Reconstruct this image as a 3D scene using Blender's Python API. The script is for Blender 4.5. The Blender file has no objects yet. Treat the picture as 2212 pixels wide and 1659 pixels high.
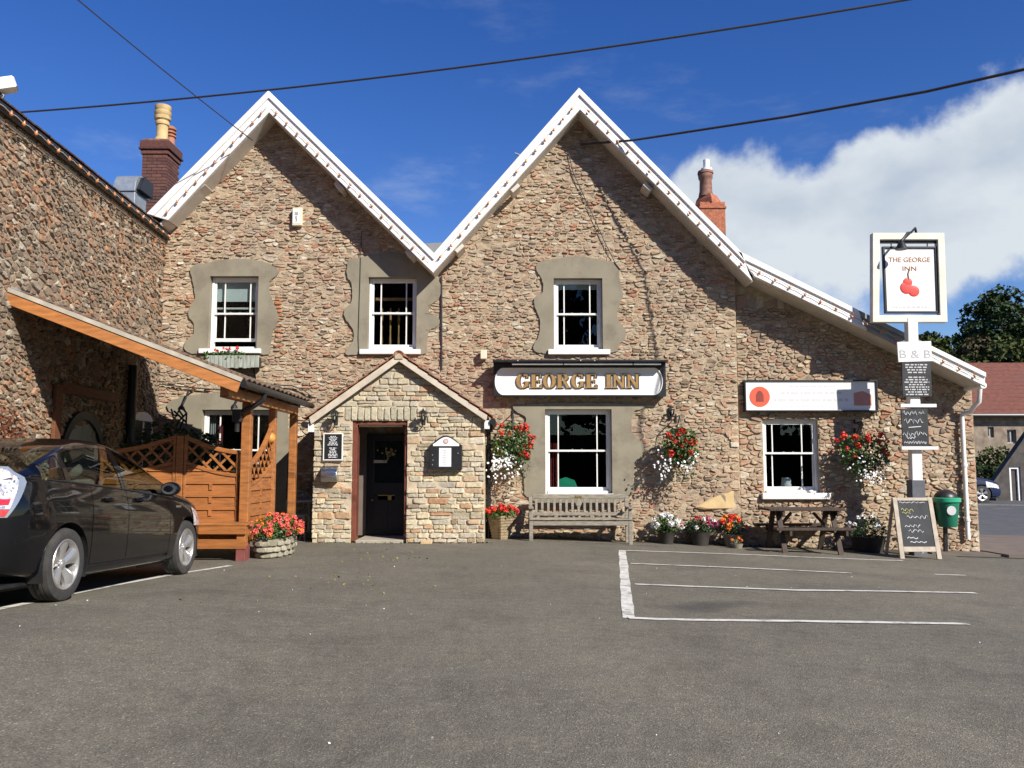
import bpy, bmesh, math, random
import numpy as np
from mathutils import Vector, Matrix
from mathutils.geometry import tessellate_polygon

random.seed(7)
SC = bpy.context.scene
C = SC.collection
R = math.radians

# ---------------------------------------------------------------- camera, sky, sun, exposure
EYE = 1.30
FPX, CX, CY = 1850.0, 1106.0, 829.5          # focal length and centre on a 2212 x 1659 frame
PITCH = math.atan(180.5 / FPX)
cam = bpy.data.cameras.new('camera')
cam.sensor_width = 36.0
cam.lens = FPX / 2212.0 * 36.0
cam.clip_start, cam.clip_end = 0.1, 3000.0
camo = bpy.data.objects.new('camera', cam)
C.objects.link(camo)
camo.location = (0, 0, EYE)
camo.rotation_euler = (math.pi / 2 + PITCH, 0, 0)
SC.camera = camo

SUN_TO = Vector((0.92, -1.0, 0.93)).normalized()      # towards the sun: behind the camera, to the right
sun = bpy.data.lights.new('sun', 'SUN')
sun.energy, sun.angle, sun.color = 5.0, R(0.53), (1.0, 0.945, 0.86)
suno = bpy.data.objects.new('sun', sun)
C.objects.link(suno)
suno.location = (20, -20, 25)
suno.rotation_euler = SUN_TO.to_track_quat('Z', 'Y').to_euler()
SC.view_settings.view_transform = 'Standard'
SC.view_settings.look = 'None'
SC.view_settings.exposure = 0.52
SC.view_settings.gamma = 1.0
SC.view_settings.use_curve_mapping = False

def build_world():
    w = bpy.data.worlds.new('World')
    SC.world = w
    w.use_nodes = True
    nt = w.node_tree
    nt.nodes.clear()
    N, L = nt.nodes.new, nt.links.new
    out, bg = N('ShaderNodeOutputWorld'), N('ShaderNodeBackground')
    sky = N('ShaderNodeTexSky')
    sky.sky_type = 'NISHITA'
    sky.sun_disc = False
    sky.sun_elevation = math.asin(SUN_TO.z)
    sky.sun_rotation = math.atan2(SUN_TO.x, SUN_TO.y)
    sky.altitude, sky.air_density, sky.dust_density, sky.ozone_density = 100, 1.0, 0.0, 3.0
    hs = N('ShaderNodeHueSaturation')
    hs.inputs['Saturation'].default_value = 1.32
    hs.inputs['Hue'].default_value = 0.520
    hs.inputs['Value'].default_value = 1.06
    L(sky.outputs[0], hs.inputs['Color'])
    tc = N('ShaderNodeTexCoord')
    sep = N('ShaderNodeSeparateXYZ')
    L(tc.outputs['Generated'], sep.inputs[0])
    def M(op, a, b=None, c=None, clamp=False):
        n = N('ShaderNodeMath'); n.operation = op; n.use_clamp = clamp
        for i, q in enumerate((a, b, c)):
            if q is None: continue
            if isinstance(q, (int, float)): n.inputs[i].default_value = q
            else: L(q, n.inputs[i])
        return n.outputs[0]
    az = M('ARCTAN2', sep.outputs[0], sep.outputs[1])
    el = M('ARCSINE', sep.outputs[2])
    def blob(a0, e0, sa, se, tilt=0.0):
        da = M('DIVIDE', M('SUBTRACT', az, R(a0)), R(sa))
        e = M('SUBTRACT', el, R(e0))
        if tilt: e = M('SUBTRACT', e, M('MULTIPLY', M('SUBTRACT', az, R(a0)), tilt))
        de = M('DIVIDE', e, R(se))
        d = M('ADD', M('MULTIPLY', da, da), M('MULTIPLY', de, de))
        return M('EXPONENT', M('MULTIPLY', d, -1.0))
    def noise(scale, detail, rough, off=0.0, stretch=(1, 1, 1)):
        mp = N('ShaderNodeMapping'); mp.inputs['Scale'].default_value = stretch
        mp.inputs['Location'].default_value = (off, off * .7, off * .3)
        L(tc.outputs['Generated'], mp.inputs[0])
        n = N('ShaderNodeTexNoise'); n.inputs['Scale'].default_value = scale
        n.inputs['Detail'].default_value = detail; n.inputs['Roughness'].default_value = rough
        L(mp.outputs[0], n.inputs['Vector'])
        return n.outputs[0]
    # one bank of cumulus to the right, more banks round the rest of the horizon from a low-frequency noise
    cover = M('ADD', blob(26, 15.4, 13.5, 6.3, 0.18), M('MULTIPLY', blob(52, 16, 16, 9), 0.9))
    cover = M('MAXIMUM', cover, M('MULTIPLY', blob(16.5, 15.2, 6.8, 6.2), 0.95))
    far = M('MULTIPLY', M('SUBTRACT', noise(1.6, 2, .5, 3.1), .56, clamp=True), 2.6)
    behind = M('MULTIPLY_ADD', sep.outputs[1], -1.0, 0.35, clamp=True)
    cover = M('ADD', cover, M('MULTIPLY', far, behind))
    edge = noise(9.0, 9, .56, 0.4)
    dens = M('ADD', M('MULTIPLY', cover, 0.72), M('MULTIPLY', M('SUBTRACT', edge, .5), 0.85))
    mr = N('ShaderNodeMapRange'); mr.interpolation_type = 'SMOOTHSTEP'
    mr.inputs['From Min'].default_value, mr.inputs['From Max'].default_value = .31, .48
    L(dens, mr.inputs['Value'])
    # thin wisps
    wz = noise(5.0, 7, .6, 7.7, (1, 1, 3.2))
    wisp = N('ShaderNodeMapRange'); wisp.interpolation_type = 'SMOOTHSTEP'
    wisp.inputs['From Min'].default_value, wisp.inputs['From Max'].default_value = .575, .83
    wisp.inputs['To Max'].default_value = .45
    L(wz, wisp.inputs['Value'])
    # wisps drift low above the roofs, right of centre
    w2 = M('MULTIPLY', wisp.outputs[0], M('ADD', M('MULTIPLY', el, -1.4), 1.0, clamp=True))
    alpha = M('MAXIMUM', mr.outputs[0], w2)
    shade = noise(4.2, 5, .5, 2.2, (1, 1, 2.0))
    cr = N('ShaderNodeValToRGB')
    cr.color_ramp.elements[0].position, cr.color_ramp.elements[0].color = .34, (3.5, 4.2, 5.2, 1)
    cr.color_ramp.elements[1].position, cr.color_ramp.elements[1].color = .62, (5.8, 6.3, 6.8, 1)
    thick = M('SUBTRACT', M('ADD', shade, .14), M('MULTIPLY', M('SUBTRACT', dens, .45), .42))
    L(thick, cr.inputs[0])
    mix = N('ShaderNodeMixRGB')
    L(alpha, mix.inputs[0]); L(hs.outputs[0], mix.inputs[1]); L(cr.outputs[0], mix.inputs[2])
    L(mix.outputs[0], bg.inputs[0])
    bg.inputs[1].default_value = 0.085
    L(bg.outputs[0], out.inputs[0])
build_world()

# ---------------------------------------------------------------- photograph geometry -> metres
def ray(px, py):
    u, v = (px - CX) / FPX, (CY - py) / FPX
    c, s = math.cos(PITCH), math.sin(PITCH)
    return Vector((u, c - v * s, s + v * c))
def on_y(px, py, Y):
    d = ray(px, py)
    return Vector((0, 0, EYE)) + d * (Y / d.y)
def sstep(a, b, x):
    t = np.clip((np.asarray(x, float) - a) / (b - a), 0, 1)
    return t * t * (3 - 2 * t)
def gz(x, y):
    x = np.asarray(x, float); y = np.asarray(y, float)
    hump = 0.20 * (1 - sstep(5.0, 12.2, y)) * (1 - sstep(-3.6, -1.2, x))
    xr = np.clip(x - 0.2, 0, 11.5)
    fall = -0.036 * xr * sstep(0, 1.2, xr) * (1 - sstep(17, 32, y))
    return hump + fall + 0.008 * np.sin(x * .9 + y * .4)
def on_g(px, py):
    d = ray(px, py)
    o = Vector((0, 0, EYE))
    z = 0.0
    for _ in range(30):
        t = (z - o.z) / d.z
        p = o + d * t
        z = float(gz(p.x, p.y))
    return Vector((p.x, p.y, z))

# ---------------------------------------------------------------- object helpers
ORG = {}
def tag(o, label=None, cat=None, group=None, kind=None):
    for k, v in (('label', label), ('category', cat), ('group', group), ('kind', kind)):
        if v: o[k] = v
    return o
def thing(name, label, cat, loc=(0, 0, 0), group=None):
    o = bpy.data.objects.new(name, None)
    o.empty_display_size = .1
    C.objects.link(o)
    o.location = loc
    ORG[o.name] = Vector(loc)
    return tag(o, label, cat, group)
def copy_tree(o, parent=None):
    c = o.copy()
    C.objects.link(c)
    if parent is not None: c.parent = parent
    ORG[c.name] = ORG.get(o.name, Vector())
    for ch in list(o.children): copy_tree(ch, c)
    return c
def link(name, me, parent=None, org=None):
    o = bpy.data.objects.new(name, me)
    C.objects.link(o)
    if parent is not None:
        o.parent = parent
        ORG[o.name] = ORG[parent.name]
    else:
        ORG[o.name] = Vector(org or (0, 0, 0))
    return o

class MB:
    def __init__(s):
        s.v, s.f, s.m, s.t = [], [], [], []
    def add(s, vs, fs, mi=0, tint=None):
        n = len(s.v)
        s.v += [tuple(v) for v in vs]
        s.f += [tuple(i + n for i in f) for f in fs]
        s.m += [mi] * len(fs)
        if tint is not None: s.t += [tint] * len(vs)
        return s
    def box(s, x0, x1, y0, y1, z0, z1, mi=0):
        vs = [(x, y, z) for x in (x0, x1) for y in (y0, y1) for z in (z0, z1)]
        return s.add(vs, [(0, 1, 3, 2), (4, 6, 7, 5), (0, 4, 5, 1), (2, 3, 7, 6), (0, 2, 6, 4), (1, 5, 7, 3)], mi)
    def bar(s, p, q, w, h, up=(0, 0, 1), mi=0):
        p, q, up = Vector(p), Vector(q), Vector(up)
        d = (q - p).normalized()
        sd = d.cross(up)
        if sd.length < 1e-6: sd = d.cross(Vector((1, 0, 0)))
        sd.normalize()
        u = sd.cross(d).normalized()
        vs = []
        for e in (p, q):
            for a in (-.5, .5):
                for b in (-.5, .5): vs.append(e + sd * w * a + u * h * b)
        return s.add(vs, [(0, 1, 3, 2), (4, 6, 7, 5), (0, 4, 5, 1), (2, 3, 7, 6), (0, 2, 6, 4), (1, 5, 7, 3)], mi)
    def tube(s, pts, r, n=8, mi=0, cap=True):
        pts = [Vector(p) for p in pts]
        k = len(pts)
        rs = [r] * k if isinstance(r, (int, float)) else r
        vs, prev = [], None
        for i, p in enumerate(pts):
            d = (pts[min(i + 1, k - 1)] - pts[max(i - 1, 0)]).normalized()
            if prev is None:
                a = d.cross(Vector((0, 0, 1)))
                if a.length < 1e-3: a = d.cross(Vector((1, 0, 0)))
            else:
                a = prev - d * prev.dot(d)
            a.normalize()
            prev = a
            b = d.cross(a)
            for j in range(n):
                t = 2 * math.pi * j / n
                vs.append(p + (a * math.cos(t) + b * math.sin(t)) * rs[i])
        fs = [(i * n + j, i * n + (j + 1) % n, (i + 1) * n + (j + 1) % n, (i + 1) * n + j) for i in range(k - 1) for j in range(n)]
        if cap: fs += [tuple(range(n))[::-1], tuple((k - 1) * n + j for j in range(n))]
        return s.add(vs, fs, mi)
    def lathe(s, prof, c, n=16, axis='z', mi=0, sx=1, sy=1):
        c = Vector(c)
        vs = []
        for r, h in prof:
            for j in range(n):
                t = 2 * math.pi * j / n
                a, b = r * math.cos(t) * sx, r * math.sin(t) * sy
                vs.append(c + (Vector((a, b, h)) if axis == 'z' else Vector((a, h, b)) if axis == 'y' else Vector((h, a, b))))
        k = len(prof)
        fs = [(i * n + j, i * n + (j + 1) % n, (i + 1) * n + (j + 1) % n, (i + 1) * n + j) for i in range(k - 1) for j in range(n)]
        fs += [tuple(range(n))[::-1], tuple((k - 1) * n + j for j in range(n))]
        return s.add(vs, fs, mi)
    def ball(s, c, rx, ry, rz, n=12, m=8, mi=0):
        return s.add([(c[0] + rx * math.sin(math.pi * i / m) * math.cos(2 * math.pi * j / n), c[1] + ry * math.sin(math.pi * i / m) * math.sin(2 * math.pi * j / n),
                       c[2] - rz * math.cos(math.pi * i / m)) for i in range(m + 1) for j in range(n)],
                     [(i * n + j, i * n + (j + 1) % n, (i + 1) * n + (j + 1) % n, (i + 1) * n + j) for i in range(m) for j in range(n)], mi)
    def panel(s, outer, holes, P, d0, d1, mi=0):
        """outline with holes in a plane P(u, v, d), solid between depths d0 (front) and d1 (back)"""
        loops = [list(outer)] + [list(h) for h in holes]
        tri = tessellate_polygon([[Vector((a, b, 0)) for a, b in lp] for lp in loops])
        flat = [p for lp in loops for p in lp]
        n = len(flat)
        vs = [P(a, b, d0) for a, b in flat] + [P(a, b, d1) for a, b in flat]
        fs = [tuple(t) for t in tri] + [tuple(i + n for i in t[::-1]) for t in tri]
        k = 0
        for lp in loops:
            m = len(lp)
            fs += [(k + i, k + (i + 1) % m, n + k + (i + 1) % m, n + k + i) for i in range(m)]
            k += m
        return s.add(vs, fs, mi)
    def build(s, name, mats, parent=None, smooth=False, bevel=0, seg=2, org=None, recalc=True, rnd=None):
        o3 = ORG[parent.name] if parent is not None else Vector(org or (0, 0, 0))
        me = bpy.data.meshes.new(name)
        if s.v:
            arr = np.array([tuple(v) for v in s.v], float) - np.array(o3)
            me.from_pydata(arr.tolist(), [], s.f)
        for m in (mats if isinstance(mats, (list, tuple)) else [mats]): me.materials.append(m)
        if any(s.m): me.polygons.foreach_set('material_index', s.m)
        if s.t and len(s.t) == len(s.v):
            at = me.attributes.new('tint', 'FLOAT', 'POINT')
            at.data.foreach_set('value', s.t)
        if recalc and len(s.f) < 60000:
            bm = bmesh.new(); bm.from_mesh(me)
            bmesh.ops.recalc_face_normals(bm, faces=bm.faces)
            bm.to_mesh(me); bm.free()
        if smooth:
            me.polygons.foreach_set('use_smooth', [True] * len(me.polygons))
            if smooth != 'all':
                me.set_sharp_from_angle(angle=R(40))
        me.update()
        o = bpy.data.objects.new(name, me)
        C.objects.link(o)
        if parent is not None: o.parent = parent
        else: o.location = o3
        ORG[o.name] = Vector(o3)
        if bevel:
            b = o.modifiers.new('bevel', 'BEVEL')
            b.width, b.segments, b.limit_method, b.angle_limit = bevel, seg, 'ANGLE', R(35)
            b.harden_normals = False
        return o

def clone(name, src, parent, loc=(0, 0, 0), rot=(0, 0, 0), scale=(1, 1, 1), mat=None):
    """another object on the mesh of src"""
    o = bpy.data.objects.new(name, src)
    C.objects.link(o)
    o.parent = parent
    base = ORG[parent.name] if parent is not None else Vector()
    o.location = Vector(loc) - base
    o.rotation_euler, o.scale = rot, scale
    ORG[o.name] = Vector(loc)
    return o

# ---------------------------------------------------------------- materials
def pm(name, col, rough=.6, metal=0.0, var=.18, scale=6.0, bump=0.0, bscale=60.0, spec=.5, coat=0.0, stretch=(1, 1, 1), dirt=None, dscale=2.5, damt=.5, sub=0.0):
    m = bpy.data.materials.new(name)
    m.use_nodes = True
    nt = m.node_tree
    N, L = nt.nodes.new, nt.links.new
    b = nt.nodes['Principled BSDF']
    b.inputs['Roughness'].default_value, b.inputs['Metallic'].default_value = rough, metal
    b.inputs['Specular IOR Level'].default_value = spec
    b.inputs['Coat Weight'].default_value = coat
    b.inputs['Coat Roughness'].default_value = .04
    tc = N('ShaderNodeTexCoord')
    mp = N('ShaderNodeMapping'); mp.inputs['Scale'].default_value = stretch
    L(tc.outputs['Object'], mp.inputs[0])
    n = N('ShaderNodeTexNoise'); n.inputs['Scale'].default_value = scale; n.inputs['Detail'].default_value = 6
    L(mp.outputs[0], n.inputs['Vector'])
    cr = N('ShaderNodeValToRGB')
    e = cr.color_ramp.elements
    e[0].position, e[1].position = .3, .7
    e[0].color = tuple(c * (1 - var) for c in col) + (1,)
    e[1].color = tuple(min(c * (1 + var), 1) for c in col) + (1,)
    L(n.outputs[0], cr.inputs[0])
    last = cr.outputs[0]
    if dirt:
        n2 = N('ShaderNodeTexNoise'); n2.inputs['Scale'].default_value = dscale; n2.inputs['Detail'].default_value = 8; n2.inputs['Roughness'].default_value = .65
        L(mp.outputs[0], n2.inputs['Vector'])
        r2 = N('ShaderNodeMapRange'); r2.inputs['From Min'].default_value, r2.inputs['From Max'].default_value, r2.inputs['To Max'].default_value = .5, .68, damt
        L(n2.outputs[0], r2.inputs[0])
        mx = N('ShaderNodeMixRGB'); mx.inputs[2].default_value = tuple(dirt) + (1,)
        L(r2.outputs[0], mx.inputs[0]); L(last, mx.inputs[1])
        last = mx.outputs[0]
    L(last, b.inputs['Base Color'])
    if bump:
        n3 = N('ShaderNodeTexNoise'); n3.inputs['Scale'].default_value = bscale; n3.inputs['Detail'].default_value = 5
        L(mp.outputs[0], n3.inputs['Vector'])
        bp = N('ShaderNodeBump'); bp.inputs['Strength'].default_value = bump; bp.inputs['Distance'].default_value = .01
        L(n3.outputs[0], bp.inputs['Height']); L(bp.outputs[0], b.inputs['Normal'])
    return m

def stone_mat(name, stops, attr, grey=(.27, .215, .175), gamt=.50, bump=.8):
    m = bpy.data.materials.new(name)
    m.use_nodes = True
    nt = m.node_tree
    N, L = nt.nodes.new, nt.links.new
    b = nt.nodes['Principled BSDF']
    b.inputs['Roughness'].default_value, b.inputs['Specular IOR Level'].default_value = .9, .2
    if attr:
        at = N('ShaderNodeAttribute'); at.attribute_name = 'tint'; src = at.outputs['Fac']
    else:
        src = N('ShaderNodeObjectInfo').outputs['Random']
    cr = N('ShaderNodeValToRGB')
    el = cr.color_ramp.elements
    while len(el) < len(stops): el.new(.5)
    for e, (p, c) in zip(el, stops): e.position, e.color = p, tuple(c) + (1,)
    L(src, cr.inputs[0])
    geo = N('ShaderNodeNewGeometry')
    def noise(sc, det, ro=.55):
        n = N('ShaderNodeTexNoise'); n.inputs['Scale'].default_value, n.inputs['Detail'].default_value, n.inputs['Roughness'].default_value = sc, det, ro
        L(geo.outputs['Position'], n.inputs['Vector']); return n.outputs[0]
    fine = N('ShaderNodeMapRange'); fine.inputs['From Min'].default_value, fine.inputs['From Max'].default_value = .3, .72
    fine.inputs['To Min'].default_value, fine.inputs['To Max'].default_value = .66, 1.28
    L(noise(22, 7, .62), fine.inputs[0])
    mul = N('ShaderNodeMixRGB'); mul.blend_type = 'MULTIPLY'; mul.inputs[0].default_value = 1
    L(cr.outputs[0], mul.inputs[1]); L(fine.outputs[0], mul.inputs[2])
    g = N('ShaderNodeMapRange'); g.inputs['From Min'].default_value, g.inputs['From Max'].default_value, g.inputs['To Max'].default_value = .42, .66, gamt
    L(noise(.55, 5), g.inputs[0])
    mx = N('ShaderNodeMixRGB'); mx.inputs[2].default_value = tuple(grey) + (1,)
    L(g.outputs[0], mx.inputs[0]); L(mul.outputs[0], mx.inputs[1])
    L(mx.outputs[0], b.inputs['Base Color'])
    bp = N('ShaderNodeBump'); bp.inputs['Strength'].default_value, bp.inputs['Distance'].default_value = bump, .012
    L(noise(38, 6, .6), bp.inputs['Height']); L(bp.outputs[0], b.inputs['Normal'])
    return m

def glass_mat(name, tint=(.8, .85, .85), rough=.01, clear=.93):
    m = bpy.data.materials.new(name)
    m.use_nodes = True
    nt = m.node_tree
    N, L = nt.nodes.new, nt.links.new
    for n in list(nt.nodes):
        if n.type != 'OUTPUT_MATERIAL': nt.nodes.remove(n)
    out = [n for n in nt.nodes][0]
    tr, gl, ms = N('ShaderNodeBsdfTransparent'), N('ShaderNodeBsdfGlossy'), N('ShaderNodeMixShader')
    lw = N('ShaderNodeLayerWeight'); lw.inputs['Blend'].default_value = .5
    pw5 = N('ShaderNodeMath'); pw5.operation = 'POWER'; pw5.inputs[1].default_value = 5
    fr = N('ShaderNodeMath'); fr.operation = 'MULTIPLY_ADD'; fr.inputs[1].default_value, fr.inputs[2].default_value = .9, .028
    L(lw.outputs['Facing'], pw5.inputs[0]); L(pw5.outputs[0], fr.inputs[0])
    tr.inputs[0].default_value = tuple(c * clear for c in tint) + (1,)
    gl.inputs['Roughness'].default_value = rough
    L(fr.outputs[0], ms.inputs[0]); L(tr.outputs[0], ms.inputs[1]); L(gl.outputs[0], ms.inputs[2])
    L(ms.outputs[0], out.inputs[0])
    return m

FACADE = [(0, (.20, .148, .10)), (.10, (.31, .232, .158)), (.24, (.42, .315, .21)), (.42, (.495, .378, .255)), (.55, (.40, .312, .225)), (.66, (.445, .30, .205)),
          (.80, (.445, .272, .175)), (.86, (.39, .175, .10)), (.89, (.37, .307, .23)), (.945, (.54, .458, .345)), (1, (.60, .545, .43))]
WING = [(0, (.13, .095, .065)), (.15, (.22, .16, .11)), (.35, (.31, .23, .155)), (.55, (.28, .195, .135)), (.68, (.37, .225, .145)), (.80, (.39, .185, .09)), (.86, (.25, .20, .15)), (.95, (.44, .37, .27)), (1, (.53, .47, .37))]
PORCH = [(0, (.31, .23, .145)), (.12, (.45, .385, .27)), (.30, (.56, .475, .315)), (.48, (.61, .53, .36)), (.60, (.43, .395, .31)), (.76, (.50, .44, .33)), (.86, (.52, .345, .20)), (.93, (.45, .25, .14)), (.96, (.40, .31, .22)), (1, (.64, .57, .43))]
m_stone = stone_mat('rubble_stone', FACADE, False)
m_stone_j = stone_mat('rubble_stone_mass', FACADE, True)
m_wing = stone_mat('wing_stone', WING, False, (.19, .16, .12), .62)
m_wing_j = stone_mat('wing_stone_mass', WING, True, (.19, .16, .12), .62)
m_porch = stone_mat('porch_stone', PORCH, False, (.33, .29, .225), .45, .6)
m_mortar = pm('lime_mortar', (.39, .315, .215), .95, var=.28, scale=9, bump=.9, bscale=45, spec=.15)
m_mortar_p = pm('porch_mortar', (.50, .41, .29), .95, var=.15, scale=9, bump=.6, bscale=45, spec=.15)
m_render = pm('cement_render', (.255, .228, .168), .92, var=.12, scale=2.2, bump=.25, bscale=80, spec=.2, dirt=(.16, .135, .10), dscale=1.9, damt=.7)
m_white = pm('white_gloss_paint', (.80, .79, .75), .38, var=.04, scale=5, dirt=(.52, .47, .40), dscale=3, damt=.18)
m_barge = pm('white_bargeboard_paint', (.80, .79, .76), .45, var=.05, scale=3, bump=.1, bscale=20, dirt=(.55, .50, .43), dscale=2.2, damt=.35)
m_soffit = pm('cream_soffit', (.60, .56, .48), .6, var=.10, scale=3, dirt=(.30, .26, .2), damt=.3)
m_black = pm('black_paint', (.016, .016, .018), .42, var=.3, scale=10)
m_iron = pm('black_iron', (.02, .02, .022), .5, metal=.3, var=.3, scale=12)
m_glass = glass_mat('window_glass')
m_dark = pm('dark_interior', (.020, .017, .015), .9, var=.3, scale=1.5)
m_slate = pm('grey_slate', (.13, .125, .12), .75, var=.3, scale=5, bump=.4, bscale=30)
m_lead = pm('lead_flashing', (.26, .27, .28), .6, var=.2, scale=5, bump=.2, bscale=15, dirt=(.14, .13, .12))
m_ctile = pm('brown_clay_tile', (.17, .105, .07), .85, var=.35, scale=6, bump=.6, bscale=35, dirt=(.10, .10, .06), dscale=5, damt=.7)
m_rtile = pm('red_clay_tile', (.30, .115, .06), .8, var=.3, scale=7, bump=.5, bscale=30, dirt=(.16, .10, .07), dscale=5, damt=.6)
m_brick = stone_mat('chimney_brick', [(0, (.09, .042, .036)), (.4, (.145, .062, .050)), (.7, (.18, .078, .060)), (1, (.115, .058, .054))], False, (.075, .058, .055), .6, .5)
m_bargew = pm('bright_stained_rafter', (.43, .165, .045), .55, var=.22, scale=5, bump=.3, bscale=24, stretch=(1, 1, 5), coat=.15, dirt=(.24, .09, .03), dscale=3, damt=.5)
m_wood = pm('orange_stained_wood', (.36, .135, .036), .55, var=.22, scale=5, bump=.3, bscale=24, stretch=(1, 1, 6), coat=.15, dirt=(.15, .06, .02), dscale=4, damt=.75)
m_woodh = pm('orange_stained_board', (.34, .122, .030), .55, var=.22, scale=5, bump=.3, bscale=24, stretch=(.7, .7, 7), coat=.15, dirt=(.15, .06, .022), dscale=4, damt=.7)
m_woodfoot = pm('red_painted_post_foot', (.20, .06, .05), .6, var=.2, scale=8)
m_grey_oak = pm('weathered_bench_wood', (.27, .24, .19), .85, var=.3, scale=9, bump=.5, bscale=50, stretch=(1, 1, 5), dirt=(.15, .14, .10), dscale=4, damt=.6)
m_brown = pm('dark_brown_wood', (.055, .036, .025), .75, var=.3, scale=6, bump=.4, bscale=40, stretch=(6, 1, 1))
m_palewood = pm('pale_sign_wood', (.42, .36, .28), .7, var=.18, scale=8, bump=.3, bscale=40)
m_terra = pm('terracotta', (.36, .15, .085), .8, var=.2, scale=6, bump=.3, bscale=40)
m_potcream = pm('cream_chimney_pot', (.52, .37, .17), .8, var=.18, scale=7, bump=.3, bscale=30, dirt=(.3, .19, .09), damt=.4)
m_potred = pm('sooty_chimney_pot', (.20, .10, .07), .85, var=.4, scale=8)
m_galv = pm('galvanised_steel', (.44, .48, .50), .42, metal=.65, var=.15, scale=9)
m_steel = pm('brushed_steel', (.62, .62, .62), .28, metal=1.0, var=.08, scale=30, stretch=(1, 1, 6))
m_door = pm('dark_door_paint', (.006, .005, .005), .5, var=.3, scale=4)
m_redbrown = pm('red_brown_frame_paint', (.16, .048, .028), .5, var=.2, scale=7, dirt=(.12, .03, .02))
m_brass = pm('aged_brass', (.42, .30, .10), .4, metal=.8, var=.2, scale=10)
m_gold = pm('gold_lettering', (.31, .185, .062), .5, var=.15, scale=14)
m_letdark = pm('lettering_shadow_brown', (.055, .028, .012), .6, var=.2, scale=10)
m_signwhite = pm('sign_white', (.78, .78, .75), .4, var=.03, scale=3)
m_board = pm('blackboard', (.028, .030, .033), .75, var=.35, scale=5)
m_chalk = pm('chalk', (.72, .73, .74), .9, var=.1, scale=20)
m_chalky = pm('yellow_chalk', (.66, .66, .25), .9, var=.1, scale=20)
m_red = pm('sign_red', (.60, .045, .035), .5, var=.15, scale=10)
m_orange = pm('sign_orange_red', (.66, .10, .045), .5, var=.1, scale=8)
m_sgrey = pm('sign_pale_grey_print', (.50, .50, .50), .6, var=.05)
m_spink = pm('sign_pink_print', (.55, .25, .20), .6, var=.1)
m_green = pm('green_plastic', (.012, .17, .10), .38, var=.12, scale=5)
m_greenl = pm('light_green_plastic', (.03, .36, .20), .35, var=.1, scale=5)
m_bulb = pm('amber_bulb', (.55, .22, .09), .25, var=.25, scale=60)
m_cable = pm('cable', (.03, .03, .032), .6, var=.1)
m_wcable = pm('grey_cable', (.42, .40, .37), .6, var=.1)
m_leaf = pm('leaf_green', (.055, .115, .022), .55, var=.55, scale=14, spec=.35)
m_leafd = pm('leaf_dark_green', (.030, .060, .018), .55, var=.5, scale=14, spec=.35)
m_leafb = pm('leaf_red_brown', (.16, .055, .022), .6, var=.45, scale=10)
m_fred = pm('geranium_red', (.66, .045, .022), .6, var=.3, scale=30)
m_fpink = pm('petal_salmon', (.70, .12, .09), .6, var=.25, scale=30)
m_forange = pm('petal_orange', (.75, .22, .02), .6, var=.2, scale=30)
m_fwhite = pm('petal_white', (.80, .80, .78), .6, var=.08, scale=30)
m_fmag = pm('petal_magenta', (.45, .03, .12), .6, var=.2, scale=30)
m_soil = pm('dark_basket_moss', (.035, .035, .018), .95, var=.4, scale=14, bump=.8, bscale=40)
m_tub = pm('pale_stone_planter', (.22, .20, .15), .9, var=.2, scale=8, bump=.4, bscale=40, dirt=(.2, .19, .13), damt=.6)
m_darkpot = pm('dark_pot', (.035, .03, .026), .7, var=.3, scale=8)
m_wicker = pm('woven_willow', (.25, .19, .11), .85, var=.35, scale=16, bump=.6, bscale=60)
m_line = pm('road_marking_paint', (.62, .60, .54), .8, var=.12, scale=10, bump=.3, bscale=80, dirt=(.16, .155, .145), dscale=7, damt=.9)
m_cream = pm('cream_plastic', (.66, .60, .45), .45, var=.05)
m_castwhite = pm('white_cast_iron', (.40, .41, .42), .5, var=.08)  # white iron dimmed to grey for the porch shade
m_paper = pm('white_paper', (.72, .72, .74), .7, var=.04)
m_curtain = pm('dark_red_curtain', (.20, .018, .016), .9, var=.3, scale=9)
m_net = pm('grey_net_curtain', (.40, .40, .40), .9, var=.1, scale=9)
m_blind = pm('pale_roller_blind', (.74, .75, .73), .85, var=.05)
m_banister = pm('varnished_banister', (.50, .26, .09), .4, var=.15)
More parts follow.
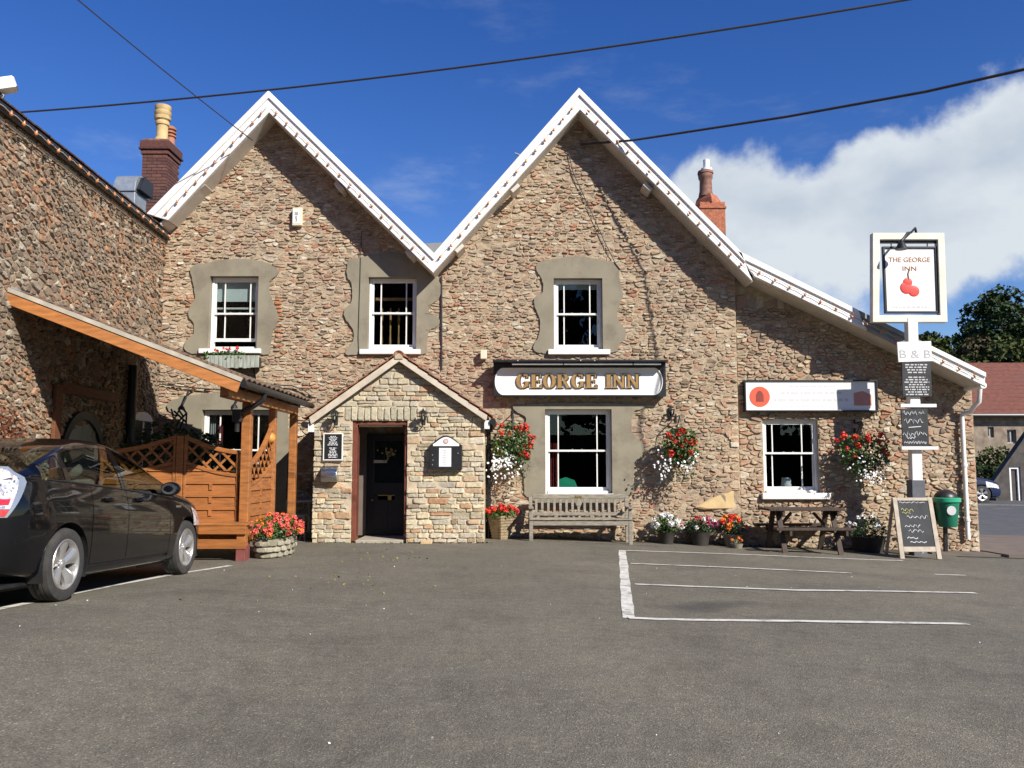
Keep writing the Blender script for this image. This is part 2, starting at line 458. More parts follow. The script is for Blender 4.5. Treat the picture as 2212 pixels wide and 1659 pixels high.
# ---------------------------------------------------------------- ground
def asphalt_mat():
    m = bpy.data.materials.new('asphalt')
    m.use_nodes = True
    nt = m.node_tree
    N, L = nt.nodes.new, nt.links.new
    b = nt.nodes['Principled BSDF']
    b.inputs['Roughness'].default_value, b.inputs['Specular IOR Level'].default_value = .82, .3
    geo = N('ShaderNodeNewGeometry')
    def noise(sc, det, ro=.55):
        n = N('ShaderNodeTexNoise'); n.inputs['Scale'].default_value, n.inputs['Detail'].default_value, n.inputs['Roughness'].default_value = sc, det, ro
        L(geo.outputs['Position'], n.inputs['Vector']); return n.outputs[0]
    def ramp(src, stops):
        r = N('ShaderNodeValToRGB'); e = r.color_ramp.elements
        while len(e) < len(stops): e.new(.5)
        for q, (p, c) in zip(e, stops): q.position, q.color = p, tuple(c) + (1,)
        L(src, r.inputs[0]); return r.outputs[0]
    def mix(kind, f, a, c):
        n = N('ShaderNodeMixRGB'); n.blend_type = kind
        for i, q in enumerate((f, a, c)):
            if isinstance(q, (int, float)): n.inputs[i].default_value = q
            elif isinstance(q, tuple): n.inputs[i].default_value = q + (1,)
            else: L(q, n.inputs[i])
        return n.outputs[0]
    base = ramp(noise(.24, 6, .62), [(.28, (.138, .128, .102)), (.52, (.163, .151, .120)), (.74, (.207, .190, .148))])
    v = N('ShaderNodeTexVoronoi'); v.inputs['Scale'].default_value = 120
    L(geo.outputs['Position'], v.inputs['Vector'])
    sepc = N('ShaderNodeSeparateColor'); L(v.outputs['Color'], sepc.inputs[0])
    chips = ramp(sepc.outputs[0], [(0, (.66, .65, .64)), (.5, (.94, .93, .92)), (.86, (1.12, 1.11, 1.08)), (.97, (1.34, 1.31, 1.25)), (1, (2.3, 2.2, 2.0))])
    col = mix('MULTIPLY', 1.0, base, chips)
    col = mix('MULTIPLY', .7, col, ramp(noise(9, 6, .65), [(.3, (.74, .74, .74)), (.7, (1.18, 1.17, 1.15))]))
    col = mix('MULTIPLY', .8, col, ramp(noise(1.1, 7, .7), [(.36, (.80, .79, .78)), (.5, (1, 1, 1)), (.68, (1.13, 1.11, 1.07))]))
    # elongated dark patch between the bay lines
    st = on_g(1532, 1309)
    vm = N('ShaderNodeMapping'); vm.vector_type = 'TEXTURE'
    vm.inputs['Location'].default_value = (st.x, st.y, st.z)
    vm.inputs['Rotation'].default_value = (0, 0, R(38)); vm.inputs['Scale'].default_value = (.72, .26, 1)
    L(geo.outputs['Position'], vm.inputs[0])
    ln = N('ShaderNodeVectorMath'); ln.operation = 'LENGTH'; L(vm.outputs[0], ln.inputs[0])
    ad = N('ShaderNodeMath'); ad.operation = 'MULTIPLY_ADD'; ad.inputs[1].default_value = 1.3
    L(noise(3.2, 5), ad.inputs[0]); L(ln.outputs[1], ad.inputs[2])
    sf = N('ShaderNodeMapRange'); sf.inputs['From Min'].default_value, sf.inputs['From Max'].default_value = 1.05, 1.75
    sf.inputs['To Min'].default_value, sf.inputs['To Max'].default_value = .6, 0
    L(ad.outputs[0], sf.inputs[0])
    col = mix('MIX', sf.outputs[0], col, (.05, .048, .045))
    L(col, b.inputs['Base Color'])
    bp = N('ShaderNodeBump'); bp.inputs['Strength'].default_value, bp.inputs['Distance'].default_value = .55, .007
    L(v.outputs['Distance'], bp.inputs['Height'])
    bp2 = N('ShaderNodeBump'); bp2.inputs['Strength'].default_value, bp2.inputs['Distance'].default_value = .3, .02
    L(noise(2.5, 4), bp2.inputs['Height']); L(bp2.outputs[0], bp.inputs['Normal'])
    L(bp.outputs[0], b.inputs['Normal'])
    return m
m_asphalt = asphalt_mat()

def ground_sheet():
    xs = np.unique(np.concatenate([np.linspace(-400, -20, 12), np.linspace(-20, 30, 84), np.linspace(30, 400, 12)]))
    ys = np.unique(np.concatenate([np.linspace(-400, -10, 10), np.linspace(-10, 40, 84), np.linspace(40, 900, 16)]))
    X, Y = np.meshgrid(xs, ys, indexing='ij')
    Z = gz(X, Y)
    b = MB()
    ny = len(ys)
    b.v = np.stack([X, Y, Z], -1).reshape(-1, 3).tolist()
    b.f = [(i * ny + j, (i + 1) * ny + j, (i + 1) * ny + j + 1, i * ny + j + 1) for i in range(len(xs) - 1) for j in range(ny - 1)]
    b.m = [0] * len(b.f)
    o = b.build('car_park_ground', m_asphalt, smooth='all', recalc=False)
    tag(o, kind='structure')
ground_sheet()

def ground_strip(pts, w, name, lift=.004, mat=None):
    """a painted strip that lies on the ground along a list of (x, y)"""
    b = MB()
    pts = [Vector((p[0], p[1], 0)) for p in pts]
    dense = []
    for a, c in zip(pts[:-1], pts[1:]):
        k = max(2, int((c - a).length / .25))
        dense += [a.lerp(c, i / k) for i in range(k)]
    dense.append(pts[-1])
    rg = random.Random(name)
    vs = []
    for i, p in enumerate(dense):
        d = (dense[min(i + 1, len(dense) - 1)] - dense[max(i - 1, 0)]).normalized()
        n = Vector((-d.y, d.x, 0))
        for s in (-.5, .5):
            q = p + n * w * (s + rg.uniform(-.06, .06))
            vs.append((q.x, q.y, float(gz(q.x, q.y)) + lift))
    b.add(vs, [(2 * i, 2 * i + 1, 2 * i + 3, 2 * i + 2) for i in range(len(dense) - 1)])
    return tag(b.build(name, mat or m_line, recalc=False), kind='structure')
def gl(*px): return [(on_g(*p).x, on_g(*p).y) for p in px]
ground_strip(gl((-60, 1328), (60, 1303), (150, 1284), (260, 1262), (380, 1240), (498, 1222)), .10, 'bay_line')
ground_strip(gl((1344, 1189), (1350, 1250), (1358, 1336)), .115, 'bay_line')
ground_strip(gl((1357, 1336), (1720, 1343), (2090, 1349)), .10, 'bay_line', .008)
ground_strip(gl((1372, 1263), (1720, 1276), (2108, 1282)), .09, 'bay_line', .008)
ground_strip(gl((1362, 1218), (1560, 1226), (1840, 1239)), .085, 'bay_line', .008)
ground_strip(gl((2020, 1241), (2085, 1243)), .07, 'bay_line')
ground_strip([(7.9, 15.42), (45, 15.42)], .10, 'drain_channel', .006, pm('dark_drain_channel', (.02, .019, .018), .9))
ground_strip(gl((1352, 1190), (1640, 1200), (1950, 1212)), .09, 'bay_line', .008)

# ---------------------------------------------------------------- rubble masonry
def clip_poly(poly, nx, ny, c):
    out = []
    k = len(poly)
    for i in range(k):
        p, q = poly[i], poly[(i + 1) % k]
        a, b = nx * p[0] + ny * p[1] - c, nx * q[0] + ny * q[1] - c
        if a <= 0: out.append(p)
        if (a < 0 < b) or (b < 0 < a):
            t = a / (a - b)
            out.append((p[0] + t * (q[0] - p[0]), p[1] + t * (q[1] - p[1])))
    return out
def seeds_in(x0, x1, z0, z1, cw, ch, inside, rg, drop=.14, jx=.34, jz=.22):
    res, z, r = [], z0, 0
    q1, q2 = rg.uniform(0, 6), rg.uniform(0, 6)
    while z < z1:
        x = x0 + rg.random() * cw
        while x < x1:
            px, pz = x + rg.uniform(-jx, jx) * cw, z + rg.uniform(-jz, jz) * ch
            pz += .035 * math.sin(px * 1.1 + q1 + .8 * math.sin(pz * 1.3)) 
            dd = drop * (1 + .9 * math.sin(px * 1.7 + q1) * math.sin(pz * 1.9 + q2))
            if rg.random() > dd and inside(px, pz): res.append((px, pz))
            x += cw * rg.uniform(.6, 1.45)
        z += ch * rg.uniform(.72, 1.3)
    return res
def cells(seeds, asp, gap, span, clips=None, k=20):
    S = np.array(seeds); T = S / np.array([asp, 1.0])
    n = len(S)
    polys = []
    order = []
    for c0 in range(0, n, 800):
        D = ((T[c0:c0 + 800, None, :] - T[None, :, :]) ** 2).sum(-1)
        kk = min(k + 1, n - 1)
        idx = np.argpartition(D, kk, axis=1)[:, :kk + 1]
        dd = np.take_along_axis(D, idx, 1)
        o = np.argsort(dd, 1)
        order += [(list(a[b][1:]), list(np.sqrt(e[b][1:]))) for a, b, e in zip(idx, o, dd)]
    ia = 1.0 / asp ** 2
    gv = np.random.RandomState(n).uniform(.6, 2.3, n)
    for i in range(n):
        ax, az = S[i]
        sx, sz = span * asp, span
        poly = [(ax - sx, az - sz), (ax + sx, az - sz), (ax + sx, az + sz), (ax - sx, az + sz)]
        js, ds = order[i]
        for j, d in zip(js, ds):
            rad = max(math.hypot((p[0] - ax) / asp, p[1] - az) for p in poly)
            if d * .5 > rad: break
            bx, bz = S[j]
            nx, nz = (bx - ax) * ia, bz - az
            ln = math.hypot(nx, nz)
            c = nx * (ax + bx) / 2 + nz * (az + bz) / 2 - gap * gv[i] * ln
            poly = clip_poly(poly, nx, nz, c)
            if len(poly) < 3: break
        if clips and len(poly) >= 3:
            for nx, nz, c in clips(ax, az):
                poly = clip_poly(poly, nx, nz, c)
                if len(poly) < 3: break
        polys.append(poly if len(poly) >= 3 else None)
    return polys
def chaikin(poly, t=.24, jit=0, rg=None):
    out = []
    k = len(poly)
    for i in range(k):
        p, q = poly[i], poly[(i + 1) % k]
        if math.hypot(p[0] - q[0], p[1] - q[1]) < .012:
            out.append(((p[0] + q[0]) / 2, (p[1] + q[1]) / 2)); continue
        out.append((p[0] + t * (q[0] - p[0]), p[1] + t * (q[1] - p[1])))
        out.append((q[0] + t * (p[0] - q[0]), q[1] + t * (p[1] - q[1])))
    if jit: out = [(a + rg.uniform(-jit, jit), b + rg.uniform(-jit, jit)) for a, b in out]
    return out
def area(poly):
    return abs(sum(poly[i - 1][0] * poly[i][1] - poly[i][0] * poly[i - 1][1] for i in range(len(poly)))) / 2
def stone_shape(poly, P, dep, rg, full=True, rough=.006):
    cx, cz = sum(p[0] for p in poly) / len(poly), sum(p[1] for p in poly) / len(poly)
    n = len(poly)
    tx, tz = rg.uniform(-.12, .12), rg.uniform(-.22, .10)
    rings = [(1.0, -.015)] + ([(.97, dep * .58)] if full else []) + [(.80 if full else .86, dep)]
    vs = []
    for sc, d in rings:
        for x, z in poly:
            px, pz = cx + (x - cx) * sc, cz + (z - cz) * sc
            e = 0 if d < 0 else (px - cx) * tx + (pz - cz) * tz + rg.uniform(-rough, rough)
            vs.append(P(px, pz, d + e))
    vs.append(P(cx, cz, dep * 1.06 + rg.uniform(-rough, rough)))
    fs = []
    for r in range(len(rings) - 1):
        fs += [(r * n + i, r * n + (i + 1) % n, (r + 1) * n + (i + 1) % n, (r + 1) * n + i) for i in range(n)]
    r = len(rings) - 1
    fs += [(r * n + i, r * n + (i + 1) % n, len(vs) - 1) for i in range(n)]
    return vs, fs, P(cx, cz, 0)
def lay_stones(seeds, P, asp, gap, span, parent, mat, matj, deps, top, rg, clips=None, seen=None, min_area=.0007, name='stone', rough=.006, extra=(), round_=.17, jit=.004, cap=None):
    polys = cells(seeds, asp, gap, span, clips)
    items = []
    for s, p in zip(seeds, polys):
        if p is None: continue
        p = chaikin(p, round_, jit, rg)
        if len(p) < 4: continue
        a = area(p)
        if a < min_area: continue
        w = a * (seen(*s) if seen else 1)
        items.append((w, p))
    for p in extra: items.append((9, p))
    items.sort(key=lambda t: -t[0])
    mass = MB()
    for k, (w, p) in enumerate(items):
        dep = deps[0] + (deps[1] - deps[0]) * rg.random() ** 1.5
        if cap and cap(p): dep = min(dep, .022)
        if k < top:
            vs, fs, c = stone_shape(p, P, dep, rg, True, rough)
            b = MB().add(vs, fs)
            me = bpy.data.meshes.new(name)
            me.from_pydata([tuple(Vector(v) - Vector(c)) for v in vs], [], fs)
            me.materials.append(mat)
            o = bpy.data.objects.new(name, me)
            C.objects.link(o)
            o.parent = parent
            o.location = Vector(c) - ORG[parent.name]
        else:
            vs, fs, c = stone_shape(p, P, dep, rg, False, rough)
            mass.add(vs, fs, 0, rg.random())
    if mass.v:
        o = mass.build('rubble_stonework', matj, parent, recalc=False)
        tag(o, kind='stuff')
    return len(items)
def in_poly(x, z, poly):
    r = False
    j = len(poly) - 1
    for i in range(len(poly)):
        if (poly[i][1] > z) != (poly[j][1] > z) and x < (poly[j][0] - poly[i][0]) * (z - poly[i][1]) / (poly[j][1] - poly[i][1]) + poly[i][0]: r = not r
        j = i
    return r

# ---------------------------------------------------------------- the inn
FY, EY, VY, PY = 16.20, 16.32, 15.76, 15.10     # front wall, extension wall, verge, porch front
def f2(px, py, Y=FY):
    p = on_y(px, py, Y); return (p.x, p.z)
inn = thing('inn_building', 'two-gabled brown rubble stone inn with white bargeboards and a long sloping right end', 'inn', (on_y(1100, 1172, FY).x, FY, 0))
PF = lambda u, v, d: Vector((u, FY + d, v))          # d is into the wall
PE = lambda u, v, d: Vector((u, EY + d, v))
SFo = lambda u, v, d: Vector((u, FY - d, v))         # d is out of the wall
SEo = lambda u, v, d: Vector((u, EY - d, v))

# verge lines in the verge plane: (outer a, outer b, lower a, lower b)
V = lambda px, py: f2(px, py, VY)
SL = {'ll': (V(582, 199), V(320, 464), V(583, 246), V(366, 478)),
      'lr': (V(582, 199), V(938, 549), V(583, 246), V(936, 591)),
      'rl': (V(1250, 193), V(938, 549), V(1252, 240), V(936, 591)),
      'rr': (V(1250, 193), V(1600, 548), V(1252, 240), V(1624, 611))}
CAT = (V(1590, 543), V(2125, 806), V(1628, 599), V(2125, 836))
def on_line(a, b, x): return a[1] + (b[1] - a[1]) * (x - a[0]) / (b[0] - a[0])
def roof_under(x):
    if x < SL['lr'][3][0]:
        s = SL['ll'] if x < SL['ll'][2][0] else SL['lr']
    else:
        s = SL['rl'] if x < SL['rl'][2][0] else SL['rr']
    return on_line(s[2], s[3], x)
XL, XQ = f2(349, 700)[0], f2(1592, 800)[0]
XE0, XE1 = f2(1592, 800, EY)[0], f2(2107, 1000, EY)[0]
UP = .12
wall_top = [(XL, roof_under(XL) + UP)] + [(SL['ll'][2][0], SL['ll'][2][1] + UP), (SL['lr'][3][0], SL['lr'][3][1] + UP), (SL['rl'][2][0], SL['rl'][2][1] + UP), (XQ, roof_under(XQ) + UP)]
WIN = {  # opening x0, x1, top, bottom; bar x; rail y; sill x0, x1, top, bottom (photograph pixels)
    'a': ((453.5, 557.7, 598, 754), (481.7, 537), 676, (432.5, 566, 754, 763.5)),
    'b': ((796, 900, 600, 755.4), (821.4, 876.3), 675, (777.8, 909, 755.4, 765.4)),
    'c': ((1196.6, 1300.8, 602.4, 755.7), (1219.2, 1275.2), 677, (1183.4, 1317, 755.7, 766)),
    'd': ((1178, 1321, 884.7, 1066), (1206.5, 1291), 973.5, None),
    'f': ((436, 589, 885.8, 1066), (470.6, 554), 972.4, None),
    'e': ((1649, 1769, 906.8, 1064.5), (1672, 1736), 979, (1644, 1791, 1064.5, 1078.5))}
OPEN = {}
for k, (o, bars, rail, sill) in WIN.items():
    Y = EY if k == 'e' else FY
    a, c = f2(o[0], (o[2] + o[3]) / 2, Y), f2(o[1], (o[2] + o[3]) / 2, Y)
    zt, zb = f2((o[0] + o[1]) / 2, o[2], Y)[1], f2((o[0] + o[1]) / 2, o[3], Y)[1]
    OPEN[k] = (a[0], c[0], zb, zt)
def rect(o, g=0.0): return [(o[0] - g, o[2] - g), (o[1] + g, o[2] - g), (o[1] + g, o[3] + g), (o[0] - g, o[3] + g)]
front = MB().panel([(XL, -.8), (XQ, -.8)] + wall_top[::-1], [rect(OPEN[k], .02) for k in 'abcdf'], PF, -.008, .42).build('front_wall', m_mortar, inn)
et = lambda x: on_line(CAT[2], CAT[3], x)
ext = MB().panel([(XE0 - .1, -1.0), (XE1, -1.0), (XE1, et(XE1) + UP), (XE0 - .1, et(XE0) + UP)], [rect(OPEN['e'])], PE, 0, .42).build('extension_wall', m_mortar, inn)
# side, rear and inner faces of the building
b = MB()
b.box(XE1 - .35, XE1, EY + .425, 25, -1.0, et(XE1) + .1)
b.box(XL, XL + .3, FY + .425, 25, -.8, 5.2)
b.box(XL, XE1, 25, 25.3, -1.0, 4.6)
b.build('side_wall', stone_mat('side_stone', FACADE, False), inn)
b = MB()
b.box(XL + .31, XE1 - .36, 20.4, 20.5, -.8, 4.96)
b.box(XL + .31, XQ - .01, FY + .44, 20.39, 4.93, 4.95)
b.box(XL + .31, XE1 - .36, FY + .44, 20.39, -.5, -.3)
b.box(XL + .31, XQ, FY + .44, 20.39, 2.42, 2.58)
b.box(XQ, XQ + .1, FY + .44, 20.39, -.29, 4.6)
b.box(f2(940, 700)[0] - .05, f2(940, 700)[0] + .05, FY + .44, 20.38, -.29, 4.4)
b.build('inner_wall', m_dark, inn)

# window surrounds of smooth cement
def zp(pts, ox, oy, sc): return [((ox + x / sc) / 1.35624, (oy + y / sc) / 1.35624) for x, y in pts]
SUR = {
    'a': zp([(290, 1340), (300, 1180), (430, 1110), (432, 930), (345, 850), (360, 700), (450, 610), (430, 420), (372, 200), (410, 130), (640, 100), (800, 60), (1000, 42), (1300, 62), (1500, 120), (1620, 210), (1570, 290), (1470, 350),
             (1470, 470), (1520, 640), (1600, 830), (1580, 960), (1500, 1080), (1490, 1270), (1480, 1375), (1330, 1372), (500, 1372)], 480, 750, 4.74),
    'b': zp([(150, 1386), (165, 1310), (260, 1200), (275, 1080), (240, 970), (132, 860), (142, 750), (240, 650), (260, 560), (240, 350), (172, 310), (182, 60), (330, 38), (520, -10), (900, -60), (1150, 60), (1330, 190), (1420, 300), (1488, 420), (1480, 590), (1330, 680),
             (1300, 800), (1470, 860), (1455, 990), (1300, 1030), (1290, 1240), (1290, 1365), (1180, 1370), (370, 1370)], 980, 750, 4.74),
    'c': zp([(150, 1385), (162, 1270), (240, 1170), (250, 950), (200, 830), (152, 700), (172, 620), (290, 580), (290, 420), (240, 320), (190, 260), (192, 150), (350, 120), (550, 72), (800, 52), (1100, 110), (1350, 150), (1335, 330), (1380, 500),
             (1400, 620), (1330, 770), (1300, 930), (1440, 1070), (1440, 1190), (1320, 1300), (1310, 1408), (380, 1408)], 1530, 740, 4.74),
    'd': zp([(580, 1190), (575, 940), (540, 915), (548, 800), (595, 560), (585, 540), (500, 495), (490, 445), (1450, 445), (1442, 490), (1350, 500), (1350, 690), (1440, 720), (1440, 810), (1380, 880), (1365, 930), (1365, 1190)], 1300, 1000, 2.458),
    'f': zp([(560, 1480), (600, 900), (640, 480), (600, 330), (520, 262), (545, 205), (720, 160), (1000, 130), (1300, 165), (1520, 240), (1500, 400), (1530, 520), (1500, 680), (1490, 1480)], 300, 1100, 2.765)}
SURP = {k: [f2(x, y) for x, y in v] for k, v in SUR.items()}
for k, poly in SURP.items():
    rg = random.Random(k)
    fine = chaikin(chaikin(poly, .25), .25)
    ragged = []
    for i in range(len(fine)):
        a, b_ = fine[i], fine[(i + 1) % len(fine)]
        m = max(1, int(math.hypot(b_[0] - a[0], b_[1] - a[1]) / .035))
        for q in range(m):
            x_, z_ = a[0] + (b_[0] - a[0]) * q / m + rg.uniform(-.009, .009), a[1] + (b_[1] - a[1]) * q / m + rg.uniform(-.009, .009)
            ragged.append((x_, z_))
    fine = ragged
    MB().panel(fine, [rect(OPEN[k], .004 if k != 'x' else 0)], PF, -.050, .19).build('window_surround', m_render, inn)

# stonework
PX0, PX1 = f2(690, 1000)[0], f2(1034, 1000)[0]
def inside_front(x, z):
    if not (XL + .02 < x < XQ - .02) or z > roof_under(x) + .05 or z < float(gz(x, FY)) - .05: return False
    for k in 'abcdf':
        if in_poly(x, z, SURP[k]) : 
            o = SURP[k]; return False
        o = OPEN[k]
        if o[0] - .02 < x < o[1] + .02 and o[2] - .1 < z < o[3] + .02: return False
    if PX0 < x < PX1 and z < 2.1: return False
    return True
def clips_front(x, z):
    s = [(0, -1, .12 - float(gz(x, FY)))]
    s.append((1, 0, XQ)); s.append((-1, 0, -XL))
    for k in (('ll', 'lr') if x < SL['lr'][3][0] else ('rl', 'rr')):
        a, b_ = SL[k][2], SL[k][3]
        n = Vector((-(b_[1] - a[1]), b_[0] - a[0])).normalized()
        if n.y < 0: n = -n
        s.append((n.x, n.y, n.x * a[0] + n.y * a[1] + .05))
    for k in 'abcdf':
        o = OPEN[k]
        if o[0] - .6 < x < o[1] + .6 and o[2] - .5 < z < o[3] + .5:
            if x < o[0]: s.append((1, 0, o[0] - .03))
            elif x > o[1]: s.append((-1, 0, -o[1] - .03))
            elif z > o[3]: s.append((0, -1, -o[3] - .03))
            else: s.append((0, 1, o[2] - .02))
    return s
rg = random.Random(11)
sd = seeds_in(XL, XQ, -.5, 8.6, .136, .051, inside_front, rg, .17)
big = [f2(1497, 1096), f2(1592, 1046), f2(1592, 1100), f2(1520, 1101)]
big = chaikin([big[0], big[3], big[2], big[1]], .08)
sd = [s for s in sd if not in_poly(s[0], s[1], [big[i] for i in range(len(big))])]
quoins, z_ = [], -.12
while z_ < 3.5:
    h_ = rg.uniform(.11, .19); w_ = rg.choice((.24, .42)) * rg.uniform(.85, 1.15)
    if rg.random() < .42: quoins.append([(XQ - w_ * .8, z_ + .006), (XQ - .004, z_ + .006), (XQ - .004, z_ + h_ * .8 - .006), (XQ - w_ * .8 + rg.uniform(-.02, .02), z_ + h_ * .8 - .006)])
    z_ += h_
sd = [s for s in sd if not any(in_poly(s[0] + .03, s[1], q) for q in quoins)]
for q in quoins:
    vs, fs, c = stone_shape(chaikin(q, .10, .004, rg), SFo, rg.uniform(.026, .042), rg, True, .006)
    MB().add(vs, fs).build('corner_stone', m_stone, front)
over = lambda p: any(in_poly(a, b, q) for q in SURP.values() for a, b in p)
lay_stones(sd, SFo, 2.3, .0042, .19, front, m_stone, m_stone_j, (.009, .042), 220, rg, clips_front, lambda x, z: 0 if x < f2(640, 900)[0] and z < 1.2 else 1, cap=over)
o = MB().add(*stone_shape(big, SFo, .058, rg, True, .002)[:2]).build('stone', pm('yellow_sandstone', (.52, .38, .19), .9, var=.12, scale=5, bump=.4, bscale=30), front)
o['label'] = 'large smooth yellow sandstone block'
def inside_ext(x, z):
    if not (XE0 + .02 < x < XE1 - .02) or z > et(x) + .05 or z < -.7: return False
    o = OPEN['e']
    return not (o[0] - .03 < x < o[1] + .03 and o[2] - .12 < z < o[3] + .03)
def clips_ext(x, z):
    s = [(1, 0, XE1 - .005), (-1, 0, -XE0)]
    n = Vector((-(CAT[3][1] - CAT[2][1]), CAT[3][0] - CAT[2][0])).normalized()
    s.append((n.x, n.y, n.x * CAT[2][0] + n.y * CAT[2][1] + .05))
    o = OPEN['e']
    if o[0] - .6 < x < o[1] + .6 and o[2] - .5 < z < o[3] + .5:
        if x < o[0]: s.append((1, 0, o[0] - .012))
        elif x > o[1]: s.append((-1, 0, -o[1] - .012))
        elif z > o[3]: s.append((0, -1, -o[3] - .012))
        else: s.append((0, 1, o[2] - .11))
    return s
sd = seeds_in(XE0, XE1, -.7, 4.4, .145, .058, inside_ext, rg, .16)
lay_stones(sd, SEo, 2.0, .0045, .22, ext, m_stone, m_stone_j, (.009, .042), 78, rg, clips_ext)

# orange brick jambs that show beside the cement of the upper left window
m_jamb = stone_mat('orange_jamb_brick', [(0, (.36, .15, .075)), (.5, (.46, .22, .11)), (1, (.44, .30, .19))], False, (.30, .20, .13), .3, .7)
rgj = random.Random(19)
for px, pys in ((602, (640, 648, 656, 664, 673, 682, 691, 703, 716, 726, 735, 746)), (413, (640, 650, 661, 672, 718, 730))):
    for py in pys:
        q = f2(px + rgj.uniform(-4, 4), py + rgj.uniform(-1.5, 1.5))
        w, h = rgj.uniform(.035, .095), rgj.uniform(.018, .034)
        vs, fs, c = stone_shape(chaikin([(q[0] - w, q[1] - h), (q[0] + w, q[1] - h), (q[0] + w, q[1] + h), (q[0] - w, q[1] + h)], .12, .003, rgj), SFo, rgj.uniform(.026, .044), rgj, True, .004)
        MB().add(vs, fs).build('brick', m_jamb, front)

# bargeboards, soffits, roof slabs
def board(a, b, c, d, y0, y1, name, mat, par=inn, bev=.006):
    P = lambda u, v, w: Vector((u, w, v))
    return MB().panel([a, b, d, c], [], P, y0, y1).build(name, mat, par, bevel=bev, seg=1)
def lerp2(a, b, t): return (a[0] + (b[0] - a[0]) * t, a[1] + (b[1] - a[1]) * t)
def verge(s, segs=((0, 1, m_barge),), wall=FY, cap=.34):
    a, b, c, d = s
    for t0, t1, m in segs:
        A, B, Cc, D = lerp2(a, b, t0), lerp2(a, b, t1), lerp2(c, d, t0), lerp2(c, d, t1)
        board(A, B, Cc, D, VY - .05, VY, 'bargeboard', m)
        board(A, B, lerp2(A, Cc, cap), lerp2(B, D, cap), VY - .085, VY - .053, 'verge_capping', m)
        board(lerp2(A, Cc, .80), lerp2(B, D, .80), Cc, D, VY - .075, VY - .053, 'verge_moulding', m)
    e = (0, .025)
    board((c[0], c[1] + .025), (d[0], d[1] + .025), c, d, VY + .004, wall - .002, 'soffit', m_soffit, bev=0)
for k in ('ll', 'lr', 'rl', 'rr'): verge(SL[k])
verge(CAT, ((0, .49, m_barge), (.493, .75, m_lead), (.753, 1, m_barge)), EY)
def roof(a, b, name, mat, y1=25.2, th=.09):
    n = Vector((-(b[1] - a[1]), b[0] - a[0])).normalized()
    if n.y > 0: n = -n
    board((a[0], a[1] + .012), (b[0], b[1] + .012), (a[0] + n.x * th, a[1] + n.y * th + .012), (b[0] + n.x * th, b[1] + n.y * th + .012), VY + .004, y1, name, mat, bev=0)
for k in ('ll', 'lr', 'rl', 'rr'): roof(SL[k][0], SL[k][1], 'roof_slope', m_slate)
roof(CAT[0], CAT[1], 'roof_slope', m_slate)
P = lambda u, v, w: Vector((u, w, v))
vg = [V(898, 516), V(960, 513), V(942, 549), V(934, 549)]
MB().panel(vg, [], P, VY + .35, VY + .40).build('valley_flashing', m_lead, inn)
for px, py, dx in ((440, 404, 1), (361, 481, 1), (736, 402, -1), (1113, 407, 1), (994, 536, 1), (1396, 404, -1), (1775, 664, -1), (888, 548, -1)):
    p = on_y(px, py, VY + .2)
    sl = .95 if dx > 0 else -.95
    if px > 1700: sl = -.48
    q = Vector((1, 0, sl)).normalized()
    p.z -= .05
    MB().bar(Vector((p.x, VY + .02, p.z)), Vector((p.x, FY + .02, p.z)), .19, .075, up=Vector((-q.z, 0, q.x)) if q.z > 0 else Vector((-q.z, 0, q.x))).build('purlin_end', m_soffit, inn, bevel=.005, seg=1)

# windows
def window(key, lift=0.0):
    o, bars, rail, sill = WIN[key]
    Y = EY if key == 'e' else FY
    x0, x1, z0, z1 = OPEN[key]
    zr = f2((o[0] + o[1]) / 2, rail, Y)[1]
    bx = [f2(q, rail, Y)[0] for q in bars]
    fw, sw = .05, .036
    y = Y + .07
    b = MB()
    b.box(x0, x0 + fw, y, y + .13, z0, z1); b.box(x1 - fw, x1, y, y + .13, z0, z1)
    b.box(x0 + fw, x1 - fw, y, y + .13, z1 - fw, z1); b.box(x0 + fw, x1 - fw, y - .03, y + .13, z0, z0 + .05)
    fr = b.build('window', m_white, inn, bevel=.004, seg=1)
    def sash(za, zb, ya, bot, lab):
        b = MB()
        a0, a1 = x0 + fw + .002, x1 - fw - .002
        b.box(a0, a0 + sw, ya, ya + .035, za, zb); b.box(a1 - sw, a1, ya, ya + .035, za, zb)
        b.box(a0 + sw, a1 - sw, ya, ya + .035, za, za + bot); b.box(a0 + sw, a1 - sw, ya, ya + .035, zb - .036, zb)
        b.build('sash', m_white, fr, bevel=.003, seg=1)
        edges = [a0 + sw] + bx + [a1 - sw]
        for q in bx: MB().box(q - .011, q + .011, ya + .004, ya + .031, za + bot, zb - .036).build('glazing_bar', m_white, fr)
        for e0, e1 in zip(edges[:-1], edges[1:]):
            MB().box(e0 + (.011 if e0 in bx else 0), e1 - (.011 if e1 in bx else 0), ya + .014, ya + .019, za + bot, zb - .036).build('pane', m_glass, fr)
    sash(zr - .018, z1 - fw - .001, y + .015, .036, 'u')
    sash(z0 + .052 + lift, zr + .018 + lift, y + .056, .062, 'l')
    for k2 in (-.12, .06): MB().box((x0 + x1) / 2 + k2, (x0 + x1) / 2 + k2 + .03, y + .04, y + .055, zr + .018, zr + .036).build('sash_catch', m_cream, fr)
    if sill:
        s0, s1 = f2(sill[0], sill[2], Y)[0], f2(sill[1], sill[2], Y)[0]
        zt, zb = f2(900, sill[2], Y - .06)[1], f2(900, sill[3], Y - .06)[1]
        MB().box(s0, s1, Y - .10, Y + .068, zb, z0 - .002).build('sill', m_white, fr, bevel=.012, seg=2)
    else:
        MB().box(x0 - .02, x1 + .02, Y - .075, Y + .068, z0 - .06, z0 - .002).build('sill', m_white, fr, bevel=.01, seg=2)
    return fr
window('a', .11)
for k in 'bcdef': window(k)
